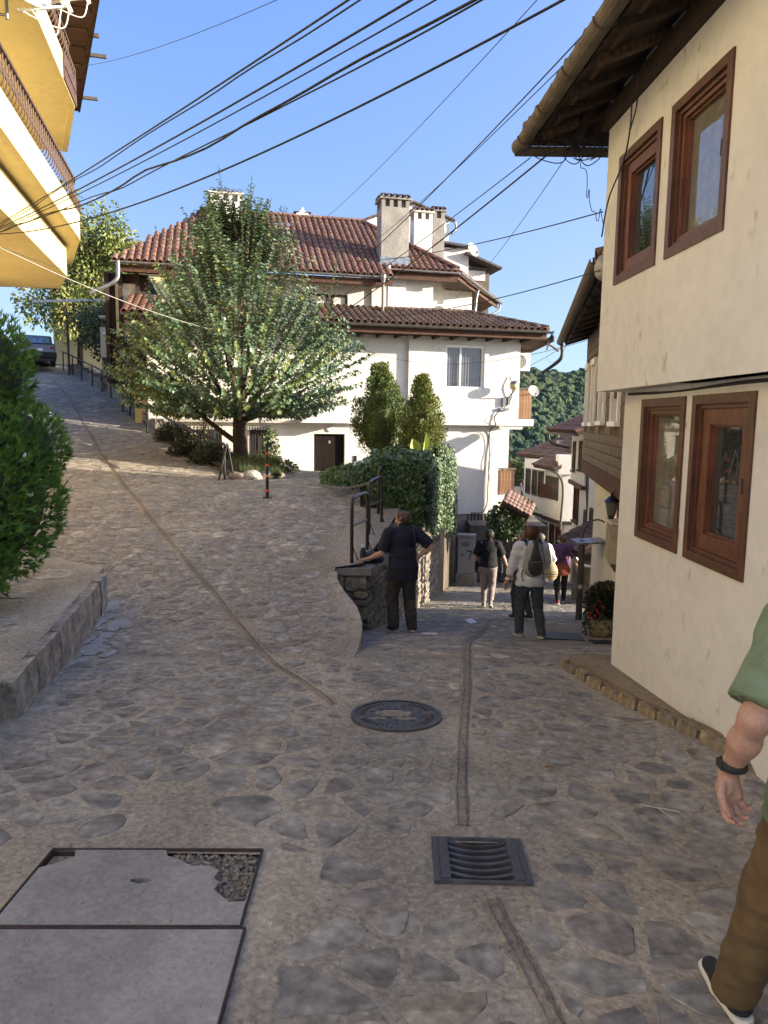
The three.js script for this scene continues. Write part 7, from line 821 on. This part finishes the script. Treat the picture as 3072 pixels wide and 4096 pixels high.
  arms.forEach((a, i) => { const hd = o.hand && o.hand[i] || {}, dir = hd.dir || a.wr.clone().sub(a.el).normalize(); bg.push(sdf([C(a.wr.clone().addScaledVector(dir, -0.03 * s), a.wr.clone().addScaledVector(dir, 0.01 * s), 0.027 * s, 0.026 * s), ...handPrims(a.wr, dir, hd.palm || V(-a.q * 0.8, 0, 0.5), s, hd.curl ?? 0.7, hd.side ?? -a.q)], o.handCell || 0.006, 0.006)); });
  obj('body', bg, o.skin || M.skin, t);
  // hair
  if (o.hair) { const big = o.hair.big || 0, low = o.hair.low ?? -0.03, f = [C(HD(0, 0.034, -0.008), HD(0, 0.034, 0.034), (0.088 + big) * s, (0.09 + big) * s), C(HD(0, 0.0, 0.05), HD(0, low, 0.055), (0.062 + big) * s, (0.05 + big) * s)]; if (big > 0.008) f.push(C(HD(-0.07, 0.03, 0.01), HD(-0.075, -0.03, 0.02), (0.03 + big * 0.6) * s), C(HD(0.07, 0.03, 0.01), HD(0.075, -0.03, 0.02), (0.03 + big * 0.6) * s)); const cut0 = HD(0, 0.045, -0.075), cn = HD(0, 0.55, 0.83).sub(HD(0, 0, 0)).normalize(); obj('hair', [sdf(f, 0.008, 0.02, (d, x, y, z) => { const q = (x - cut0.x) * cn.x + (y - cut0.y) * cn.y + (z - cut0.z) * cn.z; return Math.max(d + 0.012 * (vnoise(x * 60, y * 26, z * 60) - 0.5), -q); })], mat(o.hair.c, { map: T.bark, rough: 0.6, sheen: 0.3 }), t); }
  // trousers
  const pg = o.pants.fit ?? 0.018, ph = o.pants.cut ?? 0.06, pant = [E(hipC.clone().add(S(0, 0.01, 0.01)), (0.16 * b + pg * 0.1) * s, (0.13 + pg * 0.4) * s, (0.118 * b + pg * 0.1) * s), ...legs.flatMap((l) => legP(l, pg, pg * (o.pants.flare ?? 1)))]; const top = hipC.y + 0.1 * s, wr = wrinkle(o.pants.fold ?? 0.014, 17, 3 + o.h * 9);
  obj('trousers', [sdf(pant, o.cell || 0.014, 0.03, (d, x, y, z) => { let q = wr(d, x, y, z); q = Math.max(q, y - top); const l = legs[x < (legs[0].an.x + legs[1].an.x) / 2 ? 0 : 1]; return Math.max(q, l.f.a.y + ph * s - y); })], mat(o.pants.c, { map: T.weave, rough: 0.92, sheen: 0.2 }), t);
  // shirt
  const g = o.shirt.fit ?? 0.02, hem = hipC.y + (o.shirt.hem ?? -0.02) * s, long = o.shirt.long, sw = wrinkle(o.shirt.fold ?? 0.016, 14, o.h * 31), nk = neck.clone(), sh = [...torso(g), C(chest.clone().add(S(0, 0.1, 0)), neck.clone().add(S(0, o.shirt.collar ?? 0.0, 0.005)), (0.08 + g * 0.6) * s, 0.064 * s), ...arms.flatMap((a) => long ? [C(a.sh, a.el, (0.058 * b + g * 0.7) * s, (0.045 + g * 0.6) * s), C(a.el, a.wr.clone().lerp(a.el, 1 - long), (0.045 + g * 0.6) * s, (0.036 + g * 0.5) * s)] : [C(a.sh, a.el.clone().lerp(a.sh, 0.14), (0.06 * b + g) * s, (0.056 + g * 1.1) * s)])];
  if (hem < hipC.y) sh.push(C(hipC.clone().add(S(-0.04, 0, 0.005)), V(hipC.x - 0.04 * s, hem, hipC.z), (0.128 * b + g) * s, (0.135 * b + g * 1.2) * s, { fz: 1.18 }), C(hipC.clone().add(S(0.04, 0, 0.005)), V(hipC.x + 0.04 * s, hem, hipC.z), (0.128 * b + g) * s, (0.135 * b + g * 1.2) * s, { fz: 1.18 }));
  const armcut = arms.map((a) => ({ p: long ? a.wr.clone().lerp(a.el, 1 - long) : a.el.clone().lerp(a.sh, 0.12), n: a[long ? 'wr' : 'el'].clone().sub(a[long ? 'el' : 'sh']).normalize(), q: a.q, sh: a.sh, R: (long ? 0.1 : 0.13) * s }));
  obj('shirt', [sdf(sh, o.cell || 0.014, 0.03, (d, x, y, z) => { let q = sw(d, x, y, z); if (y < hem + 0.02 && Math.abs(x - hipC.x) < 0.3 * s) q = Math.max(q, hem + 0.006 * Math.sin(x * 40) - y); for (const c of armcut) { const dx = x - c.p.x, dy = y - c.p.y, dz = z - c.p.z, al = dx * c.n.x + dy * c.n.y + dz * c.n.z; if (dx * dx + dy * dy + dz * dz < c.R * c.R && al > 0) q = Math.max(q, al); } return q; })], o.shirt.m || mat(o.shirt.c, { map: T.weave, rough: 0.9, sheen: 0.2 }), t);
  // shoes
  feet.forEach((f, i) => { const fw = V(-Math.sin(-f.turn) * 1, 0, -Math.cos(f.turn)), tilt = o.tilt && o.tilt[i] || 0, gz = gnd ? (gy(f.a.x + fw.x * 0.1, f.a.z + fw.z * 0.1) - gy(f.a.x, f.a.z)) / 0.1 : 0, P = (l, y) => f.a.clone().addScaledVector(fw, l * s).add(V(0, y * s + (gz * l - tilt * l) * s, 0)); const u = [C(P(-0.05, 0.048), P(0.06, 0.045), 0.041 * s, 0.04 * s), C(P(0.06, 0.042), P(0.15, 0.034), 0.04 * s, 0.03 * s), C(P(-0.04, 0.05), P(-0.025, 0.095), 0.038 * s, 0.042 * s)], sole = [C(P(-0.065, 0.014), P(0.06, 0.014), 0.039 * s, 0.045 * s), C(P(0.06, 0.014), P(0.165, 0.014), 0.045 * s, 0.034 * s)]; const so = obj('shoe', [sdf(u, 0.008, 0.02)], mat(o.shoes.c, { map: T.weave, rough: 0.8 }), t), ny = P(0, 0.012); obj('sole', [sdf(sole, 0.008, 0.01, (d, x, y, z) => { const l = ((x - f.a.x) * fw.x + (z - f.a.z) * fw.z) / s, yy = P(l, 0.012).y; return Math.max(d, Math.abs(y - yy) - 0.014 * s); })], mat(o.shoes.s || [0.5, 0.47, 0.42], { rough: 0.8 }), so); });
  return { t, s, head, HD, chest, hipC, neck, arms, legs, S };
}
const onLane = (x, d) => [x, lane(x, d) + 0.012, -d];
{ // man leaning a hand on the wall
  const p = person({ label: 'man in navy polo shirt and dark trousers resting a hand on the wall', at: onLane(0.28, 10.15), ground: lane, h: 1.77, yaw: 0.25, build: 1.16, feet: [[-0.13, 0.02, 0, -0.3], [0.13, 0.06, 0, 0.2]], hands: [[-0.47, 1.03, -0.2], [0.2, 1.07, 0.02]], elbow: [V(0.2, -0.8, 0.6), V(0.9, 0, 0.5)], hand: [{ dir: V(-1, -0.1, -0.2), palm: V(-0.2, -1, 0.2), curl: 0.9, side: -1 }, { dir: V(-0.9, -0.3, -0.4), palm: V(-0.3, 0, -1), curl: 0.5, side: 1 }], headYaw: 0.75, headPitch: 0.3, lean: 0.03, shirt: { c: [0.012, 0.013, 0.026], hem: -0.16, fit: 0.026, collar: 0.035 }, pants: { c: [0.05, 0.045, 0.037], fit: 0.036, cut: 0.035, flare: 1.2, fold: 0.022 }, shoes: { c: [0.13, 0.13, 0.13], s: [0.42, 0.42, 0.42] }, hair: { c: [0.17, 0.10, 0.055], big: -0.004, low: -0.055 } });
  obj('glasses', [tube([p.HD(-0.088, 0.02, 0.0), p.HD(-0.08, 0.018, -0.06), p.HD(-0.06, 0.01, -0.098), p.HD(0, 0.012, -0.112), p.HD(0.06, 0.01, -0.098), p.HD(0.08, 0.018, -0.06), p.HD(0.088, 0.02, 0)], 0.0035, { n: 30, k: 4 })], M.black, p.t);
  obj('wrist_watch', [clean(new THREE.TorusGeometry(0.033, 0.008, 6, 16)).rotateY(Math.PI / 2).translate(p.arms[0].wr.x + 0.035, p.arms[0].wr.y + 0.004, p.arms[0].wr.z), sph(0.02, p.arms[0].wr.x + 0.035, p.arms[0].wr.y + 0.033, p.arms[0].wr.z + 0.012, 1, 0.5, 1)], mat([0.55, 0.42, 0.15], { rough: 0.3, metalness: 0.8 }), p.t);
  obj('shoulder_strap', [tube([p.chest.clone().add(p.S(0.13, 0.16, -0.09)), p.chest.clone().add(p.S(0.14, 0.19, 0.02)), p.chest.clone().add(p.S(0.13, 0.1, 0.13)), p.chest.clone().add(p.S(0.15, -0.1, 0.14))], 0.014, { n: 20 })], M.rubber, p.t);
}
{ // woman in a black tee
  const p = person({ label: 'woman in black tee and light grey trousers walking down the lane', at: onLane(2.22, 14.95), ground: lane, h: 1.66, yaw: -0.15, build: 1.1, feet: [[-0.08, -0.22, 0, -0.1], [0.07, 0.2, 0.03, 0.1]], tilt: [0, 0.3], hands: [[-0.27, 0.93, -0.15], [0.42, 0.9, -0.12]], hand: [{}, { palm: V(-0.4, 0, 1), curl: 0.6 }], lean: 0.02, shirt: { c: [0.012, 0.012, 0.013], hem: 0.0, fit: 0.03 }, pants: { c: [0.34, 0.285, 0.26], fit: 0.024, cut: 0.14, fold: 0.016 }, shoes: { c: [0.28, 0.28, 0.25], s: [0.4, 0.38, 0.33] }, hair: { c: [0.025, 0.02, 0.018], big: 0.012, low: -0.04 } });
  obj('hand_bag', [sdf([E(p.S(-0.26, 0.92, -0.06), 0.05, 0.13, 0.1)], 0.012, 0.02)], M.rubber, p.t); obj('shoulder_clip', [bx(0.05, 0.012, 0.01, p.chest.x - 0.03, p.chest.y + 0.03, p.chest.z + 0.15, { rz: 0.4 }), bx(0.012, 0.05, 0.01, p.chest.x - 0.01, p.chest.y - 0.02, p.chest.z + 0.15, { rz: 0.5 })], M.zinc, p.t); obj('water_bottle', [cyl(0.035, 0.035, 0.2, 0.27, 0.84, -0.05)], M.rubber, p.t);
}
{ // woman with the backpack
  const p = person({ label: 'woman in white shirt and jeans carrying a grey backpack', at: onLane(2.13, 10.2), ground: lane, h: 1.63, yaw: 0.05, build: 1.12, feet: [[-0.13, -0.1, 0, -0.12], [0.16, 0.14, 0.0, 0.12]], tilt: [0, 0], hands: [[-0.36, 0.86, -0.06], [0.14, 1.06, -0.3]], hand: [{ palm: V(0.5, 0, 0.9), curl: 1.0, side: 1 }, { curl: 0.8 }], headPitch: 0.05, headYaw: 0.15, lean: 0.035, shirt: { c: [0.72, 0.72, 0.72], hem: -0.1, fit: 0.036, long: 0.62, fold: 0.024 }, pants: { c: [0.055, 0.068, 0.082], fit: 0.03, cut: 0.045, flare: 1.1, fold: 0.024 }, shoes: { c: [0.36, 0.31, 0.24], s: [0.6, 0.57, 0.5] }, hair: { c: [0.13, 0.045, 0.018], big: 0.017, low: -0.04 } });
  const q = p.chest, Bk = (x, y, z) => q.clone().add(p.S(x, y, z)); const bag = obj('backpack', [sdf([E(Bk(0, -0.06, 0.2), 0.15, 0.24, 0.09), E(Bk(0, -0.16, 0.21), 0.165, 0.16, 0.105), E(Bk(0, 0.08, 0.17), 0.11, 0.12, 0.07)], 0.011, 0.05, (d, x, y, z) => d + 0.008 * vnoise(x * 22, y * 18, z * 22))], mat([0.34, 0.34, 0.33], { map: T.weave, rough: 0.85 }), p.t, 'grey rucksack with a dark centre panel');
  obj('centre_panel', [sdf([C(Bk(0.01, 0.17, 0.19), Bk(0.0, 0.0, 0.255), 0.055, 0.07), E(Bk(0.0, -0.15, 0.245), 0.13, 0.155, 0.085)], 0.011, 0.04)], mat([0.045, 0.045, 0.045], { map: T.weave, rough: 0.85 }), bag); obj('zip', [bx(0.17, 0.012, 0.01, q.x - 0.005, q.y - 0.075, q.z + 0.318, { rz: 0.1 })], M.zinc, bag);
  for (const k of [-1, 1]) obj('strap', [tube([Bk(k * 0.1, 0.12, 0.19), Bk(k * 0.12, 0.2, 0.06), Bk(k * 0.13, 0.16, -0.12), Bk(k * 0.15, -0.05, -0.16)], 0.02, { n: 24 }), tube([Bk(k * 0.155, -0.22, 0.18), Bk(k * 0.17, -0.3, 0.15), Bk(k * 0.15, -0.42, 0.17)], 0.008)], M.rubber, bag);
  obj('scarf', [sdf([C(p.neck.clone().add(p.S(-0.07, -0.01, 0.03)), p.neck.clone().add(p.S(0.07, -0.01, 0.03)), 0.055), C(p.neck.clone().add(p.S(0.07, 0, 0.02)), p.neck.clone().add(p.S(0.1, -0.03, -0.05)), 0.04)], 0.01, 0.03, wrinkle(0.018, 30, 2))], mat([0.03, 0.17, 0.34], { map: T.weave, rough: 0.9 }), p.t);
  obj('bracelet', [clean(new THREE.TorusGeometry(0.034, 0.009, 6, 14)).rotateX(Math.PI / 2).translate(p.arms[0].wr.x + 0.01, p.arms[0].wr.y + 0.03, p.arms[0].wr.z)], M.pvc, p.t);
}
person({ label: 'person with grey hair and sunglasses half hidden behind the backpack woman', at: onLane(2.5, 12.6), ground: lane, h: 1.6, yaw: 0.5, build: 1.0, feet: [[-0.08, -0.12, 0, 0], [0.08, 0.12, 0, 0]], hands: [[-0.2, 0.82, -0.1], [0.2, 0.82, -0.1]], headYaw: 0.6, shirt: { c: [0.25, 0.09, 0.06], hem: -0.1 }, pants: { c: [0.05, 0.05, 0.06], fit: 0.025 }, shoes: { c: [0.05, 0.03, 0.02] }, hair: { c: [0.3, 0.29, 0.28], big: 0.006 } });
{ // woman in dotted white blouse
  const dots = tex(128, 0.16, (u, v) => { const k = (Math.hypot(u - 0.25, v - 0.25) < 0.075 || Math.hypot(u - 0.75, v - 0.75) < 0.075); return k ? [0.42, 0.42, 0.46] : [0.97, 0.96, 0.96]; });
  const p = person({ label: 'woman in spotted white blouse with brown scarf and striped shoulder bag', at: onLane(3.36, 15.2), ground: lane, h: 1.6, yaw: -0.05, build: 1.08, feet: [[-0.07, 0.16, 0.01, 0], [0.07, -0.16, 0, 0]], tilt: [0.1, 0], hands: [[-0.1, 1.05, -0.25], [0.24, 0.98, -0.1]], lean: 0.02, shirt: { m: mat([0.74, 0.73, 0.74], { map: dots, rough: 0.9 }), hem: -0.08, fit: 0.04, long: 0.9, fold: 0.022 }, pants: { c: [0.013, 0.013, 0.015], fit: 0.01, cut: 0.12 }, shoes: { c: [0.22, 0.07, 0.03], s: [0.2, 0.1, 0.06] }, hair: { c: [0.26, 0.235, 0.2], big: 0.008, low: -0.04 } });
  obj('scarf', [sdf([C(p.neck.clone().add(p.S(-0.08, -0.01, 0.02)), p.neck.clone().add(p.S(0.08, -0.01, 0.02)), 0.05)], 0.01, 0.03, wrinkle(0.015, 30, 5))], mat([0.12, 0.06, 0.035], { map: T.weave, rough: 0.9 }), p.t);
  const stripe = tex(64, 0.28, (u, v) => (v > 0.45 && v < 0.95 && (v * 12) % 2 < 0.8 ? ((v * 12) % 4 < 2 ? [0.2, 0.19, 0.17] : [0.7, 0.5, 0.2]) : [0.78, 0.74, 0.64])); obj('shoulder_bag', [sdf([E(p.S(0.25, 0.86, 0.12), 0.14, 0.19, 0.075), E(p.S(0.22, 0.98, 0.1), 0.09, 0.12, 0.06)], 0.012, 0.05)], mat([0.8, 0.76, 0.68], { map: stripe, rough: 0.95 }), p.t); obj('bag_strap', [tube([p.S(0.24, 0.98, 0.14), p.S(0.23, 1.2, 0.15), p.S(0.17, 1.47, 0.06)], 0.016)], M.curtain, p.t);
}
{ // woman in purple top with rust jacket tied round the waist
  const p = person({ label: 'woman in purple tee with a rust jacket tied round her waist', at: onLane(4.08, 16.2), ground: lane, h: 1.6, yaw: -0.12, build: 1.12, feet: [[-0.08, 0.14, 0, -0.1], [0.1, -0.18, 0.02, 0.15]], hands: [[-0.3, 0.98, -0.2], [0.4, 0.88, 0.0]], hand: [{}, { palm: V(-0.4, 0, 1), curl: 0.6 }], shirt: { c: [0.115, 0.04, 0.125], hem: -0.02, fit: 0.026 }, pants: { c: [0.014, 0.012, 0.013], fit: 0.02, cut: 0.07 }, shoes: { c: [0.3, 0.03, 0.07], s: [0.6, 0.55, 0.55] }, hair: { c: [0.15, 0.075, 0.035], big: 0.002 } });
  obj('tied_jacket', [sdf([E(p.hipC.clone().add(p.S(0, -0.03, 0.02)), 0.21, 0.23, 0.165)], 0.013, 0.02, (d, x, y, z) => Math.max(d + 0.016 * vnoise(x * 22, y * 5, z * 22), p.hipC.y - 0.17 - y))], mat([0.26, 0.06, 0.022], { map: T.weave, rough: 0.9 }), p.t); obj('bag_strap', [tube([p.chest.clone().add(p.S(0.13, 0.17, 0.0)), p.chest.clone().add(p.S(0.08, 0.08, 0.14)), p.chest.clone().add(p.S(-0.06, -0.2, 0.17)), p.chest.clone().add(p.S(-0.2, -0.42, 0.05))], 0.02, { n: 24 })], M.rubber, p.t);
}
{ // man in the green shirt close by
  const yaw = -0.1, p = person({ label: 'man in green short-sleeved shirt and brown trousers with a black wristband', at: [1.36, lane(1.36, 1.98), -1.95], ground: lane, h: 1.69, yaw, build: 1.2, cell: 0.011, handCell: 0.0035, feet: [[-0.2, -0.24, 0, -0.15], [0.12, 0.3, 0.08, 0.1]], tilt: [-0.05, 0.5], hands: [[-0.35, 0.95, -0.03], [0.28, 0.86, 0.1]], elbow: [V(-0.55, 0.0, 1), V(0.5, -0.2, 0.9)], hand: [{ dir: V(0.12, -1, 0.05), palm: V(0.35, 0, 1), curl: 1.0, side: 1 }, { curl: 0.8 }], shirt: { c: [0.20, 0.265, 0.155], hem: -0.12, fit: 0.034, fold: 0.026 }, pants: { c: [0.15, 0.095, 0.04], fit: 0.036, cut: 0.05, flare: 1.1, fold: 0.014 }, shoes: { c: [0.018, 0.019, 0.024], s: [0.62, 0.6, 0.52] }, hair: { c: [0.1, 0.07, 0.05], big: 0 }, lean: -0.01 });
  const w = p.arms[0].wr.clone().lerp(p.arms[0].el, 0.16); obj('wristband', [clean(new THREE.TorusGeometry(0.034, 0.008, 8, 24)).rotateX(Math.PI / 2).scale(1, 1.9, 1.02).translate(w.x, w.y, w.z), bx(0.016, 0.022, 0.042, w.x - 0.032, w.y, w.z)], M.rubber, p.t);
}
{ // things lying about
  const bag = thing('camera_bag', 'black camera bag lying on the wall cap by the rail', 'bag', [-0.18, -0.3, -10.62]); obj('bag', [sdf([E(V(0, 0.08, 0), 0.15, 0.09, 0.11), E(V(0.1, 0.06, 0.05), 0.09, 0.07, 0.08)], 0.012, 0.04, wrinkle(0.02, 22, 4))], M.rubber, bag); obj('strap', [tube([V(-0.14, 0.06, 0), V(-0.25, 0.03, 0.06), V(-0.3, 0.04, -0.02), V(-0.16, 0.1, -0.05)], 0.012)], M.rubber, bag);
  const bt = thing('drink_bottle', 'black bottle with pale blue cap standing on the wall by the man', 'bottle', [-0.3, -0.3, -10.45]); obj('bottle', [cyl(0.045, 0.042, 0.2, 0, 0.1, 0), cyl(0.042, 0.025, 0.05, 0, 0.225, 0)], M.rubber, bt); obj('cap', [cyl(0.024, 0.022, 0.05, 0, 0.27, 0)], mat([0.35, 0.6, 0.66], { rough: 0.5 }), bt);
  const scrap = (x, d, s, c, label, h = lane) => { const g = new THREE.PlaneGeometry(s, s * 0.5, 4, 2), p = g.attributes.position; for (let i = 0; i < p.count; i++) p.setZ(i, 0.01 * rnd() + 0.006); const o = tag(obj('litter', [clean(g).rotateX(-Math.PI / 2)], mat(c, { rough: 0.9, side: THREE.DoubleSide })), label, 'litter'); o.position.set(x, h(x, d) + 0.02, -d); o.rotation.set(-0.12, rr(0, 3), 0, 'YXZ'); };
  scrap(1.5, 11.9, 0.26, [0.7, 0.7, 0.7], 'white paper scrap beside the lane channel'); scrap(0.62, 9.3, 0.2, [0.62, 0.6, 0.56], 'pale paper scrap near the man at the wall'); scrap(0.95, 11.8, 0.05, [0.7, 0.7, 0.68], 'tiny white scrap beside the stone wall'); scrap(1.02, 4.1, 0.07, [0.2, 0.09, 0.04], 'reddish dead leaf on the paving');
  const tw = thing('dry_twig', 'forked pale twig lying on the paving', 'twig', [1.5, lane(1.5, 3.6) + 0.014, -3.6]); obj('twig', [rod(V(-0.09, 0, -0.06), V(0.09, -0.002, 0.0), 0.0035, 5), rod(V(-0.01, 0, -0.03), V(0.03, -0.002, 0.09), 0.003, 5)], mat([0.45, 0.42, 0.36]), tw);
}
// ---------- overhead cables ----------
function cable(label, a, b, sag, r, m = M.cable, group = 'overhead cables', wob = 0) { const A = V(...a), B = V(...b), pts = []; for (let i = 0; i <= 20; i++) { const t = i / 20, p = A.clone().lerp(B, t); p.y -= sag * 4 * t * (1 - t); if (wob && i > 0 && i < 20) p.add(V(0, wob * (vnoise(i * 0.9 + a[1] * 7, r * 300) - 0.5), wob * (vnoise(i * 0.8, a[1] * 9 + 5) - 0.5))); pts.push(p); } const c = thing('overhead_cable', label, 'cable', a, 0, group); obj('wire', [tube(pts.map((p) => p.sub(A)), r * 0.47, { n: 44, k: 5 })], m, c); return c; }
cable('black overhead cable fanning out from the wall of the yellow building', [-6.36, 4.77, -12.0], [1.79, 4.08, -2.01], 0.05, 0.015, M.cable, 'cables from the yellow building', 0);
cable('black overhead cable fanning out from the wall of the yellow building', [-6.36, 4.73, -12.0], [1.88, 4.11, -2.01], 0.05, 0.012, M.cable, 'cables from the yellow building', 0.06);
cable('black overhead cable fanning out from the wall of the yellow building', [-6.36, 4.73, -12.0], [2.17, 4.11, -2.01], 0.12, 0.017, M.cable, 'cables from the yellow building', 0);
cable('black overhead cable fanning out from the wall of the yellow building', [-6.36, 4.71, -12.0], [2.32, 4.12, -2.01], 0.14, 0.012, M.cable, 'cables from the yellow building', 0);
cable('black overhead cable fanning out from the wall of the yellow building', [-6.36, 4.71, -12.0], [2.4, 4.12, -2.01], 0.25, 0.02, M.cable, 'cables from the yellow building', 0.08);
cable('black overhead cable fanning out from the wall of the yellow building', [-6.36, 4.7, -12.0], [2.43, 4.12, -2.01], 0.25, 0.013, M.cable, 'cables from the yellow building', 0.05);
cable('black overhead cable fanning out from the wall of the yellow building', [-6.36, 4.69, -12.0], [2.66, 4.12, -2.01], 0.45, 0.017, M.cable, 'cables from the yellow building', 0);
cable('thin cable leaving the eave of the yellow building', [-6.77, 9.49, -17.0], [-0.02, 5.75, -6.6], 0.15, 0.009, M.cable, 'overhead cables', 0);
cable('black cable running from the near eave corner towards the tree', [1.98, 5.54, -7.0], [-1.73, 4.95, -19.0], 0.15, 0.016, M.cable, 'cables from the near eave corner', 0);
cable('black cable running from the near eave corner towards the tree', [1.96, 5.45, -7.2], [-1.0, 6.31, -21.0], 0.12, 0.012, M.cable, 'cables from the near eave corner', 0);
cable('black cable running from the near eave corner towards the tree', [1.4, 4.4, -7.5], [-2.32, 4.25, -19.0], 0.1, 0.012, M.cable, 'cables from the near eave corner', 0);
cable('black cable running from the near eave corner towards the tree', [1.54, 4.39, -7.4], [-2.71, 3.49, -18.4], 0.15, 0.02, M.cable, 'cables from the near eave corner', 0);
cable('single thin cable slanting across the sky behind the chimneys', [1.69, 6.65, -9.0], [-2.63, 8.7, -27.0], 0.15, 0.012, M.cable, 'overhead cables', 0);
cable('cable dropping from the near eave corner behind the big chimney', [1.74, 4.39, -7.4], [2.25, 5.87, -24.33], 0.2, 0.009, M.cable, 'overhead cables', 0);
cable('level cable tied to the near house below its lamp', [1.97, 3.73, -6.9], [-2.93, 7.14, -24.0], 0.35, 0.013, M.cable, 'overhead cables', 0);
cable('lower level cable tied to the near house', [1.97, 3.21, -6.9], [-2.96, 5.44, -22.0], 0.5, 0.012, M.cable, 'overhead cables', 0);
cable('pale cable swooping from the yellow building past the tree to the jetty', [-6.3, 4.52, -12.0], [-1.11, 3.94, -21.0], 0.5, 0.016, M.cableGrey, 'overhead cables', 0);
cable('thin wire from the yellow building to the house behind the tree', [-6.3, 4.52, -12.0], [-0.49, 5.2, -22.0], 0.6, 0.01, M.cable, 'overhead cables', 0);
cable('cable along the jetty to the eave of the tile-clad house', [-1.05, 4.1, -22.5], [3.67, 3.31, -13.4], 0.5, 0.011, M.cable, 'overhead cables', 0);
cable('pair cable from the jetty lamp to the tile-clad house', [3.62, 3.22, -23.2], [3.57, 3.48, -12.5], 0.12, 0.011, M.cable, 'overhead cables', 0);
cable('low thin wire across the white facade', [-1.99, 2.39, -22.0], [3.58, 3.31, -23.4], 0.15, 0.008, M.cable, 'overhead cables', 0);
cable('curly loose wire hanging off the corner of the near house', [1.82, 4.26, -7.2], [2.0, 3.65, -6.95], 0.08, 0.008, M.cable, 'overhead cables', 0.25);
cable('long wire from the near house to the tiled corner eave', [1.98, 3.38, -6.95], [4.36, 3.6, -20.0], 0.5, 0.007, M.cable, 'overhead cables', 0);
renderer.render(scene, camera);
